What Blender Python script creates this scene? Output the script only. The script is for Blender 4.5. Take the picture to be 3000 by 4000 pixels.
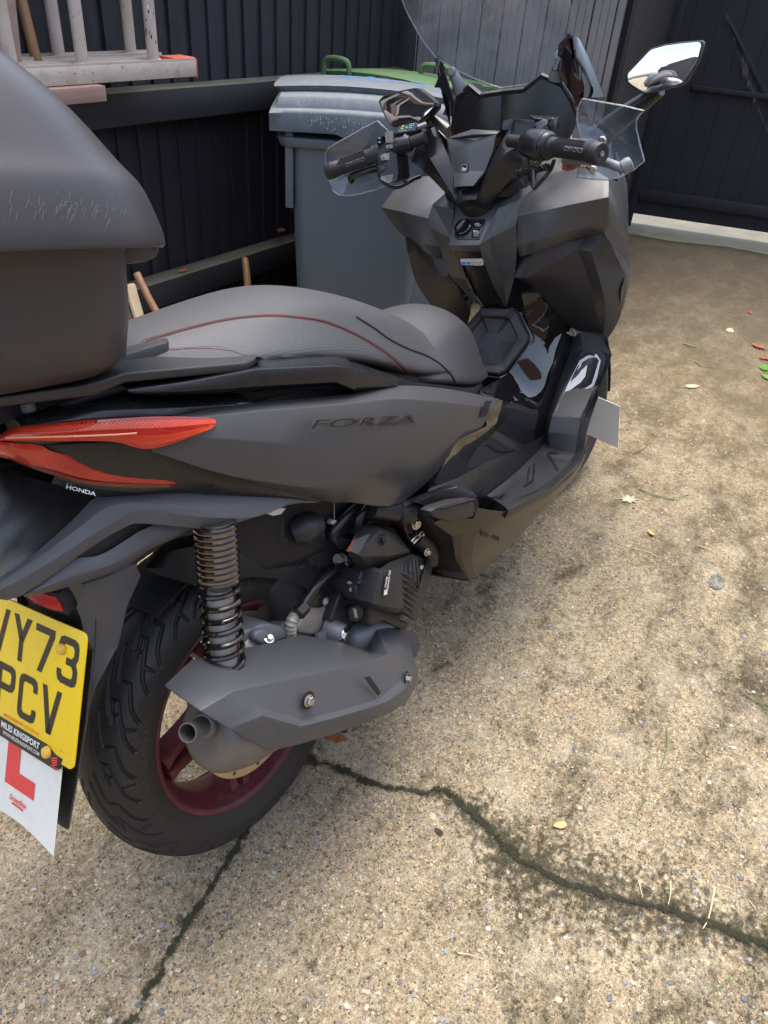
import bpy, bmesh, math, random
from mathutils import Vector, Matrix, noise
R_ = math.radians
random.seed(7)
scene = bpy.context.scene
for o in list(bpy.data.objects):
    bpy.data.objects.remove(o)

# ------------------------------------------------------------------ camera
CAM_LOC = Vector((-0.63907494, -0.62997139, 1.35468903))
RW = [Vector((0.56011073, -0.82526181, 0.07224208)),      # right
      Vector((-0.44905164, -0.37573842, -0.81066224)),    # down
      Vector((0.69615271, 0.4216202, -0.58104029))]       # forward
FOC = 2967.889
cam_data = bpy.data.cameras.new('camera')
cam = bpy.data.objects.new('camera', cam_data)
scene.collection.objects.link(cam)
cam_data.sensor_fit = 'VERTICAL'
cam_data.sensor_height = 24.0
cam_data.lens = 24.0 * FOC / 4000.0
cam_data.clip_start = 0.02
cam_data.clip_end = 500
m = Matrix.Identity(4)
for i in range(3):
    m[i][0] = RW[0][i]; m[i][1] = -RW[1][i]; m[i][2] = -RW[2][i]; m[i][3] = CAM_LOC[i]
cam.matrix_world = m
scene.camera = cam

# ------------------------------------------------------------------ light
SUN_EL, SUN_AZ = 76.0, 40.0      # the brighter part of a thinly overcast sky, beyond the fence
world = bpy.data.worlds.new('World')
scene.world = world
world.use_nodes = True
wn = world.node_tree
bg = wn.nodes['Background']
sky = wn.nodes.new('ShaderNodeTexSky')
sky.sky_type = 'NISHITA'
sky.sun_disc = False
sky.sun_elevation = R_(SUN_EL)
sky.sun_rotation = R_(90 - SUN_AZ)
sky.air_density = 1.0
sky.dust_density = 4.0
sky.ozone_density = 1.0
hsv = wn.nodes.new('ShaderNodeHueSaturation')
hsv.inputs['Saturation'].default_value = 0.8
wn.links.new(sky.outputs[0], hsv.inputs['Color'])
wn.links.new(hsv.outputs[0], bg.inputs['Color'])
bg.inputs['Strength'].default_value = 0.15
sd = bpy.data.lights.new('sun', 'SUN')
sd.energy = 0.75
sd.angle = R_(40)
sd.color = (1.0, 0.95, 0.86)
sun = bpy.data.objects.new('sun', sd)
scene.collection.objects.link(sun)
az = R_(SUN_AZ); el = R_(SUN_EL)
sdir = Vector((math.cos(az) * math.cos(el), math.sin(az) * math.cos(el), math.sin(el)))
sun.rotation_euler = sdir.to_track_quat('Z', 'Y').to_euler()
scene.view_settings.view_transform = 'Standard'
scene.view_settings.look = 'None'
scene.view_settings.exposure = 1.75
scene.view_settings.gamma = 1.0
scene.cycles.max_bounces = 8
scene.cycles.transparent_max_bounces = 16

# ------------------------------------------------------------------ frames: the scooter leans on its side stand
LEAN = -0.22878882
LIFT = 0.0018
RXm = Matrix.Rotation(LEAN, 3, 'X')
RXi = RXm.transposed()
CB = RXi @ (CAM_LOC - Vector((0, 0, LIFT)))
RB = [RXi @ r for r in RW]

class Crop:
    """a magnified region of the survey photograph; turns readings into points of known depth"""
    def __init__(s, x0, y0, k): s.x0, s.y0, s.k = x0, y0, k
    def full(s, x, y): return s.x0 + x * s.k, s.y0 + y * s.k
    def ray(s, x, y, rows):
        X, Y = s.full(x, y)
        return rows[0] * ((X - 1500) / FOC) + rows[1] * ((Y - 2000) / FOC) + rows[2]
    def Y(s, x, y, v):
        d = s.ray(x, y, RB); return CB + d * ((v - CB.y) / d.y)
    def X(s, x, y, v):
        d = s.ray(x, y, RB); return CB + d * ((v - CB.x) / d.x)
    def Z(s, x, y, v):
        d = s.ray(x, y, RB); return CB + d * ((v - CB.z) / d.z)
    def P(s, x, y, o, n):            # any plane of the scooter frame
        d = s.ray(x, y, RB); return CB + d * ((Vector(o) - CB).dot(Vector(n)) / d.dot(Vector(n)))
    def wz(s, x, y, v):
        d = s.ray(x, y, RW); return CAM_LOC + d * ((v - CAM_LOC.z) / d.z)
    def wp(s, x, y, o, n):
        d = s.ray(x, y, RW); return CAM_LOC + d * ((Vector(o) - CAM_LOC).dot(Vector(n)) / d.dot(Vector(n)))
K0 = Crop(0, 0, 1.0); KW = Crop(0, 0, 1.8083)
K1 = Crop(0, 0, .9042); K2 = Crop(1200, 0, 1.085); K3 = Crop(0, 1000, .9042); K4 = Crop(1200, 1000, 1.085)
K5 = Crop(0, 2000, 1.085); K6 = Crop(1250, 300, .42194); K7 = Crop(1900, 300, .42194); K8 = Crop(0, 2200, .54249)
K9 = Crop(1450, 700, .60277); KA = Crop(200, 2200, .66305); KB = Crop(1100, 1900, .42194); KC = Crop(2100, 1200, .5425)
KD = Crop(1500, 0, .84388); KE = Crop(0, 1500, .60277); KF = Crop(200, 0, .60277); KG = Crop(1100, 0, .90416)
KH = Crop(1000, 300, .42945); KI = Crop(2300, 0, .49716)

# ------------------------------------------------------------------ materials
MATS = {}
def nodes(m):
    m.use_nodes = True
    return m.node_tree.nodes, m.node_tree.links, m.node_tree.nodes['Principled BSDF']
def mat(name, col, rough=.5, metal=0.0, grain=0.0, gscale=900.0, dirt=None, dscale=6.0, damt=.5, rvar=0.0,
        coat=0.0, spec=.5, trans=0.0, ior=1.45, col2=None, cscale=8.0, droplets=0.0, alpha=1.0):
    m = bpy.data.materials.new(name)
    N, L, b = nodes(m)
    b.inputs['Base Color'].default_value = (*col, 1)
    b.inputs['Roughness'].default_value = rough
    b.inputs['Metallic'].default_value = metal
    b.inputs['Specular IOR Level'].default_value = spec
    b.inputs['Coat Weight'].default_value = coat
    b.inputs['Coat Roughness'].default_value = .03
    b.inputs['Transmission Weight'].default_value = trans
    b.inputs['IOR'].default_value = ior
    b.inputs['Alpha'].default_value = alpha
    tc = N.new('ShaderNodeTexCoord')
    csock = None
    if col2 is not None:
        n = N.new('ShaderNodeTexNoise'); n.inputs['Scale'].default_value = cscale; n.inputs['Detail'].default_value = 6
        n.inputs['Roughness'].default_value = .65
        L.new(tc.outputs['Object'], n.inputs['Vector'])
        r = N.new('ShaderNodeValToRGB'); r.color_ramp.elements[0].position = .38; r.color_ramp.elements[1].position = .64
        r.color_ramp.elements[0].color = (*col, 1); r.color_ramp.elements[1].color = (*col2, 1)
        L.new(n.outputs['Fac'], r.inputs['Fac']); csock = r.outputs['Color']
    if dirt is not None:
        n = N.new('ShaderNodeTexNoise'); n.inputs['Scale'].default_value = dscale; n.inputs['Detail'].default_value = 9
        n.inputs['Roughness'].default_value = .75
        L.new(tc.outputs['Object'], n.inputs['Vector'])
        r = N.new('ShaderNodeMapRange'); r.inputs[1].default_value = .5; r.inputs[2].default_value = .78
        r.inputs[3].default_value = 0; r.inputs[4].default_value = damt
        L.new(n.outputs['Fac'], r.inputs[0])
        mx = N.new('ShaderNodeMix'); mx.data_type = 'RGBA'
        mx.inputs['A'].default_value = (*col, 1); mx.inputs['B'].default_value = (*dirt, 1)
        if csock: L.new(csock, mx.inputs['A'])
        L.new(r.outputs[0], mx.inputs['Factor']); csock = mx.outputs['Result']
    if csock: L.new(csock, b.inputs['Base Color'])
    if rvar:
        n = N.new('ShaderNodeTexNoise'); n.inputs['Scale'].default_value = 14; n.inputs['Detail'].default_value = 5
        L.new(tc.outputs['Object'], n.inputs['Vector'])
        r = N.new('ShaderNodeMapRange'); r.inputs[3].default_value = rough - rvar; r.inputs[4].default_value = rough + rvar
        r.inputs[1].default_value = .3; r.inputs[2].default_value = .7
        L.new(n.outputs['Fac'], r.inputs[0]); L.new(r.outputs[0], b.inputs['Roughness'])
    nrm = None
    if grain:
        n = N.new('ShaderNodeTexNoise'); n.inputs['Scale'].default_value = gscale; n.inputs['Detail'].default_value = 2
        L.new(tc.outputs['Object'], n.inputs['Vector'])
        bp = N.new('ShaderNodeBump'); bp.inputs['Strength'].default_value = grain; bp.inputs['Distance'].default_value = .001
        L.new(n.outputs['Fac'], bp.inputs['Height']); nrm = bp.outputs['Normal']
    if nrm: L.new(nrm, b.inputs['Normal'])
    MATS[name] = m
    return m
M = {}
M['matte'] = mat('matte_grey_paint', (.058, .058, .059), .33, .1, .05, 1500, dirt=(.09, .08, .07), dscale=9, damt=.22, rvar=.06)
M['satin'] = mat('satin_black_plastic', (.0125, .0125, .0135), .27, 0, .06, 1200, dirt=(.05, .048, .044), dscale=12, damt=.3, rvar=.06)
M['tex'] = mat('textured_black_plastic', (.026, .026, .027), .42, 0, .45, 1100, dirt=(.06, .055, .05), dscale=10, damt=.35)
M['gloss'] = mat('gloss_black_plastic', (.006, .006, .007), .04, 0, 0, coat=.5, dirt=(.04, .03, .02), dscale=25, damt=.12)
M['greyp'] = mat('grey_tail_plastic', (.080, .080, .084), .40, .12, .35, 1200, dirt=(.11, .10, .09), dscale=9, damt=.3)
M['darkin'] = mat('black_inner_plastic', (.011, .011, .0115), .6, 0, .3, 300, dirt=(.035, .03, .024), dscale=20, damt=.5)
M['box'] = mat('charcoal_box_plastic', (.046, .042, .044), .33, .08, .25, 1300, dirt=(.09, .085, .08), dscale=5, damt=.25, rvar=.05)
M['rubber'] = mat('tyre_rubber', (.020, .019, .018), .58, 0, .35, 500, dirt=(.05, .045, .036), dscale=14, damt=.4)
M['grip'] = mat('grip_rubber', (.018, .018, .019), .5, 0, .3, 900)
M['red'] = mat('dark_red_rim_paint', (.105, .018, .026), .45, .1, .1, 600, dirt=(.14, .085, .075), dscale=9, damt=.9)
M['steel'] = mat('bright_steel', (.55, .53, .50), .25, 1, .1, 300, dirt=(.20, .13, .08), dscale=60, damt=.5)
M['disc'] = mat('brake_disc_steel', (.50, .43, .32), .30, 1, .15, 700, dirt=(.22, .16, .1), dscale=30, damt=.5)
M['alu'] = mat('dusty_cast_alloy', (.42, .39, .33), .55, .35, .4, 200, dirt=(.13, .10, .07), dscale=18, damt=.8)
M['castgrey'] = mat('grey_painted_casting', (.17, .18, .195), .5, .3, .3, 300, dirt=(.15, .13, .10), dscale=18, damt=.6)
M['muffler'] = mat('grey_muffler_paint', (.14, .135, .13), .45, .4, .1, 300, dirt=(.25, .18, .11), dscale=9, damt=.5, rvar=.08)
M['shield'] = mat('muffler_cover_plastic', (.072, .075, .083), .40, .15, .35, 700, dirt=(.10, .095, .09), dscale=8, damt=.35)
M['spring'] = mat('black_spring_paint', (.006, .006, .006), .15, 0, 0, coat=.4, dirt=(.30, .13, .045), dscale=90, damt=.25)
M['seat'] = mat('seat_vinyl', (.050, .050, .052), .5, 0, .5, 1600, dirt=(.06, .055, .05), dscale=7, damt=.2)
M['thread'] = mat('red_thread', (.26, .045, .03), .7)
M['lampred'] = mat('red_lamp_lens', (.34, .010, .007), .12, 0, 0, coat=.7, col2=(.46, .030, .012), cscale=22)
M['lampdark'] = mat('dark_red_lamp_lens', (.10, .004, .006), .1, 0, 0, coat=.6)
M['yellow'] = mat('yellow_plate', (.86, .58, .0), .3, 0, 0, coat=.3, dirt=(.6, .38, .02), dscale=40, damt=.25)
M['ink'] = mat('black_plate_ink', (.012, .011, .009), .4, 0, 0, dirt=(.12, .08, .01), dscale=500, damt=.5)
M['white'] = mat('white_plastic_sheet', (.72, .72, .66), .35, 0, 0, dirt=(.45, .42, .34), dscale=15, damt=.3)
M['lred'] = mat('learner_red', (.72, .045, .05), .35)
M['whiteink'] = mat('white_ink', (.7, .7, .68), .45)
M['orange'] = mat('orange_sticker', (.75, .10, .01), .45)
M['ink_yellow'] = mat('yellow_ink', (.8, .5, .02), .45)
M['buttonw'] = mat('pale_button', (.46, .45, .42), .4)
M['mirror'] = mat('mirror_glass', (.9, .9, .92), .01, 1)
M['silver'] = mat('chrome_badge', (.6, .6, .62), .12, 1)
M['blue'] = mat('blue_ink', (.02, .14, .5), .4)
M['green_ink'] = mat('green_ink', (.02, .5, .35), .4)
M['lcd'] = mat('lcd_glass', (.03, .045, .05), .08, 0, 0, coat=.5)
M['rust'] = mat('rusty_steel', (.22, .07, .03), .75, .1, .5, 200, col2=(.09, .03, .015), cscale=60)
M['oldyellow'] = mat('faded_yellow_cap', (.75, .45, .06), .45)
def glassy(name, tint, rough=.02, alpha=.14):
    m = bpy.data.materials.new(name)
    N, L, b = nodes(m)
    N.remove(b)
    out = N['Material Output']
    t = N.new('ShaderNodeBsdfTransparent'); t.inputs[0].default_value = (*tint, 1)
    g = N.new('ShaderNodeBsdfGlossy'); g.inputs['Roughness'].default_value = rough
    d = N.new('ShaderNodeBsdfDiffuse'); d.inputs[0].default_value = (.42, .44, .47, 1)
    lw = N.new('ShaderNodeLayerWeight'); lw.inputs[0].default_value = .5
    pw = N.new('ShaderNodeMath'); pw.operation = 'POWER'; pw.inputs[1].default_value = 4.0; L.new(lw.outputs['Facing'], pw.inputs[0])
    fr = N.new('ShaderNodeMapRange'); fr.inputs[3].default_value = .05; fr.inputs[4].default_value = .6; L.new(pw.outputs[0], fr.inputs[0])
    tc = N.new('ShaderNodeTexCoord'); n = N.new('ShaderNodeTexNoise'); n.inputs['Scale'].default_value = 9
    n.inputs['Detail'].default_value = 8; n.inputs['Roughness'].default_value = .7
    L.new(tc.outputs['Object'], n.inputs['Vector'])
    mr = N.new('ShaderNodeMapRange'); mr.inputs[1].default_value = .4; mr.inputs[2].default_value = .8
    mr.inputs[3].default_value = .01; mr.inputs[4].default_value = alpha
    L.new(n.outputs['Fac'], mr.inputs[0])
    mr.inputs[3].default_value = alpha * .25
    m1 = N.new('ShaderNodeMixShader'); L.new(mr.outputs[0], m1.inputs[0]); L.new(t.outputs[0], m1.inputs[1]); L.new(d.outputs[0], m1.inputs[2])
    m2 = N.new('ShaderNodeMixShader'); L.new(fr.outputs[0], m2.inputs[0]); L.new(m1.outputs[0], m2.inputs[1]); L.new(g.outputs[0], m2.inputs[2])
    L.new(m2.outputs[0], out.inputs[0])
    return m
M['clear'] = glassy('clear_acrylic', (.93, .95, .97), .02, .40)
M['smoke'] = glassy('smoked_acrylic', (.74, .78, .82), .03, .16)

# ------------------------------------------------------------------ mesh helpers
COL = scene.collection
def link(name, me, material=None, parent=None, smooth=True):
    o = bpy.data.objects.new(name, me)
    COL.objects.link(o)
    if material is not None and not me.materials: me.materials.append(material)
    if smooth:
        me.polygons.foreach_set('use_smooth', [True] * len(me.polygons))
        try: me.set_sharp_from_angle(angle=R_(smooth if smooth is not True else 34))
        except Exception: pass
    if parent is not None: o.parent = parent
    return o
def mesh(name, verts, faces):
    me = bpy.data.meshes.new(name)
    me.from_pydata([tuple(v) for v in verts], [], faces)
    bm = bmesh.new(); bm.from_mesh(me)
    bmesh.ops.recalc_face_normals(bm, faces=bm.faces)
    bm.to_mesh(me); bm.free()
    return me
def apply_mods(o):
    dg = bpy.context.evaluated_depsgraph_get()
    me = bpy.data.meshes.new_from_object(o.evaluated_get(dg), depsgraph=dg)
    o.modifiers.clear(); o.data = me
    return o
class Buf:
    """collects shapes into one mesh"""
    def __init__(s): s.v = []; s.f = []
    def add(s, vs, fs):
        k = len(s.v); s.v += [Vector(v) for v in vs]; s.f += [tuple(i + k for i in f) for f in fs]; return s
    def box(s, c, size, rot=None):
        c = Vector(c); hx, hy, hz = [q / 2 for q in size]
        vs = [Vector((x, y, z)) for x in (-hx, hx) for y in (-hy, hy) for z in (-hz, hz)]
        if rot is not None: vs = [rot @ v for v in vs]
        return s.add([c + v for v in vs], [(0, 1, 3, 2), (4, 6, 7, 5), (0, 4, 5, 1), (2, 3, 7, 6), (0, 2, 6, 4), (1, 5, 7, 3)])
    def tube(s, pts, r, n=10, cap=True):
        pts = [Vector(p) for p in pts]
        rs = r if isinstance(r, (list, tuple)) else [r] * len(pts)
        T = []
        for i in range(len(pts)):
            a = pts[max(0, i - 1)]; b = pts[min(len(pts) - 1, i + 1)]
            t = (b - a); T.append(t.normalized() if t.length > 1e-9 else Vector((0, 0, 1)))
        u = T[0].orthogonal().normalized(); vs = []
        for i, p in enumerate(pts):
            u = (u - T[i] * u.dot(T[i])).normalized(); w = T[i].cross(u)
            vs += [p + (u * math.cos(2 * math.pi * k / n) + w * math.sin(2 * math.pi * k / n)) * rs[i] for k in range(n)]
        fs = [(i * n + k, i * n + (k + 1) % n, (i + 1) * n + (k + 1) % n, (i + 1) * n + k) for i in range(len(pts) - 1) for k in range(n)]
        if cap:
            fs.append(tuple(range(n))[::-1]); fs.append(tuple((len(pts) - 1) * n + k for k in range(n)))
        return s.add(vs, fs)
    def prism(s, poly, d):
        """polygon points extruded by vector d"""
        poly = [Vector(p) for p in poly]; d = Vector(d); n = len(poly)
        return s.add(poly + [p + d for p in poly], [tuple(range(n))[::-1], tuple(range(n, 2 * n))] +
                     [(i, (i + 1) % n, n + (i + 1) % n, n + i) for i in range(n)])
    def rings(s, rings, close=True, cap0=True, cap1=True):
        n = len(rings[0]); vs = [p for r in rings for p in r]; fs = []
        for i in range(len(rings) - 1):
            for k in range(n if close else n - 1):
                fs.append((i * n + k, i * n + (k + 1) % n, (i + 1) * n + (k + 1) % n, (i + 1) * n + k))
        if cap0 and close: fs.append(tuple(range(n))[::-1])
        if cap1 and close: fs.append(tuple((len(rings) - 1) * n + k for k in range(n)))
        return s.add(vs, fs)
    def build(s, name, material, parent=None, bevel=0, segs=2, sub=0, smooth=True, mirror=False, solid=0, ang=28):
        vs = [Vector((v.x, -v.y, v.z)) for v in s.v] if mirror else s.v
        o = link(name, mesh(name, vs, s.f), material, parent, smooth)
        if solid:
            q = o.modifiers.new('s', 'SOLIDIFY'); q.thickness = solid; q.offset = 0
        if bevel:
            q = o.modifiers.new('b', 'BEVEL'); q.width = bevel; q.segments = segs; q.limit_method = 'ANGLE'; q.angle_limit = R_(ang)
            q.harden_normals = False
        if sub:
            q = o.modifiers.new('u', 'SUBSURF'); q.levels = q.render_levels = sub
        if solid or bevel or sub:
            apply_mods(o)
            if smooth:
                o.data.polygons.foreach_set('use_smooth', [True] * len(o.data.polygons))
                o.data.set_sharp_from_angle(angle=R_(35 if bevel and not sub else 60))
        return o
def tag(o, label, cat, group=None, kind=None):
    if label: o['label'] = label
    if cat: o['category'] = cat
    if group: o['group'] = group
    if kind: o['kind'] = kind
    return o
def empty(name, loc=(0, 0, 0)):
    o = bpy.data.objects.new(name, None); COL.objects.link(o); o.location = loc; o.empty_display_size = .1; return o
def lathe_y(profile, n=64, c=(0, 0, 0), a0=0, a1=2 * math.pi):
    """profile of (radius, y) turned about the Y axis through c"""
    c = Vector(c); rings = []
    for i in range(n):
        a = a0 + (a1 - a0) * i / n
        rings.append([c + Vector((r * math.cos(a), y, r * math.sin(a))) for r, y in profile])
    m_ = len(profile); vs = [p for r in rings for p in r]; fs = []
    for i in range(n):
        for k in range(m_ - 1):
            j = (i + 1) % n
            fs.append((i * m_ + k, i * m_ + k + 1, j * m_ + k + 1, j * m_ + k))
    return vs, fs
def frame_of(axis, up=(0, 0, 1)):
    a = Vector(axis).normalized(); u = Vector(up); u = (u - a * u.dot(a)).normalized(); w = a.cross(u)
    return a, u, w
def lathe_axis(profile, p0, axis, n=32):
    """profile (dist along axis, radius)"""
    a, u, w = frame_of(axis, Vector(axis).orthogonal()); p0 = Vector(p0)
    return [[p0 + a * t + (u * math.cos(2 * math.pi * k / n) + w * math.sin(2 * math.pi * k / n)) * r for k in range(n)] for t, r in profile]
def spline(pts, n=8):
    pts = [Vector(p) for p in pts]; out = []
    for i in range(len(pts) - 1):
        p0 = pts[max(i - 1, 0)]; p1 = pts[i]; p2 = pts[i + 1]; p3 = pts[min(i + 2, len(pts) - 1)]
        for k in range(n):
            t = k / n
            out.append(.5 * ((2 * p1) + (p2 - p0) * t + (2 * p0 - 5 * p1 + 4 * p2 - p3) * t * t + (3 * p1 - p0 - 3 * p2 + p3) * t ** 3))
    out.append(pts[-1]); return out
def text(body, origin, xdir, up, h, material, parent, name='lettering', th=.0004, align='LEFT', stretch=1.0, bold=0.0, shear=0.0):
    cu = bpy.data.curves.new(name, 'FONT'); cu.body = body; cu.size = 1.0; cu.extrude = 0
    cu.offset = bold; cu.align_x = align; cu.shear = shear; cu.resolution_u = 3
    t = bpy.data.objects.new(name, cu); COL.objects.link(t)
    dg = bpy.context.evaluated_depsgraph_get()
    me = bpy.data.meshes.new_from_object(t.evaluated_get(dg), depsgraph=dg)
    bpy.data.objects.remove(t)
    x = Vector(xdir).normalized(); u = Vector(up); u = (u - x * u.dot(x)).normalized(); n = x.cross(u)
    k = h / .7
    for v in me.vertices:
        v.co = Vector(origin) + x * (v.co.x * k * stretch) + u * (v.co.y * k) + n * th
    me.name = name; me.materials.clear(); me.materials.append(material)
    return link(name, me, None, parent, smooth=False)
def drape(o, f):
    for v in o.data.vertices: v.co = f(v.co)
    return o
# ================================================================== the setting
def attr_noise(N, L, vec, scale, detail=6, rough=.6):
    n = N.new('ShaderNodeTexNoise'); n.inputs['Scale'].default_value = scale; n.inputs['Detail'].default_value = detail
    n.inputs['Roughness'].default_value = rough; L.new(vec, n.inputs['Vector']); return n.outputs['Fac']
def ramp(N, L, fac, stops):
    r = N.new('ShaderNodeValToRGB'); e = r.color_ramp.elements
    while len(e) < len(stops): e.new(.5)
    for i, (p, c) in enumerate(stops): e[i].position = p; e[i].color = (*c, 1) if len(c) == 3 else c
    L.new(fac, r.inputs['Fac']); return r.outputs['Color']
def mixc(N, L, f, a, b, mode='MIX'):
    x = N.new('ShaderNodeMix'); x.data_type = 'RGBA'; x.blend_type = mode
    for s, v in (('Factor', f), ('A', a), ('B', b)):
        if isinstance(v, (int, float)): x.inputs[s].default_value = v
        elif isinstance(v, tuple): x.inputs[s].default_value = (*v, 1)
        else: L.new(v, x.inputs[s])
    return x.outputs['Result']
def maprange(N, L, f, a, b, c=0., d=1.):
    r = N.new('ShaderNodeMapRange'); L.new(f, r.inputs[0])
    for i, v in enumerate((a, b, c, d)): r.inputs[i + 1].default_value = v
    return r.outputs[0]
def math_(N, L, op, a, b=0.):
    r = N.new('ShaderNodeMath'); r.operation = op
    for i, v in enumerate((a, b)):
        if isinstance(v, (int, float)): r.inputs[i].default_value = v
        else: L.new(v, r.inputs[i])
    return r.outputs[0]

def ground_material():
    m = bpy.data.materials.new('exposed_aggregate_concrete')
    N, L, b = nodes(m)
    tc = N.new('ShaderNodeTexCoord'); V = tc.outputs['Object']
    cement = ramp(N, L, attr_noise(N, L, V, 75, 9, .8), [(.30, (.085, .062, .032)), (.44, (.235, .185, .115)), (.56, (.39, .33, .225)), (.70, (.62, .55, .42))])
    h = None; col = cement
    stones = [(330, .50, .30), (175, .44, .33), (92, .30, .28)]
    for i, (sc, thr, lift) in enumerate(stones):
        v = N.new('ShaderNodeTexVoronoi'); v.inputs['Scale'].default_value = sc; v.inputs['Randomness'].default_value = 1
        w = N.new('ShaderNodeMixRGB'); w.blend_type = 'ADD'; w.inputs[0].default_value = .012 / (i + 1)
        nz = N.new('ShaderNodeTexNoise'); nz.inputs['Scale'].default_value = sc * .7
        L.new(V, nz.inputs['Vector']); L.new(V, w.inputs[1]); L.new(nz.outputs['Color'], w.inputs[2]); L.new(w.outputs[0], v.inputs['Vector'])
        sep = N.new('ShaderNodeSeparateColor'); L.new(v.outputs['Color'], sep.inputs[0])
        keep = maprange(N, L, sep.outputs['Red'], .44 + .12 * i, .47 + .12 * i)
        inside = maprange(N, L, v.outputs['Distance'], thr, thr - .12)
        mask = math_(N, L, 'MULTIPLY', keep, inside)
        sc_ = ramp(N, L, sep.outputs['Green'], [(.0, (.045, .038, .032)), (.2, (.13, .11, .09)), (.38, (.27, .18, .10)), (.55, (.46, .38, .27)), (.72, (.17, .165, .17)), (.86, (.74, .67, .54)), (1., (.42, .22, .10))])
        col = mixc(N, L, mask, col, sc_)
        hh = math_(N, L, 'MULTIPLY', mask, lift)
        dome = math_(N, L, 'MULTIPLY', hh, maprange(N, L, v.outputs['Distance'], 0, thr, 1., .4))
        h = dome if h is None else math_(N, L, 'ADD', h, dome)
    fine = attr_noise(N, L, V, 420, 4, .7)
    h = math_(N, L, 'ADD', h, math_(N, L, 'MULTIPLY', fine, .35))
    # dark pits between the stones
    pit = attr_noise(N, L, V, 150, 5, .8)
    col = mixc(N, L, maprange(N, L, pit, .38, .28), col, (.035, .028, .015))
    # algae and grime: long blotches, denser to the right and towards the gate
    mp = N.new('ShaderNodeMapping'); mp.inputs['Rotation'].default_value = (0, 0, R_(-58)); mp.inputs['Scale'].default_value = (1.0, 2.4, 1)
    L.new(V, mp.inputs['Vector'])
    gr = attr_noise(N, L, mp.outputs[0], 3.2, 10, .72)
    g2 = attr_noise(N, L, V, 28, 8, .8)
    sepv = N.new('ShaderNodeSeparateXYZ'); L.new(V, sepv.inputs[0])
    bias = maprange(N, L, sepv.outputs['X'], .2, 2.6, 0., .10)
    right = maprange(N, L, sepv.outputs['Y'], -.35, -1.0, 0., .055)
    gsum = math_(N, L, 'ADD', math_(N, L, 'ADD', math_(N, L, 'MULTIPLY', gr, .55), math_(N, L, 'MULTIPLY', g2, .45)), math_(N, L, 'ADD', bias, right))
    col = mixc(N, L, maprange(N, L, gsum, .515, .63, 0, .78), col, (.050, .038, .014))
    for sc_n, th_n, am_n in ((120, .60, .9), (48, .595, .85), (20, .60, .7)):
        sm = attr_noise(N, L, V, sc_n, 6, .8)
        mixn = math_(N, L, 'ADD', math_(N, L, 'MULTIPLY', sm, .72), math_(N, L, 'MULTIPLY', math_(N, L, 'ADD', gr, math_(N, L, 'MULTIPLY', right, 1.5)), .30))
        col = mixc(N, L, maprange(N, L, mixn, th_n - .02, th_n + .02, 0, am_n), col, (.040, .032, .015))
    lt = attr_noise(N, L, V, 6.5, 6, .7)
    col = mixc(N, L, maprange(N, L, lt, .50, .66, 0, .30), col, (.60, .54, .42))
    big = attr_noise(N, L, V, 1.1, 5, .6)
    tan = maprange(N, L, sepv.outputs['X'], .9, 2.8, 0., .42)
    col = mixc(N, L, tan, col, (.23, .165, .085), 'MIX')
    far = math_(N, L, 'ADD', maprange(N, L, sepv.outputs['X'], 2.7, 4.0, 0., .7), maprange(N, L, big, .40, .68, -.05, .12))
    col = mixc(N, L, far, col, (.045, .032, .018), 'MIX')  # the gate's shade, along with dirt and damp, is painted into this colour
    # pale weathered centre of the slab
    col = mixc(N, L, 1.0, col, (1.0, .972, .89), 'MULTIPLY')
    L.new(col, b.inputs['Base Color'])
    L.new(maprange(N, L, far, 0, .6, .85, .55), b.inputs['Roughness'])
    bp = N.new('ShaderNodeBump'); bp.inputs['Strength'].default_value = 1.0; bp.inputs['Distance'].default_value = .006
    L.new(h, bp.inputs['Height']); L.new(bp.outputs[0], b.inputs['Normal'])
    return m
G = Buf()
GMAT = ground_material()
n_ = 40
ext = [-60, -20, -6, -3] + [-2 + .15 * i for i in range(50)] + [6, 8, 12, 25, 60]
ext = sorted(set(round(e, 3) for e in ext))
vs = [(x, y, (0 if x < 0 else 0) ) for x in ext for y in ext]
k_ = len(ext)
G.add(vs, [(i * k_ + j, (i + 1) * k_ + j, (i + 1) * k_ + j + 1, i * k_ + j + 1) for i in range(k_ - 1) for j in range(k_ - 1)])
tag(G.build('ground', GMAT, smooth=False), None, None, kind='structure')

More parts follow.
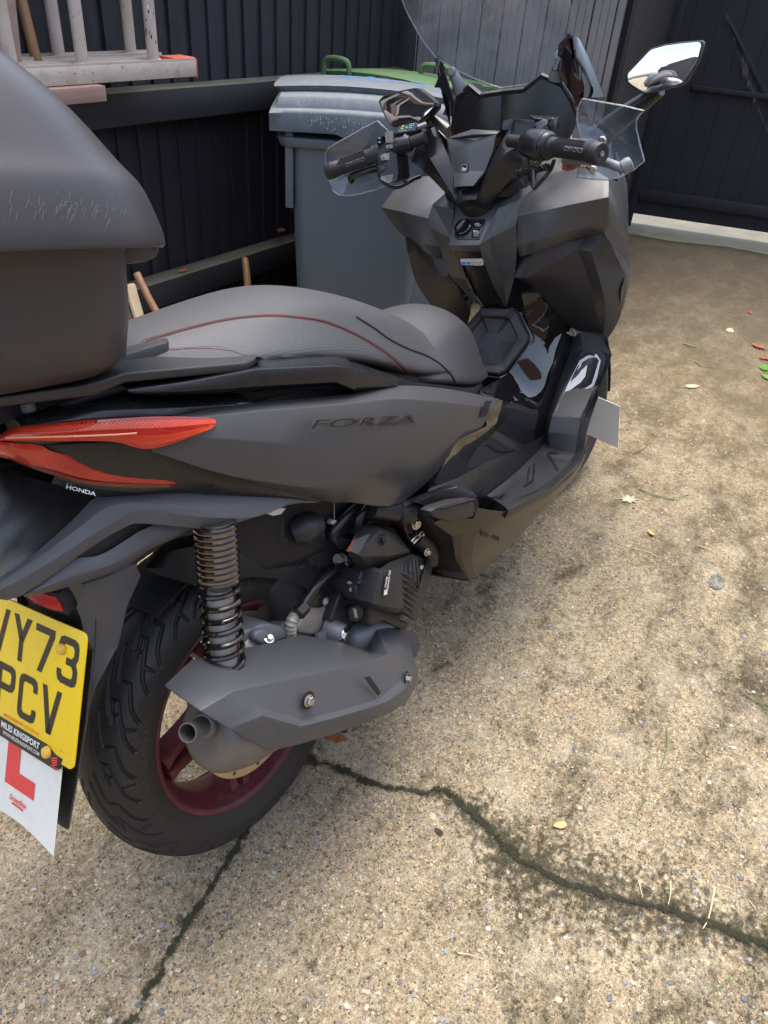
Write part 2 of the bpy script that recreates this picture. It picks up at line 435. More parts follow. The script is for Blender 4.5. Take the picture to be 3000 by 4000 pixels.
# ---- cracks with moss
def crack_material(soft=False):
    m = bpy.data.materials.new('mossy_crack')
    N, L, b = nodes(m)
    tc = N.new('ShaderNodeTexCoord'); uv = N.new('ShaderNodeUVMap')
    sep = N.new('ShaderNodeSeparateXYZ'); L.new(uv.outputs[0], sep.inputs[0])
    across = math_(N, L, 'ABSOLUTE', math_(N, L, 'SUBTRACT', sep.outputs['Y'], .5))
    nz = attr_noise(N, L, tc.outputs['Object'], 190, 8, .85)
    nb = attr_noise(N, L, tc.outputs['Object'], 26, 6, .75)
    if soft: nz = attr_noise(N, L, tc.outputs['Object'], 75, 9, .85)
    edge = math_(N, L, 'ADD', across, math_(N, L, 'ADD', math_(N, L, 'MULTIPLY', math_(N, L, 'SUBTRACT', nz, .5), 1.1), math_(N, L, 'MULTIPLY', math_(N, L, 'SUBTRACT', nb, .5), 1.2)))
    a = maprange(N, L, edge, .22, .12, 0, .92) if not soft else maprange(N, L, math_(N, L, 'ADD', math_(N, L, 'MULTIPLY', across, 1.5), math_(N, L, 'MULTIPLY', math_(N, L, 'SUBTRACT', nz, .5), 4.6)), .34, .12, 0, .58)
    col = ramp(N, L, attr_noise(N, L, tc.outputs['Object'], 70, 6, .7), [(.3, (.012, .011, .008)), (.52, (.028, .028, .012)), (.66, (.045, .055, .012)), (.8, (.12, .10, .07))])
    L.new(col, b.inputs['Base Color']); b.inputs['Roughness'].default_value = .95; L.new(a, b.inputs['Alpha'])
    bp = N.new('ShaderNodeBump'); bp.inputs['Distance'].default_value = .004; L.new(nz, bp.inputs['Height']); L.new(bp.outputs[0], b.inputs['Normal'])
    return m
CM = crack_material()
GM = crack_material(True)
def crack(name, pts, widths, z, soft=False):
    P = spline([K0.wz(x, y, z) for x, y in pts], 10); rnd = random.Random(len(pts))
    for i, p in enumerate(P if not soft else []):
        p.x += noise.noise(Vector((i * .30, 1, z * 999))) * .007; p.y += noise.noise(Vector((i * .30, 7, z * 999))) * .007
    vs = []; fs = []; us = []
    for i, p in enumerate(P):
        t = (P[min(i + 1, len(P) - 1)] - P[max(i - 1, 0)]).normalized(); s = Vector((-t.y, t.x, 0))
        q = i / (len(P) - 1) * (len(widths) - 1); k = min(int(q), len(widths) - 2); w = widths[k] + (widths[k + 1] - widths[k]) * (q - k)
        vs += [p + s * w / 2, p - s * w / 2]
        if i: fs.append((2 * i - 2, 2 * i - 1, 2 * i + 1, 2 * i))
    me = bpy.data.meshes.new(name); me.from_pydata([tuple(v) for v in vs], [], fs)
    u = me.uv_layers.new(name='uv')
    for pl in me.polygons:
        for li in pl.loop_indices:
            vi = me.loops[li].vertex_index; u.data[li].uv = (vi // 2 * .1, vi % 2)
    o = link(name, me, GM if soft else CM, None, False); tag(o, None, None, kind='structure'); return o
crack('ground_crack', [(380, 4200), (520, 3980), (640, 3760), (760, 3560), (880, 3380), (960, 3240), (1030, 3100), (1110, 2990), (1180, 2940)],
      [.032, .036, .034, .03, .028, .032, .032, .036, .034], .004)
crack('ground_crack', [(1180, 2945), (1290, 2990), (1400, 3040), (1500, 3072), (1610, 3085), (1740, 3095), (1830, 3160), (1930, 3260), (2030, 3350), (2200, 3440), (2420, 3510), (2640, 3560), (2820, 3620), (3060, 3710)],
      [.034, .034, .03, .03, .03, .032, .04, .045, .036, .028, .028, .030, .034, .034], .0045)
crack('ground_grime', [(1700, 3085), (1830, 3160), (1930, 3260), (2030, 3350), (2200, 3440), (2420, 3510), (2640, 3560), (2820, 3620), (3060, 3710)], [.06, .15, .20, .27, .32, .30, .24, .16, .10], .003, True)

# ---- black feather edge fence on the left
def wood_material(name, c0, c1, rough=.7, axis='Z', scale=1.0, speck=True):
    m = bpy.data.materials.new(name)
    N, L, b = nodes(m)
    tc = N.new('ShaderNodeTexCoord'); mp = N.new('ShaderNodeMapping'); L.new(tc.outputs['Object'], mp.inputs['Vector'])
    s = [28 * scale] * 3; s['XYZ'.index(axis)] = 1.6 * scale; mp.inputs['Scale'].default_value = s
    g = attr_noise(N, L, mp.outputs[0], 1, 8, .7)
    g2 = attr_noise(N, L, tc.outputs['Object'], 5, 6, .7)
    col = ramp(N, L, math_(N, L, 'ADD', math_(N, L, 'MULTIPLY', g, .6), math_(N, L, 'MULTIPLY', g2, .4)), [(.32, c0), (.66, c1)])
    if speck:
        sp = attr_noise(N, L, tc.outputs['Object'], 60, 9, .85)
        col = mixc(N, L, maprange(N, L, sp, .70, .76, 0, .8), col, (.16, .15, .14))
    L.new(col, b.inputs['Base Color']); b.inputs['Roughness'].default_value = rough
    bp = N.new('ShaderNodeBump'); bp.inputs['Distance'].default_value = .003; bp.inputs['Strength'].default_value = .5
    L.new(g, bp.inputs['Height']); L.new(bp.outputs[0], b.inputs['Normal'])
    return m
BLKWOOD = wood_material('black_stained_timber', (.011, .0115, .016), (.030, .029, .036))
BLKRAIL = wood_material('black_stained_rail', (.014, .0145, .018), (.036, .034, .039), axis='X')
RAILTOP = wood_material('mossy_rail_top', (.05, .052, .035), (.16, .15, .11), axis='X')
FY = 1.607
fence = empty('board_fence', (1.0, FY, 0))
tag(fence, 'black stained feather edge board fence running behind the ladder and grey bin', 'fence')
def off(o, root):
    o.location = -root.location if o.parent is root else o.location
    return o
x = -1.2; i = 0
rnd = random.Random(3)
for i in range(70):
    w = .0885
    x0 = -1.6 + i * w
    if x0 > 2.9: break
    if x0 < -.2: continue
    z1 = 1.95 + rnd.uniform(-.01, .01); tl = rnd.uniform(-.0035, .0035)
    bb = Buf()
    # a wedge: thick edge to the left overlaps the thin edge of its neighbour
    th0, th1 = .022, .008
    for zz, dx in ((0.02, -tl), (z1, tl)):
        pass
    ring = lambda z, dx: [Vector((x0 + dx, FY + .006, z)), Vector((x0 + dx, FY - .018 + rnd.uniform(-.0015, .0015), z)), Vector((x0 + w + .012 + dx, FY - .004, z)), Vector((x0 + w + .012 + dx, FY + .006, z))]
    nseg = 6
    bb.rings([ring(.02 + (z1 - .02) * k / nseg, -tl + 2 * tl * k / nseg + math.sin(i * 3 + k) * .0012) for k in range(nseg + 1)])
    o = bb.build('fence_board', BLKWOOD, fence, smooth=False); off(o, fence)
def rail(z_top, h, depth, x0=-.3, x1=2.9, sag=0):
    b = Buf(); n = 14; rr = []
    for k in range(n + 1):
        X = x0 + (x1 - x0) * k / n; dz = sag * math.sin(math.pi * k / n) + .003 * noise.noise(Vector((X * 2, z_top, 0)))
        y1 = FY - .014; y0 = y1 - depth
        rr.append([Vector((X, y1, z_top + dz)), Vector((X, y0, z_top + dz - .004)), Vector((X, y0, z_top + dz - h)), Vector((X, y1, z_top + dz - h))])
    b.rings(rr)
    o = b.build('fence_rail', BLKRAIL, fence, bevel=.003); off(o, fence)
    o.data.materials.append(RAILTOP)
    for p in o.data.polygons:
        if p.normal.z > .8: p.material_index = 1
rail(.985, .098, .075)
rail(.372, .095, .075)
rail(1.72, .095, .075)
for X in (-.25, 2.82):
    b = Buf().box((X, FY - .045, 1.0), (.09, .09, 2.0)); off(b.build('fence_post', BLKRAIL, fence, bevel=.004), fence)

# ---- grey grooved cladding at the end
SO = Vector((2.8, FY, 0)); SN = Vector((.98, .2, 0)).normalized(); ST = Vector((.2, -.98, 0)).normalized()
CLAD = mat('weathered_grey_cladding', (.165, .152, .148), .5, .1, .15, 200, col2=(.22, .205, .198), cscale=3, dirt=(.21, .20, .19), dscale=30, damt=.4)
CLADD = mat('dark_groove', (.012, .011, .011), .8)
shed = empty('clad_shed', SO)
tag(shed, 'grey vertically clad shed wall behind the windscreen', 'shed')
P0 = K0.wp(1567, 0, SO, SN); P1 = K0.wp(2474, 0, SO, SN)
t0 = (P0 - SO).dot(ST); t1 = (P1 - SO).dot(ST)
wp_ = (t1 - t0) / 10.6
b = Buf(); bd = Buf()
prof = []
t = t0
k = 0
while t < t1 - .001:
    te = min(t + wp_, t1)
    # a board with one deep joint and a fine mid groove
    for a, d in ((t + .004, 0), (t + wp_ * .33, 0), (t + wp_ * .34, .003), (t + wp_ * .36, .003), (t + wp_ * .37, 0), (t + wp_ * .66, 0), (t + wp_ * .67, .003), (t + wp_ * .69, .003), (t + wp_ * .70, 0), (t + wp_ - .004, 0), (t + wp_ - .003, .018), (t + wp_ + .003, .018)):
        if a <= t1: prof.append((a, d))
    t += wp_
SH = 2.1
rr = []
for z in (0.01, SH):
    rr.append([SO + ST * a + SN * d + Vector((0, 0, z)) for a, d in prof])
vs = rr[0] + rr[1]; n = len(prof)
b.add(vs, [(i, i + 1, n + i + 1, n + i) for i in range(n - 1)])
wall = b.build('cladding', CLAD, shed, smooth=False); off(wall, shed)
bb = Buf(); c0 = SO + ST * (t0 + .001) + SN * .03; c1 = SO + ST * (t1) + SN * .03
bb.prism([c0, c1, c1 + SN * 2.0, c0 + SN * 2.0], (0, 0, SH)); off(bb.build('shed_core', CLADD, shed, smooth=False), shed)
rf = Buf(); rf.prism([SO + ST * (t0 - .05) + SN * -.08 + Vector((0, 0, SH)), SO + ST * (t1 + .05) - SN * .08 + Vector((0, 0, SH)), SO + ST * (t1 + .05) + SN * 2.1 + Vector((0, 0, SH)), SO + ST * (t0 - .05) + SN * 2.1 + Vector((0, 0, SH))], (0, 0, .05))
off(rf.build('roof', CLAD, shed, bevel=.004), shed)

# ---- slatted dark side screen beside the shed, running back to the gate
E0 = SO + ST * t1 + SN * .012
E1 = K0.wp(2573, 0, (4.9, 0, 0), (1, 0, 0)); E1.z = 0; E0.z = 0
screen = empty('slatted_screen', E0)
tag(screen, 'dark upright slatted screen with one pale batten between shed and gate', 'screen')
TIM = wood_material('dark_brown_slat', (.012, .009, .007), (.035, .028, .022))
BAT = wood_material('pale_batten', (.16, .12, .08), (.30, .24, .16))
dirE = (E1 - E0).normalized(); nE = Vector((dirE.y, -dirE.x, 0))
LE = (E1 - E0).length
ns = 26
for i in range(ns):
    f0 = ((i + .1) / ns) ** 1.0; a = E0 + dirE * (LE * f0)
    wq = LE / ns * .72
    mt = BAT if i == 9 else TIM
    b = Buf().prism([a, a + dirE * wq, a + dirE * wq + nE * .02, a + nE * .02], (0, 0, 2.3)); b.v = [v for v in b.v]
    o = b.build('batten' if i == 9 else 'slat', mt, screen, smooth=False); off(o, screen)
b = Buf().prism([E0 + nE * -.02, E1 + nE * -.02, E1 + nE * -.05, E0 + nE * -.05], (0, 0, 2.3)); off(b.build('backing_board', CLADD, screen, smooth=False), screen)

# ---- black double gate at the far end
gate = empty('driveway_gate', (0, 0, 0))
tag(gate, 'tall black boarded gate with a pale diagonal scuff and a gap beneath', 'gate')
ga = K0.wz(2440, 872, 0); gb = K0.wz(3000, 955, 0); gd = (gb - ga).normalized(); gn = Vector((-gd.y, gd.x, 0))
if gn.x < 0: gn = -gn
GATE = wood_material('black_gate_board', (.006, .0065, .011), (.012, .0125, .0195), speck=False)
GRAIL = wood_material('black_gate_rail', (.009, .0085, .012), (.018, .0165, .022), axis='Y', speck=False)
g0 = K0.wp(2400, 845, ga, gn); zb = .075
base = ga - gd * .35
wb = .15
for i in range(24):
    a = base + gd * (wb * i); a.z = zb
    dz = 0
    b = Buf().prism([a + gd * .001, a + gd * (wb - .001), a + gd * (wb - .001) + gn * .02, a + gd * .001 + gn * .02], (0, 0, 2.3))
    b.build('gate_board', GATE, gate, smooth=False)
def gpt(px, py, o=0.0): return K0.wp(px, py, ga - gn * o, gn)
a = base.copy(); a.z = zb
Buf().prism([a + gn * .022, a + gd * 3.6 + gn * .022, a + gd * 3.6 + gn * .034, a + gn * .034], (0, 0, 2.3)).build('backing_sheet', GATE, gate, smooth=False)
# horizontal ledges and the diagonal brace
for (pa, pb, pc, pd) in (((2499, 735), (3000, 805), (3000, 848), (2495, 778)), ((2700, 330), (3000, 380), (3000, 402), (2700, 350))):
    q = [gpt(*p) for p in (pa, pb, pc, pd)]
    e = gd * 1.5
    q[1] += e; q[2] += e; q[0] -= gd * .0
    Buf().prism(q, -gn * .035).build('ledge', GRAIL, gate, bevel=.003)
q = [gpt(2832, 60), gpt(2845, 60), gpt(3100, 560), gpt(3070, 560)]
Buf().prism(q, -gn * .012).build('diagonal_brace', GRAIL, gate, bevel=.003)
SCUF = mat('pale_scuff', (.07, .065, .065), .8)
rnd = random.Random(5); b = Buf()
for i in range(60):
    f_ = i / 60; px = 2835 + (3000 - 2835) * f_ + rnd.uniform(-4, 4); py = 60 + (520 - 60) * f_ ** .95 + rnd.uniform(-6, 6)
    c = gpt(px, py, .032); s = rnd.uniform(.004, .02) * (1.4 if .35 < f_ < .7 else .5)
    b.add([c + gd * s * .25, c + Vector((0, 0, s * 2)) - gd * s * .3, c - gd * s * .35, c - Vector((0, 0, s * 1.6)) + gd * s * .3], [(0, 1, 2, 3)])
b.build('scuff_mark', SCUF, gate, smooth=False)
# post at the gate's hinge side
q = [gpt(2440, 800), gpt(2482, 800)]
for p_ in q: p_.z = 0
Buf().prism([q[0], q[1], q[1] - gn * .09, q[0] - gn * .09], (0, 0, 2.4)).build('gate_post', GATE, gate, bevel=.004)
# kerb strip at the gate; daylight through the gap is painted into its colour
TH = mat('kerb_with_painted_daylight', (.125, .12, .095), .8, 0, .6, 120, col2=(.16, .15, .10), cscale=5, dirt=(.28, .30, .12), dscale=3, damt=.7)
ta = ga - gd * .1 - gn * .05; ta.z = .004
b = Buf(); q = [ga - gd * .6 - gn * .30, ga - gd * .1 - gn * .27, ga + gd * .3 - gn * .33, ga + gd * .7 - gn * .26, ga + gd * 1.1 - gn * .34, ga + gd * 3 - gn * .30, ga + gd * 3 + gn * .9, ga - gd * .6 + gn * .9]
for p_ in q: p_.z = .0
b.prism(q, (0, 0, .008)); tag(b.build('daylight_kerb_strip', TH, None), None, None, kind='structure')

# brick house wall along the right of the yard (seen only in reflections)
BRK = bpy.data.materials.new('red_brick'); N, L, bb = nodes(BRK)
tc = N.new('ShaderNodeTexCoord'); mp = N.new('ShaderNodeMapping'); mp.inputs['Rotation'].default_value = (R_(90), 0, 0); L.new(tc.outputs['Object'], mp.inputs['Vector'])
bk = N.new('ShaderNodeTexBrick'); L.new(mp.outputs[0], bk.inputs['Vector']); bk.inputs['Scale'].default_value = 1.0
bk.inputs['Brick Width'].default_value = .225; bk.inputs['Row Height'].default_value = .075; bk.inputs['Mortar Size'].default_value = .006
bk.inputs['Color1'].default_value = (.24, .075, .045, 1); bk.inputs['Color2'].default_value = (.16, .05, .035, 1); bk.inputs['Mortar'].default_value = (.32, .28, .23, 1)
L.new(bk.outputs['Color'], bb.inputs['Base Color']); bb.inputs['Roughness'].default_value = .85
house = empty('brick_house', (1.0, -4.3, 0)); tag(house, 'red brick house wall on the right of the yard, seen in the gloss panels', 'house')
yf_ = empty('rear_board_fence', (-4.6, -1.4, 0)); tag(yf_, 'dark board fence closing the yard behind the viewer, seen in the mirrors', 'fence')
for i in range(30): off(Buf().box((-4.6, 1.6 - .2 * i, 1.05), (.02 + .008 * (i % 2), .196, 2.1)).build('fence_board', BLKWOOD, yf_, smooth=False), yf_)
off(Buf().box((.5, -4.45, 1.35), (7.0, .3, 2.7)).build('wall', BRK, house, smooth=False), house)
for wx in (.2, 2.4):
    fr = Buf().box((wx, -4.29, 1.45), (1.1, .06, 1.1)).build('window', mat('white_window_frame', (.7, .7, .68), .4) if wx < 1 else MATS['white_window_frame'], house, bevel=.01); off(fr, house)
    g_ = Buf().box((wx - 0, -4.255, 1.45), (.92, .02, .92)).build('pane', M['lcd'], fr); off(g_, house)
# ---- wheelie bins
BINM = mat('slate_grey_bin_plastic', (.105, .125, .145), .42, 0, .12, 500, dirt=(.15, .17, .19), dscale=70, damt=.25, rvar=.05)
BINL = mat('faded_grey_bin_lid', (.10, .115, .13), .6, 0, .15, 400, dirt=(.22, .27, .30), dscale=22, damt=.55)
BING = mat('moss_green_bin_lid', (.075, .145, .06), .45, 0, .1, 400, dirt=(.2, .26, .17), dscale=25, damt=.4)
def wheelie_bin(name, o, fdir, mbody, mlid, W=.585, D=.72, H=.98, handles=False):
    """o: ground point below the lid's front left corner as seen from the front; fdir: direction pointing into the bin"""
    root = empty(name, (o.x, o.y, 0))
    d = Vector((fdir[0], fdir[1], 0)).normalized(); r = Vector((d.y, -d.x, 0))
    def P(u, v, z): return r * u + d * v + Vector((0, 0, z))
    def rrect(u0, u1, v0, v1, z, rad, n=5):
        pts = []
        for cu, cv, a0 in ((u1 - rad, v1 - rad, 0), (u0 + rad, v1 - rad, 90), (u0 + rad, v0 + rad, 180), (u1 - rad, v0 + rad, 270)):
            for k in range(n + 1):
                a = R_(a0 + 90 * k / n); pts.append(P(cu + rad * math.cos(a), cv + rad * math.sin(a), z))
        return pts
    b = Buf(); ins = .052
    rr = []
    for z, e, vv in ((.0, .055, .17), (.05, .052, .15), (.35, .035, .06), (.70, .018, .012), (.88, .010, .0)):
        z *= H / .96
        rr.append(rrect(ins + e, W - ins - e, .035 + vv * .35, D - .12, z, .05))
    b.rings(rr); b.build('body', mbody, root, bevel=0, smooth=50)
    # corner gusset strips under the rim
    for u in (ins - .004, W - ins - .022):
        Buf().prism([P(u, .045, H - .30), P(u + .026, .045, H - .30), P(u + .026, .03, H - .06), P(u, .03, H - .06)], r * 0 + d * .02).build('rim_gusset', mbody, root, bevel=.003)
    # rim collar
    b = Buf(); b.rings([rrect(.03, W - .03, .02, D - .08, H - .11, .05), rrect(.02, W - .02, .01, D - .07, H - .08, .05)]); b.build('rim', mbody, root, bevel=.004)
    # lid: flanged skirt with a bulged lip, shoulder and raised domed top
    lid = Buf()
    def front_drop(u):  # the handle scallop in the middle of the skirt
        t = abs(u - W * .50) / .095
        return .03 * (1 - smooth01(t)) if t < 1 else 0
    nu = 28
    def row(z0, v, inset, drop=0, arch=0):
        out = []
        for i in range(nu + 1):
            u = inset + (W - 2 * inset) * i / nu
            a = 1 - (2 * i / nu - 1) ** 2
            out.append(P(u, v, z0 + arch * a - (front_drop(u) * drop)))
        return out
    rows = [row(H - .062, .004, .004, 1, .004), row(H - .012, -.006, .004, 0, .008), row(H - .004, .004, .008, 0, .010), row(H - .002, .022, .020, 0, .010),
            row(H + .026, .034, .030, 0, .010), row(H + .034, .055, .034, 0, .011), row(H + .036, .085, .036, 0, .012)]
    rows2 = [row(H + .040, .086, .03, 0, .012), row(H + .050, .080, .012, 0, .016), row(H + .054, .11, .010, 0, .018), row(H + .046, .35, .010, 0, .018), row(H + .020, D - .06, .010, 0, .014), row(H - .01, D - .03, .015, 0, .01)]
    vs = [p for r_ in rows for p in r_]; n = nu + 1
    lid.add(vs, [(i * n + j, i * n + j + 1, (i + 1) * n + j + 1, (i + 1) * n + j) for i in range(len(rows) - 1) for j in range(nu)])
    vs = [p for r_ in rows2 for p in r_]
    lid.add(vs, [(i * n + j, i * n + j + 1, (i + 1) * n + j + 1, (i + 1) * n + j) for i in range(len(rows2) - 1) for j in range(nu)])
    # side skirts
    for u, s in ((.004, 1), (W - .004, -1)):
        lid.add([P(u, .004, H - .062), P(u, .09, H - .05), P(u, D - .04, H - .04), P(u, -.006, H - .012), P(u, .09, H - .006), P(u, D - .04, H - .004),
                 P(u + s * .02, .022, H - .002), P(u + s * .02, .09, H + .002), P(u + s * .02, D - .05, H)],
                [(0, 1, 4, 3), (1, 2, 5, 4), (3, 4, 7, 6), (4, 5, 8, 7)])
        uu = u + s * .026
        lid.add([P(u + s * .02, .022, H - .002), P(u + s * .02, D - .05, H), P(uu, D - .05, H + .02), P(uu, .034, H + .026)], [(0, 1, 2, 3)])
        lid.add([P(uu, .085, H + .036), P(uu, D - .04, H + .012), P(u + s * .006, D - .05, H + .020), P(u + s * .006, .11, H + .054)], [(0, 1, 2, 3)])
    lo = lid.build('lid', mlid, root, solid=.004, smooth=40)
    # hinge bar and wheels
    Buf().tube([P(.06, D + .0, H - .01), P(W - .06, D + .0, H - .01)], .016).build('handle_bar', mbody, root)
    for u in (.06, W - .06):
        rg = lathe_axis([(-.025, .0), (-.025, .10), (.025, .10), (.025, 0)], P(u, D - .07, .10), r, 24)
        Buf().rings(rg).build('wheel', M['rubber'], root, bevel=.006)
    if handles:
        for u0, v0, w_ in ((.03, .06, .12), (.33, .30, .14)):
            pts = spline([P(u0, v0, H + .03), P(u0 + .004, v0, H + .085), P(u0 + .03, v0, H + .10), P(u0 + w_ - .03, v0, H + .10), P(u0 + w_ - .004, v0, H + .085), P(u0 + w_, v0, H + .03)], 4)
            Buf().tube(pts, .0105, 8).build('lid_handle', mlid, lo)
    return root, P, lo
def smooth01(t):
    t = max(0, min(1, t)); return t * t * (3 - 2 * t)
bdir = (.809, .588)
A_ = K0.wz(1048, 440, .968)
gbin, GP, glid = wheelie_bin('wheeled_bin', A_, bdir, BINM, BINL)
tag(gbin, 'slate grey wheeled bin with paint splashed on its closed lid, left of the handlebar', 'bin')
# pale paint spatter on the lid front, and blue marks on top
PAINT = mat('pale_blue_paint_spatter', (.36, .45, .52), .6)
BPAINT = mat('bright_blue_paint', (.03, .25, .60), .5)
rnd = random.Random(11)
b = Buf()
for i in range(300):
    u = rnd.gauss(.20, .055); zz = rnd.choice([rnd.gauss(.965, .018), rnd.gauss(1.005, .012)]) - .0
    if zz > 1.011 or zz < .925 or .985 > zz > .978: continue
    v = -.0035 if zz < .978 else .022 + (zz - .98) / .026 * .010
    s = rnd.uniform(.0006, .0022); 
    c = GP(u, v - .0035, zz)
    rr_ = GP(1, 0, 0) - GP(0, 0, 0)
    b.add([c - rr_ * s, c + Vector((0, 0, -s * rnd.uniform(1, 3))), c + rr_ * s, c + Vector((0, 0, s))], [(0, 1, 2, 3)])
b.build('paint_spatter', PAINT, glid, smooth=False)
b = Buf()
for i in range(26):
    u = rnd.uniform(.20, .50); v = .30 + rnd.uniform(-.05, .05) + (u - .3) * .2
    a = (2 * u / .585 - 1); z = .98 + .0485 + .018 * (1 - a * a) + .0035
    s = rnd.uniform(.006, .02); w = rnd.uniform(.002, .006)
    b.add([GP(u - s, v - w, z), GP(u + s, v - w * .5, z), GP(u + s * .8, v + w, z), GP(u - s * .7, v + w, z)], [(0, 1, 2, 3)])
b.build('blue_paint_mark', BPAINT, glid, smooth=False)
A2 = K0.wz(1345, 305, 1.03)
A2 = Vector((2.02, 1.50, 0))
g2bin, GP2, g2lid = wheelie_bin('wheeled_bin', A2, (1.0, .04), BINM, BING, W=.56, handles=True, H=.955)
tag(g2bin, 'wheeled bin with a moss green two handled lid behind the grey bin', 'bin')
# ---- ladder, poles and tools by the fence
K6B = Crop(1500, 2000, .9042)
ALL_ = mat('paint_spattered_aluminium', (.50, .44, .38), .5, .2, .25, 120, dirt=(.30, .20, .14), dscale=18, damt=.8, rvar=.1)
SPLT = mat('dark_paint_blotch', (.03, .03, .035), .5); SPLR = mat('rust_paint_blotch', (.33, .09, .035), .6); SPLW = mat('pale_paint_blotch', (.62, .60, .55), .6)
REDCAP = mat('faded_red_cap', (.52, .10, .055), .55, 0, .2, 200, dirt=(.35, .2, .15), dscale=30, damt=.5)
PINK = wood_material('weathered_pink_board', (.22, .13, .10), (.36, .24, .20), axis='X')
STICK = wood_material('varnished_handle', (.16, .075, .03), (.34, .19, .09), rough=.5)
PALEST = wood_material('pale_wooden_stake', (.30, .22, .12), (.46, .37, .24))
def ladder(yf, yb, zt, hh, rungs, x_end, label, cap):
    root = empty('ladder', (0, yf, zt)); tag(root, label, 'ladder', None)
    b = Buf(); yr = (yf + yb) / 2
    # channel section stile lying on its side
    x0 = -.6; pr = [(yf, zt - hh), (yf, zt), (yb, zt), (yb, zt - hh), (yb - .003, zt - hh), (yb - .003, zt - .003), (yf + .003, zt - .003), (yf + .003, zt - hh)]
    b.rings([[Vector((x0, y, z)) for y, z in pr], [Vector((x_end, y, z)) for y, z in pr]]); off(b.build('lower_stile', ALL_, root, bevel=.0012), root)
    b = Buf(); b.box(((x0 + x_end) / 2, yf + .004, zt + .003), (x_end - x0, .006, .006)); b.box(((x0 + x_end) / 2, yb - .004, zt + .003), (x_end - x0, .006, .006)); off(b.build('stile_lip', ALL_, root), root)
    b = Buf(); pr2 = [(y, z + .42 + hh) for y, z in pr]
    b.rings([[Vector((x0, y, z)) for y, z in pr2], [Vector((x_end, y, z)) for y, z in pr2]]); off(b.build('upper_stile', ALL_, root, bevel=.0012), root)
    for px, py in rungs:
        p = K1.wp(px, py, (0, yr, 0), (0, 1, 0)); b = Buf(); n = 16
        b.rings([[Vector((p.x + .0180 * math.cos(k * 2 * math.pi / n), yr + .015 * math.sin(k * 2 * math.pi / n), z)) for k in range(n)] for z in (zt - .01, zt + .43)])
        b.rings([[Vector((p.x + .026 * math.cos(k * 2 * math.pi / n), yr + .019 * math.sin(k * 2 * math.pi / n), z)) for k in range(n)] for z in (zt - .002, zt + .006)])
        r_ = b.build('rung', ALL_, root, smooth=40)
        rnd = random.Random(int(px)); bl = {0: Buf(), 1: Buf(), 2: Buf()}
        if px > 320:
            for i in range(46):
                a = rnd.uniform(math.pi, 2 * math.pi); z = zt + rnd.uniform(.04, .34); s = rnd.uniform(.0006, .0035) * (1.7 if px > 600 else .7)
                c = Vector((p.x + .0183 * math.cos(a), yr + .0153 * math.sin(a), z)); tng = Vector((-math.sin(a), math.cos(a), 0))
                k_ = rnd.choice([0, 0, 1, 2]); bl[k_].add([c - tng * s * .6, c + Vector((0, 0, -s * 1.4)), c + tng * s * .6, c + Vector((s * .2, 0, s * 1.6))], [(0, 1, 2, 3)])
            for k_, mt in ((0, SPLT), (1, SPLR), (2, SPLW)):
                if bl[k_].v: bl[k_].build('paint_blotch', mt, r_, smooth=False)
        off(r_, root)
    rnd = random.Random(4); b = Buf(); b2 = Buf()
    for i in range(60):
        x = rnd.uniform(.45, x_end - .02); z = zt - rnd.uniform(.004, hh - .004); s = rnd.uniform(.0005, .0028)
        (b if rnd.random() < .5 else b2).add([Vector((x - s, yf - .0008, z)), Vector((x, yf - .0008, z - s)), Vector((x + s * 1.4, yf - .0008, z)), Vector((x, yf - .0008, z + s * .6))], [(0, 1, 2, 3)])
    for q, mt in ((b, SPLR), (b2, SPLW)): off(q.build('paint_blotch', mt, root, smooth=False), root)
    if cap:
        b = Buf(); b.box((x_end - .04, (yf + yb) / 2, zt + .004), (.085, (yb - yf) * .9, .010)); b.box((x_end + .002, (yf + yb) / 2, zt - hh / 2), (.006, yb - yf + .002, hh + .01)); off(b.build('end_cap', REDCAP, root, bevel=.003), root)
    return root
pe = K1.wp(847, 262, (0, 1.33, 0), (0, 1, 0))
ladder(1.33, 1.405, pe.z, .042, ((355, 266), (662, 262), (45, 270)), pe.x, 'paint spattered aluminium ladder with a red end cap, nearer of the two on the fence', True)
pe2 = K1.wp(700, 236, (0, 1.43, 0), (0, 1, 0))
ladder(1.43, 1.50, pe2.z, .040, ((255, 246), (566, 238), (-60, 250)), pe2.x, 'aluminium ladder tucked against the fence behind the red capped ladder', False)
q0 = K1.wp(440, 332, (0, 1.31, 0), (0, 1, 0)); 
br_ = Buf().box((q0.x - .16, 1.45, pe.z - .042 - .021), (.32, .30, .038)).build('shelf_board', PINK, None, bevel=.002); tag(br_, 'worn pinkish board on the fence rail carrying the ladders', 'board')
def pole(name, K, pts, y0, y1, r, material, label, cat, r2=None, flatt=False):
    P = [K.wp(x, y, (0, y0 + (y1 - y0) * i / (len(pts) - 1), 0), (0, 1, 0)) for i, (x, y) in enumerate(pts)]
    d = (P[-1] - P[0]); zg = P[-1].z
    if zg > .02: P.append(P[-1] + d * (zg - .004) / max(1e-3, -d.z))
    rs = [r + ((r2 or r) - r) * i / (len(P) - 1) for i in range(len(P))]
    b = Buf()
    if flatt:
        b.rings([[p + Vector((sx * r * 1.3, sy * r * .5, 0)) for sx, sy in ((-1, -1), (1, -1), (1, 1), (-1, 1))] for p in P]); o = b.build(name, material, None, bevel=.001)
    else:
        b.tube(P, rs, 14); o = b.build(name, material, None, bevel=.002)
    return tag(o, label, cat)
pole('broom_pole', K1, ((82, -40), (150, 235), (205, 395), (262, 505)), 1.46, 1.40, .014, STICK, 'brown weathered pole slanting behind the ladders at the left edge', 'pole', .015)
pole('wooden_post', K1, ((-30, -60), (5, 240)), 1.42, 1.42, .035, PINK, 'pinkish weathered plank standing at the far left of the fence', 'plank', flatt=True)
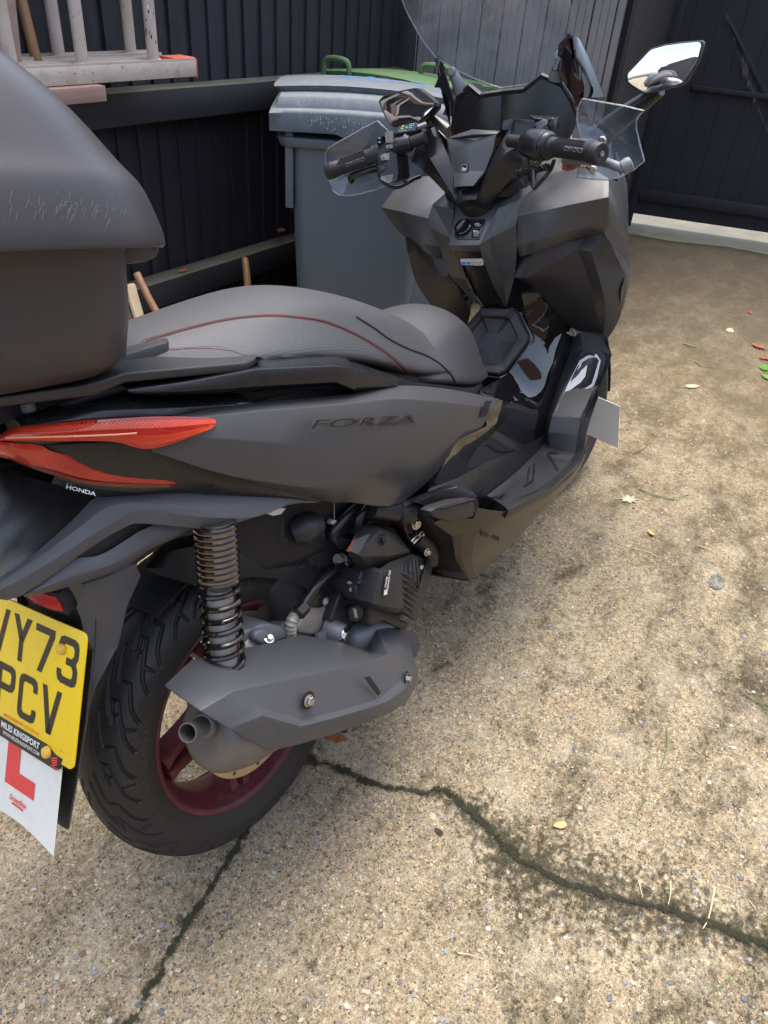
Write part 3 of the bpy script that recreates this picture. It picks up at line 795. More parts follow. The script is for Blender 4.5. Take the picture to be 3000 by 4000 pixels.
pole('tool_handle', K1, ((590, 1180), (640, 1285), (688, 1370)), 1.20, 1.10, .0115, STICK, 'round brown tool handle leaning below the top box', 'tool handle')
pole('wooden_stake', K1, ((560, 1230), (605, 1390)), 1.16, 1.10, .012, PALEST, 'flat pale wooden stake leaning beside the round brown handle', 'stake', flatt=True)
pole('spade_handle', K1, ((1058, 1118), (1064, 1160), (1071, 1250)), 1.42, 1.36, .0125, STICK, 'worn spade handle standing upright against the lower fence rail', 'spade handle', .015)

# ---- leaves and litter
LEAFB = mat('dry_brown_leaf', (.26, .10, .035), .6, 0, .3, 90); LEAFP = mat('pale_dry_leaf', (.40, .40, .27), .65, 0, .3, 90, col2=(.30, .32, .18), cscale=40)
LEAFG = mat('fresh_green_leaf', (.10, .24, .03), .4, 0, .2, 90); LEAFR = mat('red_fallen_leaf', (.24, .035, .02), .5, 0, .3, 90, col2=(.34, .11, .035), cscale=30)
LEAFY = mat('yellow_fallen_leaf', (.42, .30, .12), .55, 0, .2, 90); LEAFD = mat('rotten_dark_leaf', (.035, .025, .015), .8, 0, .3, 90)
STRAW = mat('dry_straw', (.50, .42, .26), .6); GRASS = mat('green_grass_blade', (.12, .19, .06), .5)
def outline(kind, rnd):
    if kind == 'lobed':
        return [(1.0, 0), (.55, .16), (.70, .55), (.28, .36), (.05, .80), (-.12, .38), (-.55, .62), (-.42, .20), (-.95, .22), (-.55, -.06), (-.85, -.42), (-.28, -.30), (-.10, -.70), (.18, -.32), (.62, -.52), (.50, -.14)]
    n = 14; return [(math.cos(2 * math.pi * k / n) * (1 + .06 * rnd.uniform(-1, 1)), math.sin(2 * math.pi * k / n) * .52 * (1 - .35 * math.cos(2 * math.pi * k / n)) * (1 + .1 * rnd.uniform(-1, 1))) for k in range(n)]
def leaf(p, s, rot, material, label, kind='oval', curl=.25, stem=True, z0=.003):
    rnd = random.Random(int(p.x * 1e4) ^ int(p.y * 1e4)); ol = outline(kind, rnd); vs = []; fs = []; n = len(ol); R2 = 4
    for r in range(R2 + 1):
        f = r / R2
        for x, y in ol:
            xx, yy = x * f * s, y * f * s
            zz = curl * s * (abs(y * f) ** 1.4 + .35 * (x * f) ** 2) + .08 * s * noise.noise(Vector((x * f * 3, y * f * 3, p.x * 9)))
            vs.append(Vector((xx, yy, max(zz, 0) + z0)))
    fs = [(r * n + k, r * n + (k + 1) % n, (r + 1) * n + (k + 1) % n, (r + 1) * n + k) for r in range(R2) for k in range(n)]
    rm = Matrix.Rotation(rot, 3, 'Z'); root = None
    b = Buf().add([rm @ v for v in vs], fs)
    if stem: b.tube([rm @ Vector((-s * .8, 0, z0 + .001)), rm @ Vector((-s * 1.3, s * .06, z0 + .002)), rm @ Vector((-s * 1.75, s * .02, z0))], s * .022, 5)
    o = b.build('fallen_leaf', material, None, solid=.0004, smooth=60); o.location = (p.x, p.y, p.z); return tag(o, label, 'leaf', None)
leaf(KC.wz(655, 1390, 0), .036, -.9, LEAFP, 'pale torn lobed leaf lying on the concrete right of the scooter', 'lobed', .12)
leaf(KC.wz(1115, 575, 0), .034, -.7, LEAFP, 'pale oval leaf with a long stem alone on the upper concrete', curl=.15)
leaf(KC.wz(1590, 290, 0), .045, 1.2, LEAFR, 'crumpled red leaf at the right edge beside the orange leaf', 'lobed', .35)
leaf(KC.wz(1645, 375, 0), .035, 2.2, LEAFR, 'orange fallen leaf at the right edge between red and green leaves', curl=.3)
leaf(KC.wz(1630, 440, 0), .036, .2, LEAFG, 'bright green leaf at the right edge, upper one of two', curl=.2)
leaf(KC.wz(1648, 510, 0), .034, .9, LEAFG, 'bright green leaf at the right edge, lower one of two', curl=.2)
leaf(KC.wz(1525, 40, 0), .022, .5, LEAFR, 'tiny orange leaf on the dark concrete near the gate', curl=.2)
leaf(KC.wz(1385, 170, 0), .036, .1, LEAFP, 'dull pale leaf on the dark shaded and damp concrete below the gate', curl=.1)
leaf(KC.wz(812, 1632, 0), .016, .8, LEAFY, 'small curled golden leaf on the mid concrete', curl=.6)
leaf(K6B.wz(758, 1357, 0), .014, 2.4, LEAFY, 'small yellow leaf beside the broad mossy crack', curl=.25, stem=False)
leaf(K6B.wz(235, 1385, 0), .010, 1.4, LEAFD, 'small dark rotten leaf between the two cracks', curl=.4, stem=False)
leaf(K6B.wz(1435, 300, 0), .040, .1, mat('skeleton_leaf', (.20, .20, .18), .8, 0, .4, 60, col2=(.07, .065, .045), cscale=70), 'flat grey rotten leaf fragment on the right of the concrete', 'oval', .03, False)
leaf(K1.wp(790, 1170, (0, FY - .055, 0), (0, 1, 0)), .026, .2, LEAFB, 'curled brown leaf lying on the lower fence rail', curl=.3, z0=.0)
leaf(K1.wp(1215, 994, (0, FY - .055, 0), (0, 1, 0)), .030, .5, LEAFB, 'withered leaf on the lower rail close to the grey bin', curl=.15, z0=.0)
def stem_(K, pts, r, material, label, cat, name, z=.003):
    P = spline([K.wz(x, y, z + .004 * (i % 2)) for i, (x, y) in enumerate(pts)], 5)
    o = Buf().tube(P, [r * (1 - .6 * i / len(P)) for i in range(len(P))], 5).build(name, material, None); return tag(o, label, cat)
stem_(KC, ((730, 1307), (830, 1345), (940, 1375), (1030, 1392)), .0026, GRASS, 'long green grass blade right of the torn leaf', 'grass blade', 'grass_blade')
stem_(KC, ((1085, 1350), (1010, 1368), (930, 1382)), .0018, GRASS, 'short green grass blade crossing the long one', 'grass blade', 'grass_blade')
stem_(KC, ((1135, 395), (1190, 425), (1280, 437)), .0026, GRASS, 'dark green stem on the upper concrete', 'stem', 'fallen_stalk')
stem_(KC, ((1050, 265), (1090, 272), (1140, 290)), .004, LEAFG, 'short bright green blade on the upper concrete', 'grass blade', 'grass_blade')
stem_(KC, ((690, 1055), (720, 1035), (760, 1020), (795, 980)), .0022, LEAFB, 'forked brown twig below the front learner plate', 'twig', 'twig')
stem_(K6B, ((1430, 1622), (1415, 1700), (1400, 1760), (1378, 1800)), .0019, STRAW, 'pale straw stalk, longest on the lower right concrete', 'straw', 'straw_stalk')
stem_(K6B, ((1237, 1595), (1238, 1650), (1228, 1695)), .0015, STRAW, 'pale short straw standing left of the longest stalk', 'straw', 'straw_stalk')
stem_(K6B, ((1100, 1592), (1118, 1665)), .0012, STRAW, 'tiny pale straw on the dark crack stain', 'straw', 'straw_stalk')
stem_(K6B, ((1222, 930), (1222, 1020), (1190, 1110)), .0018, GRASS, 'curved green blade on the right of the slab', 'grass blade', 'grass_blade')
stem_(K6B, ((1132, 1237), (1100, 1285), (1086, 1365)), .0011, GRASS, 'thin grey green blade above the dark crack', 'grass blade', 'grass_blade')
stem_(K6B, ((660, 1362), (678, 1450)), .0011, LEAFB, 'thin brown needle beside the yellow leaf', 'needle', 'plant_needle')
stem_(K6B, ((318, 1905), (370, 1912), (432, 1932)), .0014, STRAW, 'pale twig near the bottom of the slab', 'twig', 'twig')
stem_(K6B, ((1560, 785), (1605, 812), (1700, 850)), .0020, GRASS, 'green blade cut off by the right edge', 'grass blade', 'grass_blade')
stem_(K6B, ((1075, 155), (1140, 172), (1205, 203)), .0014, STRAW, 'pale needle on the upper slab right of the cowl', 'needle', 'plant_needle')
stem_(K6B, ((1360, 145), (1450, 180)), .0016, STRAW, 'pale needle on the upper right slab', 'needle', 'plant_needle')
stem_(K6B, ((345, 740), (350, 705), (365, 675)), .0012, LEAFB, 'small brown twig near the muffler cover', 'twig', 'twig')
stem_(K6B, ((1495, 2005), (1470, 2040), (1410, 2070)), .0013, GRASS, 'yellow green sprig in the bottom right corner', 'sprig', 'grass_blade')
stem_(K6B, ((1580, 1680), (1610, 1720)), .0011, STRAW, 'tiny straw right of the longest stalk', 'straw', 'straw_stalk')

# ---- pebbles bedded in the surface
PEB = []
for nm, c in (('grey', (.20, .20, .21)), ('pale', (.36, .34, .29)), ('tan', (.36, .25, .15)), ('brown', (.15, .09, .06)), ('cream', (.40, .32, .22)), ('slate', (.085, .095, .11))):
    PEB.append(mat('pebble_' + nm, c, .6, 0, .3, 200, dirt=tuple(q * .6 for q in c), dscale=120, damt=.6))
rnd = random.Random(21)
me_v = []; me_f = []; me_m = []
ico = bmesh.new(); bmesh.ops.create_icosphere(ico, subdivisions=1, radius=1.0); iv = [v.co.copy() for v in ico.verts]; ifc = [tuple(v.index for v in f.verts) for f in ico.faces]; ico.free()
for i in range(11000):
    t = rnd.random(); x = -.55 + 2.9 * rnd.random() ** 1.5; y = rnd.uniform(-1.35, .45)
    s = .0012 + .0058 * rnd.random() ** 4
    if rnd.random() < .012: s *= 1.5
    rm = Matrix.Rotation(rnd.uniform(0, 6.28), 3, 'Z'); ax_, ay_, az_ = s, s * rnd.uniform(.55, .95), s * rnd.uniform(.22, .42)
    k = len(me_v); jit = rnd.uniform(0, 50)
    for v in iv:
        q = 1 + .22 * noise.noise(v * 1.3 + Vector((jit, 0, 0)))
        p = rm @ Vector((v.x * ax_ * q, v.y * ay_ * q, v.z * az_)); me_v.append((x + p.x, y + p.y, max(p.z, -.001) + .0006))
    me_f += [tuple(a + k for a in f) for f in ifc]; mi = rnd.choices(range(6), (3, 2, 3, 2, 2, 2))[0]; me_m += [mi] * len(ifc)
me = bpy.data.meshes.new('embedded_pebbles'); me.from_pydata(me_v, [], me_f)
for m_ in PEB: me.materials.append(m_)
me.polygons.foreach_set('material_index', me_m)
tag(link('embedded_pebbles', me, None, None, True), 'small rounded pebbles of many colours bedded in the concrete', 'pebbles', None, 'stuff')
# ================================================================== the scooter
scooter = empty('motor_scooter', (0, 0, LIFT))
scooter.rotation_euler = (LEAN, 0, 0)
tag(scooter, 'matt black and grey motor scooter with a top box leaning on its side stand', 'scooter')
KM = Crop(550, 2300, .6932)
def rowsof(K, rows): return [[K.Y(*p) for p in r] for r in rows]
def sheet(rows, b=None):
    b = b or Buf(); return b.rings(rows, close=False, cap0=False, cap1=False)
def poly_sheet(pts, b=None):
    b = b or Buf(); b.add(pts, [tuple(range(len(pts)))]); return b
def both(fn, mirror=True):
    fn(False)
    if mirror: fn(True)

# ---- rear wheel
import numpy as np
def tyre(name, R, W2, rin, parent, c, rot=None, tread=True):
    nt, nv = (1300, 64) if tread else (160, 10)
    # cross section: from bead to bead
    prof = []
    crown = [(rin, -W2 * .74), (rin + .010, -W2 * .86), (rin + .030, -W2 * .985), (R - .050, -W2 * 1.0), (R - .034, -W2 * .955), (R - .022, -W2 * .86), (R - .011, -W2 * .66), (R - .004, -W2 * .40), (R - .0008, -W2 * .18), (R, 0)]
    half = [Vector((a, b_, 0)) for a, b_ in crown]
    sp = spline(half, 8)
    full_ = sp + [Vector((p.x, -p.y, 0)) for p in reversed(sp[:-1])]
    # arc-length resample
    d = [0]
    for i in range(1, len(full_)): d.append(d[-1] + (full_[i] - full_[i - 1]).length)
    ts = np.linspace(0, d[-1], nv + (170 if tread else 20))
    px = np.interp(ts, d, [p.x for p in full_]); py = np.interp(ts, d, [p.y for p in full_])
    nv = len(ts)
    ang = np.linspace(0, 2 * np.pi, nt, endpoint=False)
    depth = np.zeros((nt, nv))
    if tread:
        per = 34
        mid = d[-1] / 2; L = 2 * np.pi * R / per
        polys = [[(0, .006), (1.2, .026), (1.2, .042), (2.0, .058), (2.0, .078)],
                 [(.62, .016), (1.62, .034), (1.62, .050), (2.4, .066), (2.75, .082)],
                 [(.30, .034), (.85, .042)]]
        S = ts - mid
        for side in (-1, 1):
            for k in range(0, per, 1):
                for pl in (polys[:2] if k % 2 == 0 else polys[1:3]):
                    for (u0, s0), (u1, s1) in zip(pl[:-1], pl[1:]):
                        a0 = (k + u0 + (0 if side < 0 else .5)) * L; a1 = (k + u1 + (0 if side < 0 else .5)) * L
                        lo = int((min(a0, a1) - .006) / (2 * np.pi * R) * nt); hi = int((max(a0, a1) + .006) / (2 * np.pi * R) * nt) + 1
                        idx = np.arange(lo, hi + 1)
                        A = (idx / nt * 2 * np.pi * R)[:, None]; B_ = (S * side)[None, :]
                        dx, dy = a1 - a0, s1 - s0; l2 = dx * dx + dy * dy
                        t = np.clip(((A - a0) * dx + (B_ - s0) * dy) / l2, 0, 1)
                        dist = np.hypot(A - a0 - t * dx, B_ - s0 - t * dy)
                        depth[idx % nt] = np.maximum(depth[idx % nt], np.clip((.0036 - dist) / .0020, 0, 1))
    # outward normals of the section
    gx = np.gradient(px); gy = np.gradient(py); nn = np.hypot(gx, gy); nx, ny = -gy / nn, gx / nn
    if nx[nv // 2] < 0: nx, ny = -nx, -ny
    rr = px[None, :] - depth * .0055 * nx[None, :]; yy = py[None, :] - depth * .0055 * ny[None, :]
    X = rr * np.cos(ang)[:, None]; Z = rr * np.sin(ang)[:, None]
    V = np.stack([X, yy, Z], -1).reshape(-1, 3)
    i = np.arange(nt)[:, None]; j = np.arange(nv - 1)[None, :]; i2 = (i + 1) % nt
    F = np.stack([i * nv + j, i2 * nv + j, i2 * nv + j + 1, i * nv + j + 1], -1).reshape(-1, 4)
    me = bpy.data.meshes.new(name); me.from_pydata(V.tolist(), [], F.tolist())
    bm = bmesh.new(); bm.from_mesh(me); bmesh.ops.recalc_face_normals(bm, faces=bm.faces); bm.to_mesh(me); bm.free()
    o = link(name, me, M['rubber'], parent, True)
    o.data.set_sharp_from_angle(angle=R_(70))
    return o
AX = Vector((0, 0, .276))
rw = empty('rear_wheel', AX); rw.parent = scooter
ty = tyre('tyre', .276, .070, .186, rw, AX)
def arc_text(body, r, y, a_mid, h, parent, mt, inward=True, stretch=1.0, th=.0006, bold=0.0):
    """raised letters on the right sidewall, tops towards the hub"""
    o = text(body, (0, 0, 0), (1, 0, 0), (0, 1, 0), h, mt, parent, 'sidewall_lettering', 0, 'CENTER', stretch, bold)
    for v in o.data.vertices:
        a = a_mid + v.co.x / r; rr = r - v.co.y + h / 2
        # follow the bulge of the wall
        yy = y + max(0, (rr - .237)) * .55
        v.co = Vector((rr * math.cos(a), yy - th, rr * math.sin(a)))
    return o
SWALL = mat('raised_rubber_letters', (.050, .046, .040), .6, 0, 0)
def angof(K, x, y, Yv=-.068):
    p = K.Y(x, y, Yv); return math.atan2(p.z - .276, p.x)
arc_text('140/70-14', .226, -.0703, (angof(KA, 575, 870) % 6.283 + angof(KA, 585, 1400) % 6.283) / 2, .0135, rw, SWALL, stretch=1.35)
for s_, x_, y_, h_ in (('M/C 69P REINF', 650, 1450, .0055), ('TUBELESS', 770, 1545, .0055), ('DOT T5', 915, 1552, .0055), ('FW 00EX', 1085, 1492, .0055)):
    arc_text(s_, .226, -.0703, angof(KA, x_, y_) % 6.283, h_, rw, SWALL)
arc_text('CITY GRIP 2', .226, -.0703, angof(KA, 1420, 1190) % 6.283, .0125, rw, SWALL, stretch=1.1)
# rim: right flange, barrel and left flange
b = Buf()
prof = [(.187, -.050), (.1935, -.054), (.1945, -.0565), (.1915, -.059), (.187, -.058), (.181, -.052), (.177, -.040), (.166, -.030), (.162, -.014), (.162, .014), (.166, .03), (.177, .040), (.187, .058), (.1945, .0565), (.190, .05), (.180, .05)]
vs, fs = lathe_y(prof, 128); b.add(vs, fs)
rim = b.build('rim', M['red'], rw, smooth=40)
# ten spokes in five pairs
hub_r = .045
for k in range(5):
    am = R_(183 + 72 * k)
    for s in (-1, 1):
        a0 = am + s * R_(42); a1 = am + s * R_(4.5)
        p0 = Vector((hub_r * .9 * math.cos(a0), 0, hub_r * .9 * math.sin(a0))); p1 = Vector((.168 * math.cos(a1), 0, .168 * math.sin(a1)))
        d = (p1 - p0).normalized(); w = Vector((-d.z, 0, d.x)); rings = []
        for t, wd, y0, y1 in ((0, .011, -.036, .010), (.5, .0085, -.038, .004), (.85, .0095, -.041, .004), (1, .013, -.046, .010)):
            c = p0.lerp(p1, t)
            rings.append([c + w * wd + Vector((0, y1, 0)), c + w * wd * .75 + Vector((0, y0, 0)), c - w * wd * .75 + Vector((0, y0, 0)), c - w * wd + Vector((0, y1, 0))])
        Buf().rings(rings).build('spoke', M['red'], rw, bevel=.003)
b = Buf(); b.rings(lathe_axis([(-.05, .02), (-.05, .045), (.04, .048), (.05, .02)], (0, 0, 0), (0, 1, 0), 32)); b.build('hub', M['darkin'], rw, bevel=.003)
# drilled brake disc
b = Buf(); nd = 160
rings = []
for i in range(nd):
    a = 2 * math.pi * i / nd; co, si = math.cos(a), math.sin(a)
    ro = .1205; ri = .086
    rings.append([Vector((ro * co, -.077, ro * si)), Vector((ro * co, -.073, ro * si)), Vector((ri * co, -.073, ri * si)), Vector((ri * co, -.077, ri * si))])
rings.append(rings[0]); b.rings(rings, cap0=False, cap1=False)
disc = b.build('brake_disc', M['disc'], rw)
b = Buf()
for i in range(36):
    a = 2 * math.pi * i / 36; r = (.096, .104, .112)[i % 3]
    c = Vector((r * math.cos(a), -.0773, r * math.sin(a)))
    b.add([c + Vector((.0032 * math.cos(q), 0, .0032 * math.sin(q))) for q in [k * math.pi / 5 for k in range(10)]], [tuple(range(10))])
b.build('disc_holes', M['darkin'], disc, smooth=False)
b = Buf(); 
for k in range(6):
    a = R_(60 * k + 10); b.prism([Vector((.05 * math.cos(a - .35), -.073, .05 * math.sin(a - .35))), Vector((.09 * math.cos(a - .12), -.073, .09 * math.sin(a - .12))), Vector((.09 * math.cos(a + .12), -.073, .09 * math.sin(a + .12))), Vector((.05 * math.cos(a + .35), -.073, .05 * math.sin(a + .35)))], (0, -.003, 0))
b.build('disc_carrier', M['darkin'], rw)

# ---- front wheel, turned slightly right, mostly hidden by the bodywork
fw = empty('front_wheel', (1.50, 0, .2745)); fw.parent = scooter; fw.rotation_euler = (0, 0, -.10)
tyre('tyre', .2745, .060, .196, fw, None, tread=False)
b = Buf(); vs, fs = lathe_y([(.198, -.045), (.204, -.049), (.190, -.045), (.178, -.02), (.178, .02), (.190, .045), (.204, .049), (.198, .045)], 64); b.add(vs, fs); b.build('rim', M['red'], fw)
for k in range(5):
    a = R_(72 * k); d = Vector((math.cos(a), 0, math.sin(a))); w = Vector((-d.z, 0, d.x)); b = Buf()
    b.rings([[d * .02 + w * .02 + Vector((0, .02, 0)), d * .02 + w * .02 - Vector((0, .02, 0)), d * .02 - w * .02 - Vector((0, .02, 0)), d * .02 - w * .02 + Vector((0, .02, 0))],
             [d * .185 + w * .012 + Vector((0, .018, 0)), d * .185 + w * .012 - Vector((0, .018, 0)), d * .185 - w * .012 - Vector((0, .018, 0)), d * .185 - w * .012 + Vector((0, .018, 0))]])
    b.build('spoke', M['red'], fw, bevel=.003)
b = Buf(); vs, fs = lathe_y([(.290, -.07), (.294, -.05), (.300, 0), (.294, .05), (.290, .07)], 40, (1.5, 0, .2745), R_(-10), R_(175)); 
b.add([v for v in vs], [f for f in fs if max(f) - min(f) < 20]); mg = b.build('front_mudguard', M['satin'], scooter, solid=.004)
for s in (-1, 1):
    Buf().tube([(1.5, s * .095, .2745), (1.31, s * .095, .66)], .02, 16).build('fork_leg', M['castgrey'], scooter)

# ---- shock absorber
ts_ = KE.Y(1395, 905, -.165); bs_ = KE.Y(1452, 1760, -.165)
axd = (bs_ - ts_).normalized(); bot = ts_ + axd * .34
shock = empty('shock_absorber', (0, 0, 0)); shock.parent = scooter
Buf().tube([ts_ - axd * .02, ts_ + axd * .20], .0055, 12).build('piston_rod', M['steel'], shock)
cyl0 = KE.Y(1420, 1330, -.165); q0 = (cyl0 - ts_).dot(axd)
b = Buf(); b.rings(lathe_axis([(q0, .008), (q0 - .001, .017), (q0 + .006, .019), (.33, .019), (.335, .012)], ts_, axd, 24)); b.build('damper_body', M['alu'], shock)
def coil(p0, ax, zs, r, wr, name, material):
    a, u, w = frame_of(ax, (1, 0, 0)); pts = []
    n = 26
    for i in range(len(zs) - 1):
        for k in range(n):
            t = k / n; z = zs[i] + (zs[i + 1] - zs[i]) * t; f = 2 * math.pi * t
            pts.append(p0 + a * z + u * math.cos(f) * r + w * math.sin(f) * r)
    return Buf().tube(pts, wr, 8).build(name, material, shock)
zs = [];
for yy in [905, 945, 980, 1020, 1058, 1095, 1132, 1170, 1208, 1250, 1305, 1385, 1462, 1540, 1617, 1694, 1770]:
    p = KE.Y(1395 + (yy - 905) * .067, yy, -.165); zs.append((p - ts_).dot(axd))
zs += [zs[-1] + .036, zs[-1] + .068]
coil(ts_, axd, zs, .0268, .0044, 'spring', M['spring'])
RUSTD = mat('rust_dust', (.26, .15, .085), .85, 0, .4, 300)
zr = [(a_ + b2) / 2 for a_, b2 in zip(zs[:10], zs[1:11])]
coil(ts_, axd, [z - .0008 for z in zr], .0262, .0034, 'spring_rust', RUSTD)
b = Buf(); b.rings(lathe_axis([(-.004, .012), (-.003, .024), (-.001, .026), (.0, .01)], ts_, axd, 28)); b.build('spring_seat', M['darkin'], shock)
b = Buf(); b.rings(lathe_axis([(.315, .01), (.316, .03), (.322, .031), (.33, .02)], ts_, axd, 28)); b.build('spring_seat', M['darkin'], shock)

# ---- muffler with its cover
muf = empty('muffler', (0, 0, 0)); muf.parent = scooter
mc = Vector((-.178, -.192, .428)); md = Vector((.92, 0.0, -.39)).normalized()
b = Buf(); rr = []
a, u, w = frame_of(md, (0, 1, 0))
for t, r, oy in ((0, .012, 0), (-.004, .035, 0), (.002, .052, 0), (.018, .060, 0), (.05, .0645, 0), (.075, .065, 0), (.079, .063, 0), (.14, .060, 0), (.24, .050, 0), (.34, .040, 0), (.40, .025, 0)):
    rr.append([mc + md * t + u * math.cos(2 * math.pi * k / 40) * r * .98 + w * math.sin(2 * math.pi * k / 40) * r * 1.04 for k in range(40)])
b.rings(rr); b.build('muffler_can', M['muffler'], muf, sub=1)
po = KM.Y(262, 812, -.218); pi_ = KM.Y(345, 772, -.205)
pd = (po - pi_).normalized()
b = Buf(); pr_ = lathe_axis([(-.03, .0185), (.0, .0185), (.0015, .0175), (.0015, .0185)], pi_, pd, 24)
b.rings(lathe_axis([(-.035, .019), (-.010, .0195), (-.004, .0185), (-.001, .0155), (.0, .0134)], pi_, pd, 24)); b.build('pipe_collar', M['muffler'], muf, bevel=.001)
ln = (po - pi_).length
b = Buf(); b.rings(lathe_axis([(-.02, .0132), (ln, .0132), (ln, .0118), (-.01, .0118)], pi_, pd, 28), cap0=False, cap1=False); b.build('tail_pipe', M['muffler'], muf, smooth=40)
b = Buf(); b.rings(lathe_axis([(ln - .03, .0116), (ln - .029, .009)], pi_, pd, 24)); b.build('pipe_bore', M['darkin'], muf)
T = [(133, 548, -.155), (285, 405, -.150), (600, 335, -.145), (905, 265, -.140), (1080, 292, -.145), (1275, 352, -.160), (1325, 228, -.150), (1375, 186, -.140), (1480, 215, -.140)]
Rg = [(335, 690, -.236), (520, 578, -.240), (760, 528, -.240), (1000, 478, -.238), (1180, 436, -.237), (1310, 400, -.235), (1390, 372, -.228), (1455, 355, -.215), (1530, 372, -.190)]
Mi = [(455, 762, -.248), (650, 665, -.251), (905, 742, -.252), (1080, 700, -.252), (1240, 652, -.252), (1345, 618, -.250), (1430, 545, -.242), (1490, 490, -.230), (1549, 430, -.205)]
Mu = [(500, 790, -.252), (680, 715, -.262), (900, 775, -.267), (1090, 728, -.266), (1260, 678, -.264), (1380, 636, -.260), (1465, 580, -.250), (1520, 520, -.236), (1558, 455, -.210)]
Bo = [(715, 908, -.256), (760, 902, -.258), (905, 868, -.256), (1110, 806, -.254), (1290, 742, -.252), (1410, 692, -.248), (1495, 632, -.240), (1540, 560, -.228), (1561, 480, -.208)]
rows = rowsof(KM, [T, Rg, Mi, Mu, Bo])
rows.append([p + Vector((.0, .035, -.004)) for p in rows[-1]])
rows.append([p + Vector((.0, .03, .012)) for p in rows[-1]])
cv = sheet(rows).build('muffler_cover', M['shield'], muf, solid=.003, bevel=.005, segs=3)
# slot, bolts in dished seats
sl = [KM.Y(*p) for p in ((1254, 497, -.2565), (1290, 492, -.2565), (1352, 582, -.2560), (1335, 604, -.2560))]
Buf().prism(sl, (0, -.0012, 0)).build('cooling_slot', M['darkin'], cv, bevel=.001)
def bolt(c, d, r, parent, material=None, dish=True, name='bolt'):
    c = Vector(c); d = Vector(d).normalized(); a, u, w = frame_of(d, d.orthogonal())
    if dish:
        Buf().rings(lathe_axis([(0, r * 1.9), (.001, r * 1.9), (.0012, r * 1.6), (-.0005, r * 1.5)], c, d, 24)).build('bolt_recess', M['darkin'], parent)
    b = Buf(); b.rings(lathe_axis([(0, r * 1.35), (.0022, r * 1.35), (.0026, r * 1.1)], c, d, 20))
    b.rings([[c + d * t + (u * math.cos(k * math.pi / 3) + w * math.sin(k * math.pi / 3)) * rr_ for k in range(6)] for t, rr_ in ((.002, r), (.0075, r), (.009, r * .8))])
    return b.build(name, material or M['steel'], parent, smooth=25)
bolt(KM.Y(940, 628, -.2535), (0, -1, .1), .0075, cv)
bolt(KM.Y(1497, 505, -.236), (.35, -1, 0), .0075, cv)
# dark inner flange behind the cover's front, clamp pipe
b = Buf(); fl = [KM.Y(*p) for p in ((1320, 215, -.13), (1380, 182, -.13), (1480, 205, -.125), (1560, 268, -.12), (1578, 318, -.12), (1550, 392, -.125), (1500, 330, -.13))]
b.prism(fl, (0, .03, 0)); b.build('heat_flange', M['shield'], muf, bevel=.004)
p0 = KM.Y(1180, 300, -.12); p1 = KM.Y(1320, 290, -.12)
b = Buf(); b.rings(lathe_axis([(0, .01), (.01, .032), (.09, .034), (.14, .026), (.26, .022)], KM.Y(1170, 310, -.125), (1, 0, -.18), 28)); b.build('header_pipe', M['castgrey'], muf, sub=1)
# hanger boss and big bolt of the muffler bracket
h0 = KM.Y(1030, 215, -.10); h1 = KM.Y(1140, 258, -.135)
b = Buf(); b.tube([h0, h1], .021, 20); b.build('bracket_boss', M['castgrey'], muf, bevel=.003)
bolt(KM.Y(1135, 258, -.138), (h1 - h0), .011, muf, M['steel'], dish=False)
b = Buf(); b.prism([KM.Y(*p) for p in ((1005, 265, -.118), (1070, 225, -.118), (1180, 300, -.118), (1300, 350, -.118), (1290, 400, -.118), (1000, 330, -.118))], (0, .012, 0)); b.build('hanger_plate', M['castgrey'], muf, bevel=.003)
# centre stand foot showing below the cover
cs = empty('centre_stand', (0, 0, 0)); cs.parent = scooter
b = Buf(); fp = [KM.Y(*p) for p in ((1035, 812, -.13), (1065, 800, -.13), (1160, 830, -.13), (1155, 858, -.13), (1110, 872, -.13), (1050, 842, -.13))]
b.prism(fp, (0, .05, 0)); b.build('stand_foot', M['rust'], cs, bevel=.003)
Buf().tube([KM.Y(1130, 800, -.115), KM.Y(1150, 700, -.115), KM.Y(1200, 620, -.115)], .013, 12).build('stand_leg', M['darkin'], cs)

# ---- swing arm, caliper and brake hose
KQ = KM
sw = empty('swing_arm', (0, 0, 0)); sw.parent = scooter
b = Buf(); arm = [KQ.Y(*p) for p in ((1005, 262, -.10), (905, 250, -.10), (880, 225, -.10), (900, 180, -.10), (1000, 60, -.10), (1085, -60, -.10), (1120, -80, -.10), (1098, 40, -.10), (1070, 110, -.10), (1060, 180, -.10), (1040, 205, -.10))]
b.prism(arm, (0, .03, 0)); b.build('arm_casting', M['alu'], sw, bevel=.006, segs=3)
b = Buf(); ap = [KQ.Y(*p) for p in ((800, 200, -.09), (900, 190, -.09), (1010, 270, -.09), (1000, 420, -.09), (700, 420, -.09), (560, 480, -.09), (540, 420, -.09), (700, 330, -.09))]
b.prism(ap, (0, .03, 0)); b.build('arm_beam', M['castgrey'], sw, bevel=.006)
# black guard strip with two rivets
b = Buf(); gp = [KQ.Y(*p) for p in ((940, 100, -.112), (965, 45, -.112), (1060, -120, -.112), (1110, -130, -.112), (1125, -90, -.112), (1105, -60, -.112), (1058, 60, -.112), (1040, 100, -.112), (1010, 112, -.112))]
b.prism(gp, (0, .008, 0)); b.build('arm_guard', M['satin'], sw, bevel=.003)
for p in ((1040, 68), (1118, -66)):
    c = KB.Y(405, 1065, -.1125) if p[0] == 1040 else KB.Y(550, 878, -.1125)
    Buf().rings(lathe_axis([(0, .0075), (.0015, .007), (.003, .0035), (.001, .0025)], c, (0, -1, 0), 20)).build('rivet', M['alu'], sw)
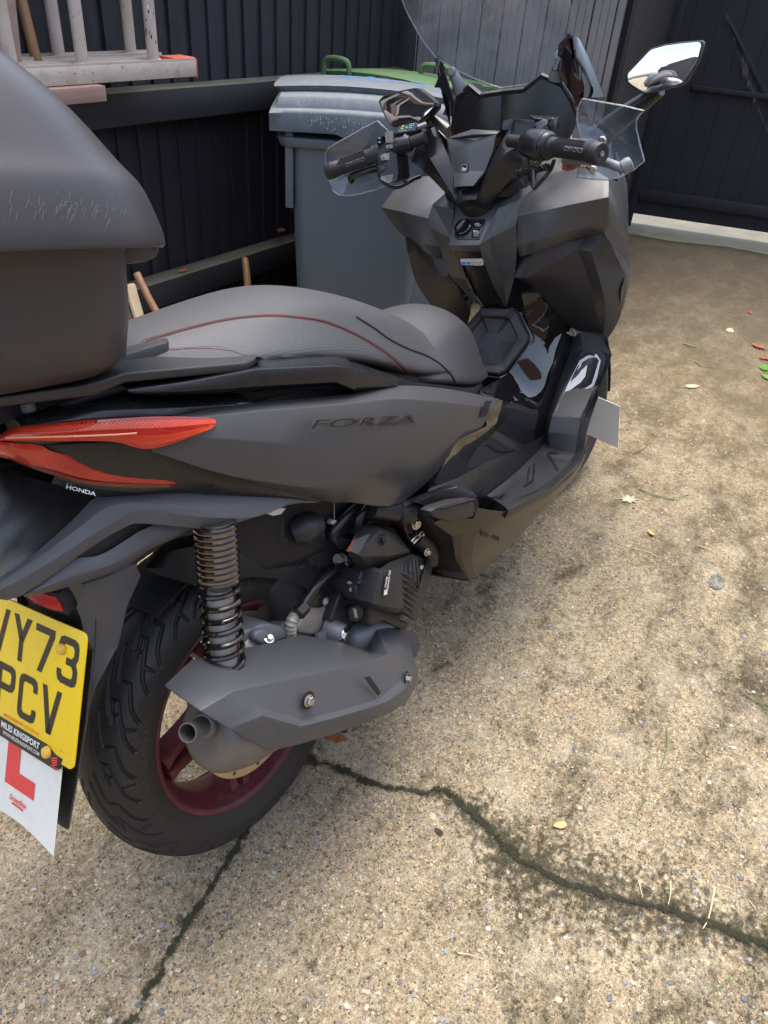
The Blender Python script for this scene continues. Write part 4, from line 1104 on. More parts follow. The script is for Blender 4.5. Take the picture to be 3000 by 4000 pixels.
# hose
hp = [KB.Y(580, 700, -.12), KB.Y(500, 760, -.125), KB.Y(400, 840, -.13), KB.Y(310, 940, -.135), KB.Y(240, 1040, -.135), KB.Y(185, 1120, -.135)]
hose = Buf().tube(spline(hp, 6), .0085, 12).build('brake_hose', M['satin'], sw)
Buf().tube([KB.Y(215, 1110, -.139), KB.Y(150, 1180, -.139)], .0125, 6).build('hose_clip', M['satin'], sw)
hp2 = [KB.Y(165, 1160, -.13), KB.Y(115, 1210, -.13), KB.Y(85, 1270, -.128), KB.Y(82, 1330, -.125), KB.Y(80, 1390, -.12)]
b = Buf(); sp_ = spline(hp2, 6); b.tube(sp_, [.0095 + .0015 * (i % 3 == 0) for i in range(len(sp_))], 12); b.build('corrugated_sleeve', M['alu'], sw)
Buf().rings(lathe_axis([(0, .011), (.012, .012), (.013, .009), (.028, .009)], KB.Y(590, 690, -.12), (-.5, 0, .4), 16)).build('hose_union', M['alu'], sw)
# caliper
cal = empty('brake_caliper', (0, 0, 0)); cal.parent = scooter
b = Buf(); cp = [KM.Y(*p) for p in ((548, 260, -.125), (575, 235, -.125), (640, 225, -.125), (665, 205, -.125), (715, 195, -.125), (790, 212, -.125), (835, 240, -.125), (845, 272, -.125), (800, 290, -.125), (700, 330, -.125), (560, 310, -.125))]
b.prism(cp, (0, .055, 0)); b.build('caliper_body', M['castgrey'], cal, bevel=.006, segs=3)
b = Buf(); cp = [KM.Y(*p) for p in ((650, 245, -.14), (690, 228, -.14), (745, 260, -.14), (748, 300, -.14), (690, 320, -.14), (640, 290, -.14))]
b.prism(cp, (0, .016, 0)); b.build('caliper_bridge', M['castgrey'], cal, bevel=.005, segs=3)
bolt(KM.Y(722, 285, -.142), (0, -.6, .8), .006, cal, M['steel'], dish=False)
for x_ in (585, 610):
    Buf().rings(lathe_axis([(0, .013), (.012, .013), (.016, .009)], KM.Y(x_, 322, -.115), (.3, -1, .5), 18)).build('guide_pin', M['alu'], cal)
# ================================================================== rear bodywork
def gr(rows):   # rows of (crop, x, y, depth)
    return [[p[0].Y(*p[1:]) for p in r] for r in rows]
def dens(rows, n=3, m=1):
    """resample each row with a spline, then between rows linearly"""
    a = [spline(r, n) for r in rows]
    return a
def panel(name, rows, material, bevel=.004, solid=.003, sub=0, mirror=True, parent=None, n=0, label=None, segs=2, ang=20):
    if n: rows = [spline(r, n) for r in rows]
    out = []
    for mr in ((False, True) if mirror else (False,)):
        o = sheet(rows).build(name, material, parent or scooter, bevel=bevel, solid=solid, sub=sub, mirror=mr, segs=segs, ang=ang)
        out.append(o)
    return out
def flat(name, pts, material, depth, mirror=False, parent=None, bevel=.002, segs=2):
    out = []
    for mr in ((False, True) if mirror else (False,)):
        out.append(Buf().prism(pts, depth).build(name, material, parent or scooter, bevel=bevel, mirror=mr, segs=segs))
    return out
# inner dark volumes that close the gaps between panels
b = Buf()
def sec(x, hw, z0, z1):
    return [Vector((x, hw, z0)), Vector((x, hw * 1.0, z1)), Vector((x, -hw, z1)), Vector((x, -hw, z0))]
b.rings([sec(-.17, .06, .83, .89), sec(-.08, .10, .76, .87), sec(.1, .13, .66, .85), sec(.3, .14, .60, .80), sec(.5, .14, .58, .73), sec(.62, .13, .57, .67)])
b.build('frame_tail', M['darkin'], scooter, bevel=.01)

# side panel
A = [(K3, 748, 690, -.160), (K3, 1070, 641, -.166), (K3, 1500, 600, -.172), (K4, 330, 468, -.180), (K4, 520, 482, -.185), (K4, 690, 515, -.188)]
B_ = [(K3, 735, 712, -.176), (K3, 1090, 675, -.192), (K3, 1500, 640, -.205), (K4, 330, 515, -.212), (K4, 520, 530, -.212), (K4, 668, 550, -.205)]
C_ = [(K3, 700, 770, -.180), (K3, 1100, 800, -.200), (K3, 1500, 830, -.213), (K4, 320, 660, -.217), (K4, 500, 645, -.212), (K4, 628, 615, -.202)]
D_ = [(K3, 650, 838, -.176), (K3, 1010, 950, -.190), (K3, 1420, 1000, -.203), (K4, 230, 790, -.208), (K4, 430, 750, -.203), (K4, 530, 665, -.196)]
E_ = [(K3, 655, 842, -.168), (K3, 1005, 952, -.180), (K3, 1390, 1056, -.182), (K4, 150, 886, -.180), (K4, 330, 890, -.178), (K4, 500, 745, -.182)]
rows = gr([A, B_, C_, D_, E_])
sp = panel('side_panel', rows, M['matte'], bevel=.004, n=5, segs=3)
# recessed slot near the front of the panel
sl = [K4.Y(*p) for p in ((640, 522, -.2125), (665, 518, -.2125), (645, 575, -.2095), (620, 582, -.2095))]
flat('panel_slot', sl, M['darkin'], (0, -.001, 0), parent=sp[0], bevel=.0005)
# FORZA lettering in raised gloss black
p0 = K3.Y(1325, 748, -.2145); p1 = K4.Y(388, 598, -.2185)
up = Vector((0.05, 0, 1))
fz = text('FORZA', p0, (p1 - p0), up, .017, M['gloss'], sp[0], stretch=4.9, bold=.0, shear=.2, th=.0012)
bb_ = max((v.co - p0).length for v in fz.data.vertices); kf = (p1 - p0).length / bb_
for v in fz.data.vertices: v.co = p0 + (v.co - p0) * 1.0 if kf > 1 else p0 + (v.co - p0) * kf
solid_ = fz.modifiers.new('s', 'SOLIDIFY'); solid_.thickness = .0016; apply_mods(fz)

# grab rail
r0 = [(K3, 540, 560, -.150), (K3, 800, 515, -.15), (K3, 1110, 442, -.15), (K3, 1445, 416, -.15), (K3, 1485, 422, -.15), (K4, 150, 372, -.155), (K4, 322, 434, -.168)]
r1 = [(K3, 545, 576, -.168), (K3, 800, 545, -.182), (K3, 1110, 488, -.19), (K3, 1450, 472, -.195), (K3, 1512, 482, -.195), (K4, 180, 418, -.192), (K4, 331, 446, -.185)]
r2 = [(K3, 560, 592, -.170), (K3, 800, 585, -.184), (K3, 1110, 562, -.19), (K3, 1450, 545, -.195), (K3, 1530, 578, -.192), (K4, 180, 474, -.19), (K4, 328, 468, -.185)]
r3 = [(K3, 600, 603, -.155), (K3, 800, 602, -.160), (K3, 1110, 588, -.165), (K3, 1450, 557, -.165), (K3, 1540, 592, -.165), (K4, 180, 490, -.168), (K4, 240, 490, -.172)]
rr = gr([r0, r1, r2, r3]); rr.append([p + Vector((0, .03, .012)) for p in rr[3]]); rr.append([p + Vector((0, .02, -.002)) for p in rr[0]]); rr.append(rr[0])
for mr in (False, True):
    b = Buf(); cols = [list(c) for c in zip(*rr[:-1])]
    b.rings(cols); b.build('grab_rail', M['satin'], scooter, bevel=.003, segs=3, mirror=mr, ang=25)
# top box carrier wing
w0 = [(K3, -60, 590, -.10), (K3, 350, 500, -.10), (K3, 545, 448, -.10), (K3, 1060, 392, -.10), (K3, 1118, 410, -.11)]
w1 = [(K3, -60, 618, -.172), (K3, 350, 562, -.174), (K3, 545, 505, -.178), (K3, 1050, 462, -.184), (K3, 1112, 442, -.180)]
w2 = [(K3, -60, 660, -.168), (K3, 410, 604, -.170), (K3, 545, 547, -.174), (K3, 1068, 498, -.182), (K3, 1134, 442, -.178)]
rr = gr([w0, w1, w2]); rr.append([p + Vector((0, .05, .0)) for p in rr[2]]); rr.append([p + Vector((0, .03, -.004)) for p in rr[0]])
for mr in (False, True):
    b = Buf(); b.rings([list(c) for c in zip(*rr)]); b.build('carrier_wing', M['tex'], scooter, bevel=.005, segs=3, mirror=mr)
b = Buf(); q = [(-.36, .10), (.0, .10), (.03, .07), (.03, -.07), (0, -.10), (-.36, -.10)]
b.prism([(x, y, .945 - .06 * (x + .2)) for x, y in q], (0, 0, -.035)); b.build('carrier_plate', M['tex'], scooter, bevel=.005)
Buf().tube([K3.Y(115, 632, -.12), K3.Y(128, 672, -.12)], .008, 12).build('carrier_bolt', M['castgrey'], scooter, bevel=.002)
# gloss tail cowl between rail and lamp
t0 = [(K3, 60, 700, -.09), (K3, 370, 628, -.10), (K3, 520, 588, -.11), (K3, 600, 598, -.12), (K3, 800, 600, -.13), (K3, 1040, 595, -.14)]
t1 = [(K3, 70, 714, -.125), (K3, 370, 652, -.138), (K3, 540, 630, -.146), (K3, 640, 640, -.150), (K3, 820, 642, -.157), (K3, 1085, 632, -.160)]
t2 = [(K3, 80, 726, -.134), (K3, 370, 678, -.148), (K3, 540, 666, -.155), (K3, 640, 662, -.157), (K3, 845, 654, -.162), (K3, 1088, 640, -.160)]
t3 = [(K3, 90, 742, -.140), (K3, 370, 706, -.152), (K3, 560, 696, -.158), (K3, 745, 690, -.163), (K3, 850, 668, -.162), (K3, 1088, 645, -.160)]
panel('tail_cowl', gr([t0, t1, t2, t3]), M['satin'], bevel=.003, n=3)
b = Buf()
tc0 = gr([t0])[0]
b.add([p for p in tc0] + [Vector((p.x, -p.y, p.z)) for p in tc0], [(i, i + 1, 7 + i, 6 + i) for i in range(5)])
b.build('tail_top', M['gloss'], scooter, solid=.003)

# ---- tail lamps
for mr in (False, True):
    lamp = empty('tail_lamp'); lamp.parent = scooter
    top = [(K3, -70, 800, -0.1300), (K3, 0, 776, -0.1360), (K3, 70, 742, -0.1440), (K3, 200, 730, -0.1520), (K3, 460, 704, -0.1675), (K3, 720, 694, -0.1775), (K3, 900, 701, -0.1855), (K3, 932, 714, -0.1885)]
    mid = [(K3, -70, 805, -0.1380), (K3, 0, 785, -0.1460), (K3, 70, 768, -0.1540), (K3, 200, 765, -0.1620), (K3, 460, 750, -0.1765), (K3, 720, 740, -0.1855), (K3, 900, 725, -0.1905), (K3, 931, 726, -0.1895)]
    low = [(K3, -70, 812, -0.1400), (K3, 0, 796, -0.1480), (K3, 70, 799, -0.1560), (K3, 200, 801, -0.1620), (K3, 480, 801, -0.1745), (K3, 650, 834, -0.1835), (K3, 870, 765, -0.1915), (K3, 928, 736, -0.1905)]
    up_ = sheet([spline(r, 4) for r in gr([top, mid, low])]).build('indicator_lens', M['lampred'], lamp, solid=.003, bevel=.001, mirror=mr)
    # fine prism ribs of the lens
    b = Buf(); n = 74
    T = spline(gr([top])[0], 14); Mi_ = spline(gr([mid])[0], 14); Lo = spline(gr([low])[0], 14)
    for i in range(22, len(T) - 6):
        for a_, c_, f0, f1 in ((T, Mi_, .22, 1.0),):
            p = a_[i].lerp(c_[i], f0) + Vector((0, -.0018, 0)); q = a_[max(i - 3, 0)].lerp(c_[max(i - 3, 0)], f1) + Vector((0, -.0018, 0))
            b.tube([p, q], .0008, 4)
        p = Mi_[i].lerp(Lo[i], .35) + Vector((0, -.0018, 0)); q = Mi_[max(i - 3, 0)].lerp(Lo[max(i - 3, 0)], .8) + Vector((0, -.0018, 0))
        b.tube([p, q], .0006, 4)
    LR = MATS.get('lens_rib') or mat('lens_rib', (.60, .07, .025), .15, 0, 0, coat=.5)
    b.build('lens_ribs', LR, up_, mirror=mr)
    dk = [[T[i].lerp(Mi_[i], f) + Vector((0, -.0021, 0)) for i in range(20, len(T))] for f in (.02, .24)]  # dark red band along the top of the lens
    sheet(dk).build('lens_upper_band', M['lampdark'], up_, mirror=mr)
    l0 = [(KE, -60, 350, -.122), (KE, 40, 375, -.142), (KE, 250, 394, -.152), (KE, 330, 432, -.152), (KE, 500, 475, -.150), (KE, 650, 522, -.150), (KE, 850, 556, -.154), (KE, 1045, 592, -.160), (KE, 1150, 650, -.163)]
    l1 = [(KE, -60, 420, -.120), (KE, 60, 440, -.140), (KE, 230, 480, -.148), (KE, 380, 530, -.148), (KE, 520, 560, -.149), (KE, 680, 590, -.151), (KE, 850, 612, -.155), (KE, 1040, 625, -.160), (KE, 1152, 652, -.163)]
    l2 = [(KE, -60, 455, -.112), (KE, 60, 480, -.128), (KE, 200, 532, -.138), (KE, 380, 590, -.142), (KE, 540, 635, -.145), (KE, 680, 650, -.148), (KE, 850, 660, -.152), (KE, 1000, 664, -.157), (KE, 1153, 655, -.163)]
    sheet([spline(r, 4) for r in gr([l0, l1, l2])]).build('tail_lens', M['lampred'], lamp, solid=.003, bevel=.002, mirror=mr)
    gd_ = [KE.Y(*p) for p in ((30, 348, -.150), (240, 344, -.168), (480, 338, -.178), (700, 330, -.1855), (880, 318, -.192))]  # reflection along the lens, painted on as a paler strip
    Buf().tube(spline([p + Vector((0, -.0012, 0)) for p in gd_], 6), .0011, 6).build('lens_reflection_line', MATS.get('painted_reflection') or mat('painted_reflection', (.75, .30, .14), .2, coat=.5), up_, mirror=mr)
    # darker lower edge of the lens
    e0 = [(KE, 60, 462, -.131), (KE, 240, 525, -.142), (KE, 400, 580, -.146), (KE, 560, 622, -.149), (KE, 750, 640, -.152), (KE, 1000, 648, -.159), (KE, 1150, 652, -.165)]
    e1 = [(KE, 50, 482, -.130), (KE, 220, 548, -.140), (KE, 390, 600, -.144), (KE, 545, 640, -.147), (KE, 750, 662, -.150), (KE, 1000, 668, -.157), (KE, 1153, 657, -.164)]
    sheet([spline(r, 4) for r in gr([e0, e1])]).build('lens_lower_band', M['lampdark'], lamp, solid=.003, mirror=mr)
# rear face of the tail between both lamps
b = Buf()
ra = K3.Y(-70, 800, -.128); rb_ = KE.Y(-60, 455, -.112)
b.rings([[ra, Vector((ra.x - .05, -.04, ra.z - .01)), Vector((ra.x - .05, .04, ra.z - .01)), Vector((ra.x, -ra.y, ra.z))],
         [rb_, Vector((rb_.x - .05, -.04, rb_.z - .01)), Vector((rb_.x - .05, .04, rb_.z - .01)), Vector((rb_.x, -rb_.y, rb_.z))]], close=False, cap0=False, cap1=False)
b.build('centre_tail_lens', M['lampred'], scooter, solid=.004)

# ---- lower tail: dark flank under the lamps, swept fin, plate bracket
u0 = [(KE, 245, 396, -.146), (KE, 500, 383, -.158), (KE, 750, 378, -.166), (KE, 985, 428, -.172), (K3, 980, 942, -.178), (K3, 1200, 1001, -.182), (K3, 1384, 1056, -.184)]
u1 = [(KE, 330, 436, -.148), (KE, 560, 470, -.155), (KE, 820, 530, -.160), (KE, 1060, 575, -.166), (K3, 960, 985, -.176), (K3, 1190, 1015, -.181), (K3, 1386, 1058, -.184)]
u2 = [(KE, 360, 600, -.135), (KE, 600, 668, -.139), (KE, 850, 690, -.148), (KE, 1150, 672, -.158), (K3, 930, 1003, -.170), (K3, 1180, 1030, -.178), (K3, 1386, 1060, -.183)]
u3 = [(KE, 335, 636, -.110), (KE, 640, 722, -.122), (KE, 880, 715, -.135), (KE, 1210, 703, -.150), (K3, 930, 1022, -.164), (K3, 1180, 1042, -.174), (K3, 1386, 1061, -.182)]
tflk = panel('tail_flank', gr([u0, u1, u2, u3]), M['satin'], bevel=.003, n=3)
f0 = [(KE, -40, 1290, -.086), (KE, 250, 1085, -.096), (KE, 480, 880, -.106), (KE, 650, 722, -.118), (KE, 900, 716, -.136), (KE, 1210, 703, -.150), (K3, 1180, 1043, -.174), (K3, 1384, 1062, -.182)]
f1 = [(KE, -40, 1320, -.097), (KE, 260, 1120, -.108), (KE, 520, 930, -.122), (KE, 700, 800, -.134), (KE, 920, 775, -.148), (KE, 1210, 800, -.163), (K3, 1160, 1080, -.178), (K3, 1290, 1064, -.183)]
f2 = [(KE, -40, 1355, -.100), (KE, 250, 1200, -.114), (KE, 560, 1000, -.130), (KE, 840, 835, -.145), (KE, 980, 815, -.153), (KE, 1320, 862, -.170), (K3, 1100, 1125, -.180), (K3, 1250, 1068, -.183)]
f3 = [(KE, -40, 1378, -.092), (KE, 130, 1368, -.106), (KE, 560, 1070, -.126), (KE, 800, 926, -.140), (KE, 930, 898, -.150), (KE, 1320, 936, -.164), (K3, 930, 1177, -.168), (K3, 1230, 1075, -.178)]
rr = gr([f0, f1, f2, f3]); rr.append([p + Vector((0, .03, -.002)) for p in rr[-1]])
tfin = panel('tail_fin', rr, M['greyp'], bevel=.006, n=3, segs=3)
# black plate bracket carrying the maker's name
b = Buf()
c0 = [KE.Y(335, 640, -.098), KE.Y(648, 724, -.117), KE.Y(-40, 1300, -.085)]
edge_ = [KE.Y(648, 726, -.117), KE.Y(480, 882, -.104), KE.Y(250, 1087, -.094), KE.Y(-60, 1340, -.080)]
ridge = [KE.Y(330, 640, 0), KE.Y(190, 822, 0), KE.Y(20, 1030, 0), KE.Y(-150, 1240, 0)]
side_ = [p.lerp(q, .30) for p, q in zip(ridge, edge_)]
b.rings([edge_, side_, ridge, [Vector((p.x, -p.y, p.z)) for p in side_], [Vector((p.x, -p.y, p.z)) for p in edge_]], close=False, cap0=False, cap1=False)
pb = b.build('plate_bracket', M['satin'], scooter, bevel=.003, solid=.004)
HOBJ = [pb, tflk[0], tfin[0]]
hp0 = KE.Y(424, 676, -.1150); hp1 = KE.Y(620, 726, -.1225)
def hit1(K, x, y, objs, lift):
    from mathutils.bvhtree import BVHTree as BV
    d = K.ray(x, y, RB).normalized(); best = None
    for o in objs:
        h = BV.FromPolygons([v.co for v in o.data.vertices], [p.vertices[:] for p in o.data.polygons]).ray_cast(CB, d)
        if h[0] is not None and (best is None or h[3] < best[3]): best = h
    if best is None: return CB + d * (LASTT[0] - lift)
    LASTT[0] = best[3]
    return CB + d * (best[3] - lift)
LASTT = [(hp0 - CB).length]
HT = text('HONDA', (0, 0, 0), (1, 0, 0), (0, 1, 0), 1.0, M['whiteink'], pb, stretch=1.0, bold=.03, th=0)
w__ = max(v.co.x for v in HT.data.vertices)
hits = [hit1(KE, 424 + 196 * i / 6, 672 + 50 * i / 6 - 18, HOBJ, 0) for i in range(7)]
ha = hit1(KE, 430, 660, HOBJ, 0); hb2 = hit1(KE, 612, 706, HOBJ, 0); hc = hit1(KE, 520, 640, HOBJ, 0)
HN = Vector((-.75, -.55, .35)).normalized()
HO = min(hits, key=lambda p: -(p.dot(HN))) + HN * .0015
for v in HT.data.vertices:
    u_ = v.co.x / w__; vv_ = v.co.y / 1.43
    v.co = KE.P(424 + 196 * u_ + 8 * vv_, 676 + 50 * u_ - 34 * vv_, HO, HN)
# inner dark recess between the fin and the lower guard
g0 = [KE.Y(*p) for p in ((470, 1135, -.112), (620, 1000, -.118), (820, 900, -.125), (1010, 890, -.135), (1290, 920, -.145), (1130, 1000, -.135), (880, 1170, -.12), (560, 1220, -.11))]
flat('tail_inner', g0, M['darkin'], (0, .05, 0), mirror=True)
# lower guard (upper strip), then the mudguard body
m0 = [(KE, 140, 1362, -.100), (KE, 300, 1250, -.106), (KE, 478, 1134, -.112), (KE, 610, 1118, -.118), (KE, 720, 1072, -.124), (KE, 1000, 908, -.138), (KE, 1262, 932, -.150)]
m1 = [(KE, 150, 1368, -.104), (KE, 330, 1300, -.112), (KE, 490, 1238, -.118), (KE, 640, 1195, -.125), (KE, 780, 1140, -.131), (KE, 1040, 990, -.142), (KE, 1210, 950, -.148)]
m2 = [(KE, 160, 1374, -.098), (KE, 350, 1335, -.106), (KE, 500, 1292, -.113), (KE, 680, 1235, -.120), (KE, 820, 1180, -.126), (KE, 960, 1075, -.134), (KE, 1130, 995, -.142)]
panel('tail_guard', gr([m0, m1, m2]), M['greyp'], bevel=.003, n=3)
# ---- number plate
PO = Vector((-.2487, -.114, .6253)); TT = .4601
PU = Vector((0, -1, 0)); PV = Vector((-math.sin(TT), 0, -math.cos(TT))); PN = PU.cross(-PV)      # outward
def plate_pt(u, v, o=0.0): return PO + PU * (u - .228) + PV * v + PN * o
# mudguard
n0 = [(KE, 350, 1320, -.070), (KE, 520, 1290, -.088), (KE, 720, 1215, -.104), (KE, 900, 1130, -.118)]
n1 = [(KE, 400, 1360, -.068), (KE, 545, 1302, -.092), (KE, 740, 1235, -.108), (KE, 885, 1185, -.116)]
n2 = [(KE, 445, 1500, -.070), (KE, 500, 1440, -.086), (KE, 700, 1330, -.100), (KE, 910, 1240, -.112)]
n3 = [(K8, 420, 520, -.070), (K8, 600, 470, -.078), (K8, 780, 380, -.090), (K8, 915, 300, -.100)]
n4 = [(K8, 420, 760, -.062), (K8, 620, 680, -.070), (K8, 760, 640, -.080), (K8, 850, 590, -.088)]
n5 = [(K8, 400, 1000, -.055), (K8, 560, 980, -.062), (K8, 640, 940, -.072), (K8, 690, 890, -.080)]
n6 = [(K8, 380, 1350, -.045), (K8, 480, 1340, -.050), (K8, 540, 1300, -.060), (K8, 580, 1240, -.066)]
n7 = [(K8, 390, 1760, -.035), (K8, 420, 1740, -.038), (K8, 440, 1725, -.044), (K8, 450, 1690, -.048)]
rr = gr([n0, n1, n2, n3, n4, n5, n6, n7])
PNn = PN if PN.x < 0 else -PN
for i_, (u_, v_) in enumerate(((.190, -.085), (.195, -.06), (.200, -.02), (.205, .03), (.205, .08), (.205, .13), (.2, .2), (.19, .29))):
    rr[i_][0] = plate_pt(u_, v_, 0) - PNn * .030
panel('mudguard_side', rr, M['greyp'], bevel=.003, solid=.003)
# centre skin of the mudguard, behind the plate
inner = [r[0] for r in rr]
b = Buf(); b.rings([inner, [Vector((p.x, 0, p.z - .004)) for p in inner], [Vector((p.x, -p.y, p.z)) for p in inner]], close=False, cap0=False, cap1=False)
b.build('mudguard_centre', M['satin'], scooter, solid=.004)
# reflector
refl = [K8.Y(*p) for p in ((185, 236, -.078), (290, 210, -.084), (395, 250, -.092), (430, 292, -.094), (452, 352, -.094), (380, 340, -.090), (240, 285, -.082))]
REF = mat('red_reflector', (.38, .012, .01), .12, 0, .5, 600, coat=.6)
hs = [K8.Y(*p) for p in ((150, 225, -.070), (290, 190, -.080), (420, 225, -.092), (470, 300, -.094), (500, 375, -.090), (460, 372, -.086), (220, 300, -.076))]
for mr in (False, True):
    h_ = Buf().prism(hs, (.02, .008, 0)).build('reflector_holder', M['darkin'], scooter, bevel=.002, mirror=mr)
    Buf().prism(refl, (.004, .003, 0)).build('reflector', REF, h_, bevel=.001, mirror=mr)

def rrect2(u0, u1, v0, v1, r, f, n=6, corners=(1, 1, 1, 1)):
    pts = []
    for (cu, cv, a0), k_ in zip(((u1 - r, v0 + r, -90), (u1 - r, v1 - r, 0), (u0 + r, v1 - r, 90), (u0 + r, v0 + r, 180)), corners):
        for k in range(n + 1):
            a = R_(a0 + 90 * k / n); pts.append(f(cu + r * math.cos(a), cv + r * math.sin(a)))
    return pts
# the plate's normal must face the rear
s_ = 1 if PN.x < 0 else -1
PN = PN * s_
pl = Buf().prism(rrect2(0, .228, -.003, .182, .010, lambda u, v: plate_pt(u, v, 0)), -PN * .003).build('number_plate', M['yellow'], scooter, bevel=.0006)
def strokes(polys, u, v, material=M['ink'], parent=pl, name='plate_letter', o=.0005):
    b = Buf()
    for pg in polys:
        b.add([plate_pt(u + x, v + y, o) for x, y in pg], [tuple(range(len(pg)))])
    return b.build(name, material, parent, smooth=False)
W_, H_, S_ = .044, .064, .010
def ring_poly(outer, inner): return [[outer[i], outer[i + 1], inner[i + 1], inner[i]] for i in range(len(outer) - 1)]
LET = {
 'V': [[(0, 0), (.0105, 0), (.0275, H_), (.0165, H_)], [(W_, 0), (W_ - .0105, 0), (.0165, H_), (.0275, H_)]],
 'Y': [[(0, 0), (.0115, 0), (.027, .030), (.017, .034)], [(W_, 0), (W_ - .0115, 0), (.017, .034), (.027, .036)], [(.017, .030), (.027, .030), (.027, H_), (.017, H_)]],
 '7': [[(0, 0), (W_, 0), (W_, .010), (0, .010)], [(W_ - .0115, .010), (W_, .010), (.021, H_), (.010, H_)]],
 'P': [[(0, 0), (S_, 0), (S_, H_), (0, H_)]] + ring_poly([(S_, 0), (.034, 0), (.041, .003), (W_, .010), (W_, .028), (.041, .035), (.034, .038), (S_, .038)], [(S_, .010), (.030, .010), (.033, .012), (.034, .014), (.034, .024), (.033, .026), (.030, .028), (S_, .028)]),
 'C': ring_poly([(W_, .020), (W_, .011), (.041, .003), (.034, 0), (.010, 0), (.003, .003), (0, .010), (0, .054), (.003, .061), (.010, H_), (.034, H_), (.041, .061), (W_, .053), (W_, .044)],
                [(.034, .020), (.034, .014), (.033, .012), (.030, .010), (.014, .010), (.011, .012), (.010, .014), (.010, .050), (.011, .052), (.014, .054), (.030, .054), (.033, .052), (.034, .050), (.034, .044)]),
 '3': ring_poly([(0, .018), (0, .011), (.003, .003), (.010, 0), (.034, 0), (.041, .003), (W_, .010), (W_, .024), (.040, .031), (.040, .033), (W_, .040), (W_, .054), (.041, .061), (.034, H_), (.010, H_), (.003, .061), (0, .053), (0, .046)],
                [(.010, .018), (.010, .014), (.011, .012), (.014, .010), (.030, .010), (.033, .012), (.034, .014), (.034, .022), (.030, .027), (.030, .037), (.034, .042), (.034, .050), (.033, .052), (.030, .054), (.014, .054), (.011, .052), (.010, .050), (.010, .046)]),
}
LET['3'].append([(.018, .027), (.031, .027), (.031, .037), (.018, .037)])
for i, ch in enumerate('VY73'): strokes(LET[ch], .011 + i * .054, .011)
for i, ch in enumerate('PCV'): strokes(LET[ch], .038 + i * .054, .088)
up = -PV
text('MILES KINGSPORT LTD HU9 1AT', plate_pt(.062, .1625, .0004), PU, up, .0042, M['lred'], pl, stretch=1.0, bold=.01)
# dealer strip along the lower edge
st = [plate_pt(.000, .166, .0006), plate_pt(.212, .166, .0006), plate_pt(.209, .170, .0006), plate_pt(.205, .178, .0006), plate_pt(.200, .190, .0006), plate_pt(.192, .192, .0006), plate_pt(0, .192, .0006)]
dst = Buf().prism([plate_pt(-.0, .1665, .0008), plate_pt(.168, .1665, .0008), plate_pt(.190, .1735, .0008), plate_pt(.205, .1740, .0008), plate_pt(.199, .190, .0008), plate_pt(.193, .194, .0008), plate_pt(0, .194, .0008)], -PN * .004).build('dealer_strip', M['ink'], scooter, bevel=.0005)
text('MILES KINGSPORT', plate_pt(.060, .1785, .0016), PU, up, .0085, M['whiteink'], dst, stretch=.95, bold=.035)
text('WWW.MILESKINGSPORT.COM', plate_pt(.066, .1875, .0016), PU, up, .0052, M['whiteink'], dst, stretch=.88, bold=.01)
wg = Buf()
for k in range(4):
    u, v = .190 - .000 * k, .1765 + .0028 * k
    wg.add([plate_pt(u - .009 + .0018 * k, v + .003, .0017), plate_pt(u + .006, v - .0015, .0017), plate_pt(u + .006, v + .0002, .0017), plate_pt(u - .008 + .0018 * k, v + .005, .0017)], [(0, 1, 2, 3)])
wg.build('wing_emblem', M['lred'], dst, smooth=False)
text('HONDA', plate_pt(.182, .1915, .0017), PU, up, .0026, M['lred'], dst, stretch=1.5, bold=.03)
text('BS AU', plate_pt(.197, .165, .0006), PU, up, .0026, M['lred'], pl)
for u, v, rr_ in ((.181, .030, .0075), (.172, .176, .0085)):
    b = Buf(); b.rings(lathe_axis([(0, rr_), (.002, rr_), (.0055, rr_ * .8), (.007, rr_ * .5)], plate_pt(u, v, .001), PN, 20)); b.build('plate_screw_cap', M['oldyellow'], pl, smooth=50)
# learner plate hanging below, slightly bowed
LP = empty('learner_plate'); LP.parent = scooter
def lp(u, v, o=0.0):
    # top edge tucked behind the dealer strip, bottom corner hanging lower
    bow = .012 * math.sin(math.pi * min(max((u - .02) / .18, 0), 1))
    return plate_pt(u + .010, v + .165 + (.010 * math.sin((u) / .178 * math.pi)) * (-1 if v > .1 else 0), -.006 + o) + Vector((.0, 0, 0)) - PN * 0
def grid2(u0, u1, v0, v1, nu, nv, o, name, material, parent, clip=None):
    vs = [lp(u0 + (u1 - u0) * i / nu, v0 + (v1 - v0) * j / nv, o) for i in range(nu + 1) for j in range(nv + 1)]
    fs = [(i * (nv + 1) + j, (i + 1) * (nv + 1) + j, (i + 1) * (nv + 1) + j + 1, i * (nv + 1) + j + 1) for i in range(nu) for j in range(nv)]
    return Buf().add(vs, fs).build(name, material, parent)
LW = .178
grid2(.010, .010 + LW, 0, .150, 12, 8, 0, 'learner_sheet', M['white'], LP)
gl = grid2(.060, .092, .02, .095, 2, 4, .0008, 'learner_letter', M['lred'], LP)
gl = grid2(.092, .132, .070, .095, 2, 2, .0008, 'learner_letter_foot', M['lred'], LP)
text('Screenflow', lp(.075, .124, .001), PU, up, .008, M['lred'], LP, shear=.3, stretch=.8, bold=.02)
grid2(.082, .110, .1265, .1295, 2, 1, .001, 'learner_underline', M['lred'], LP)

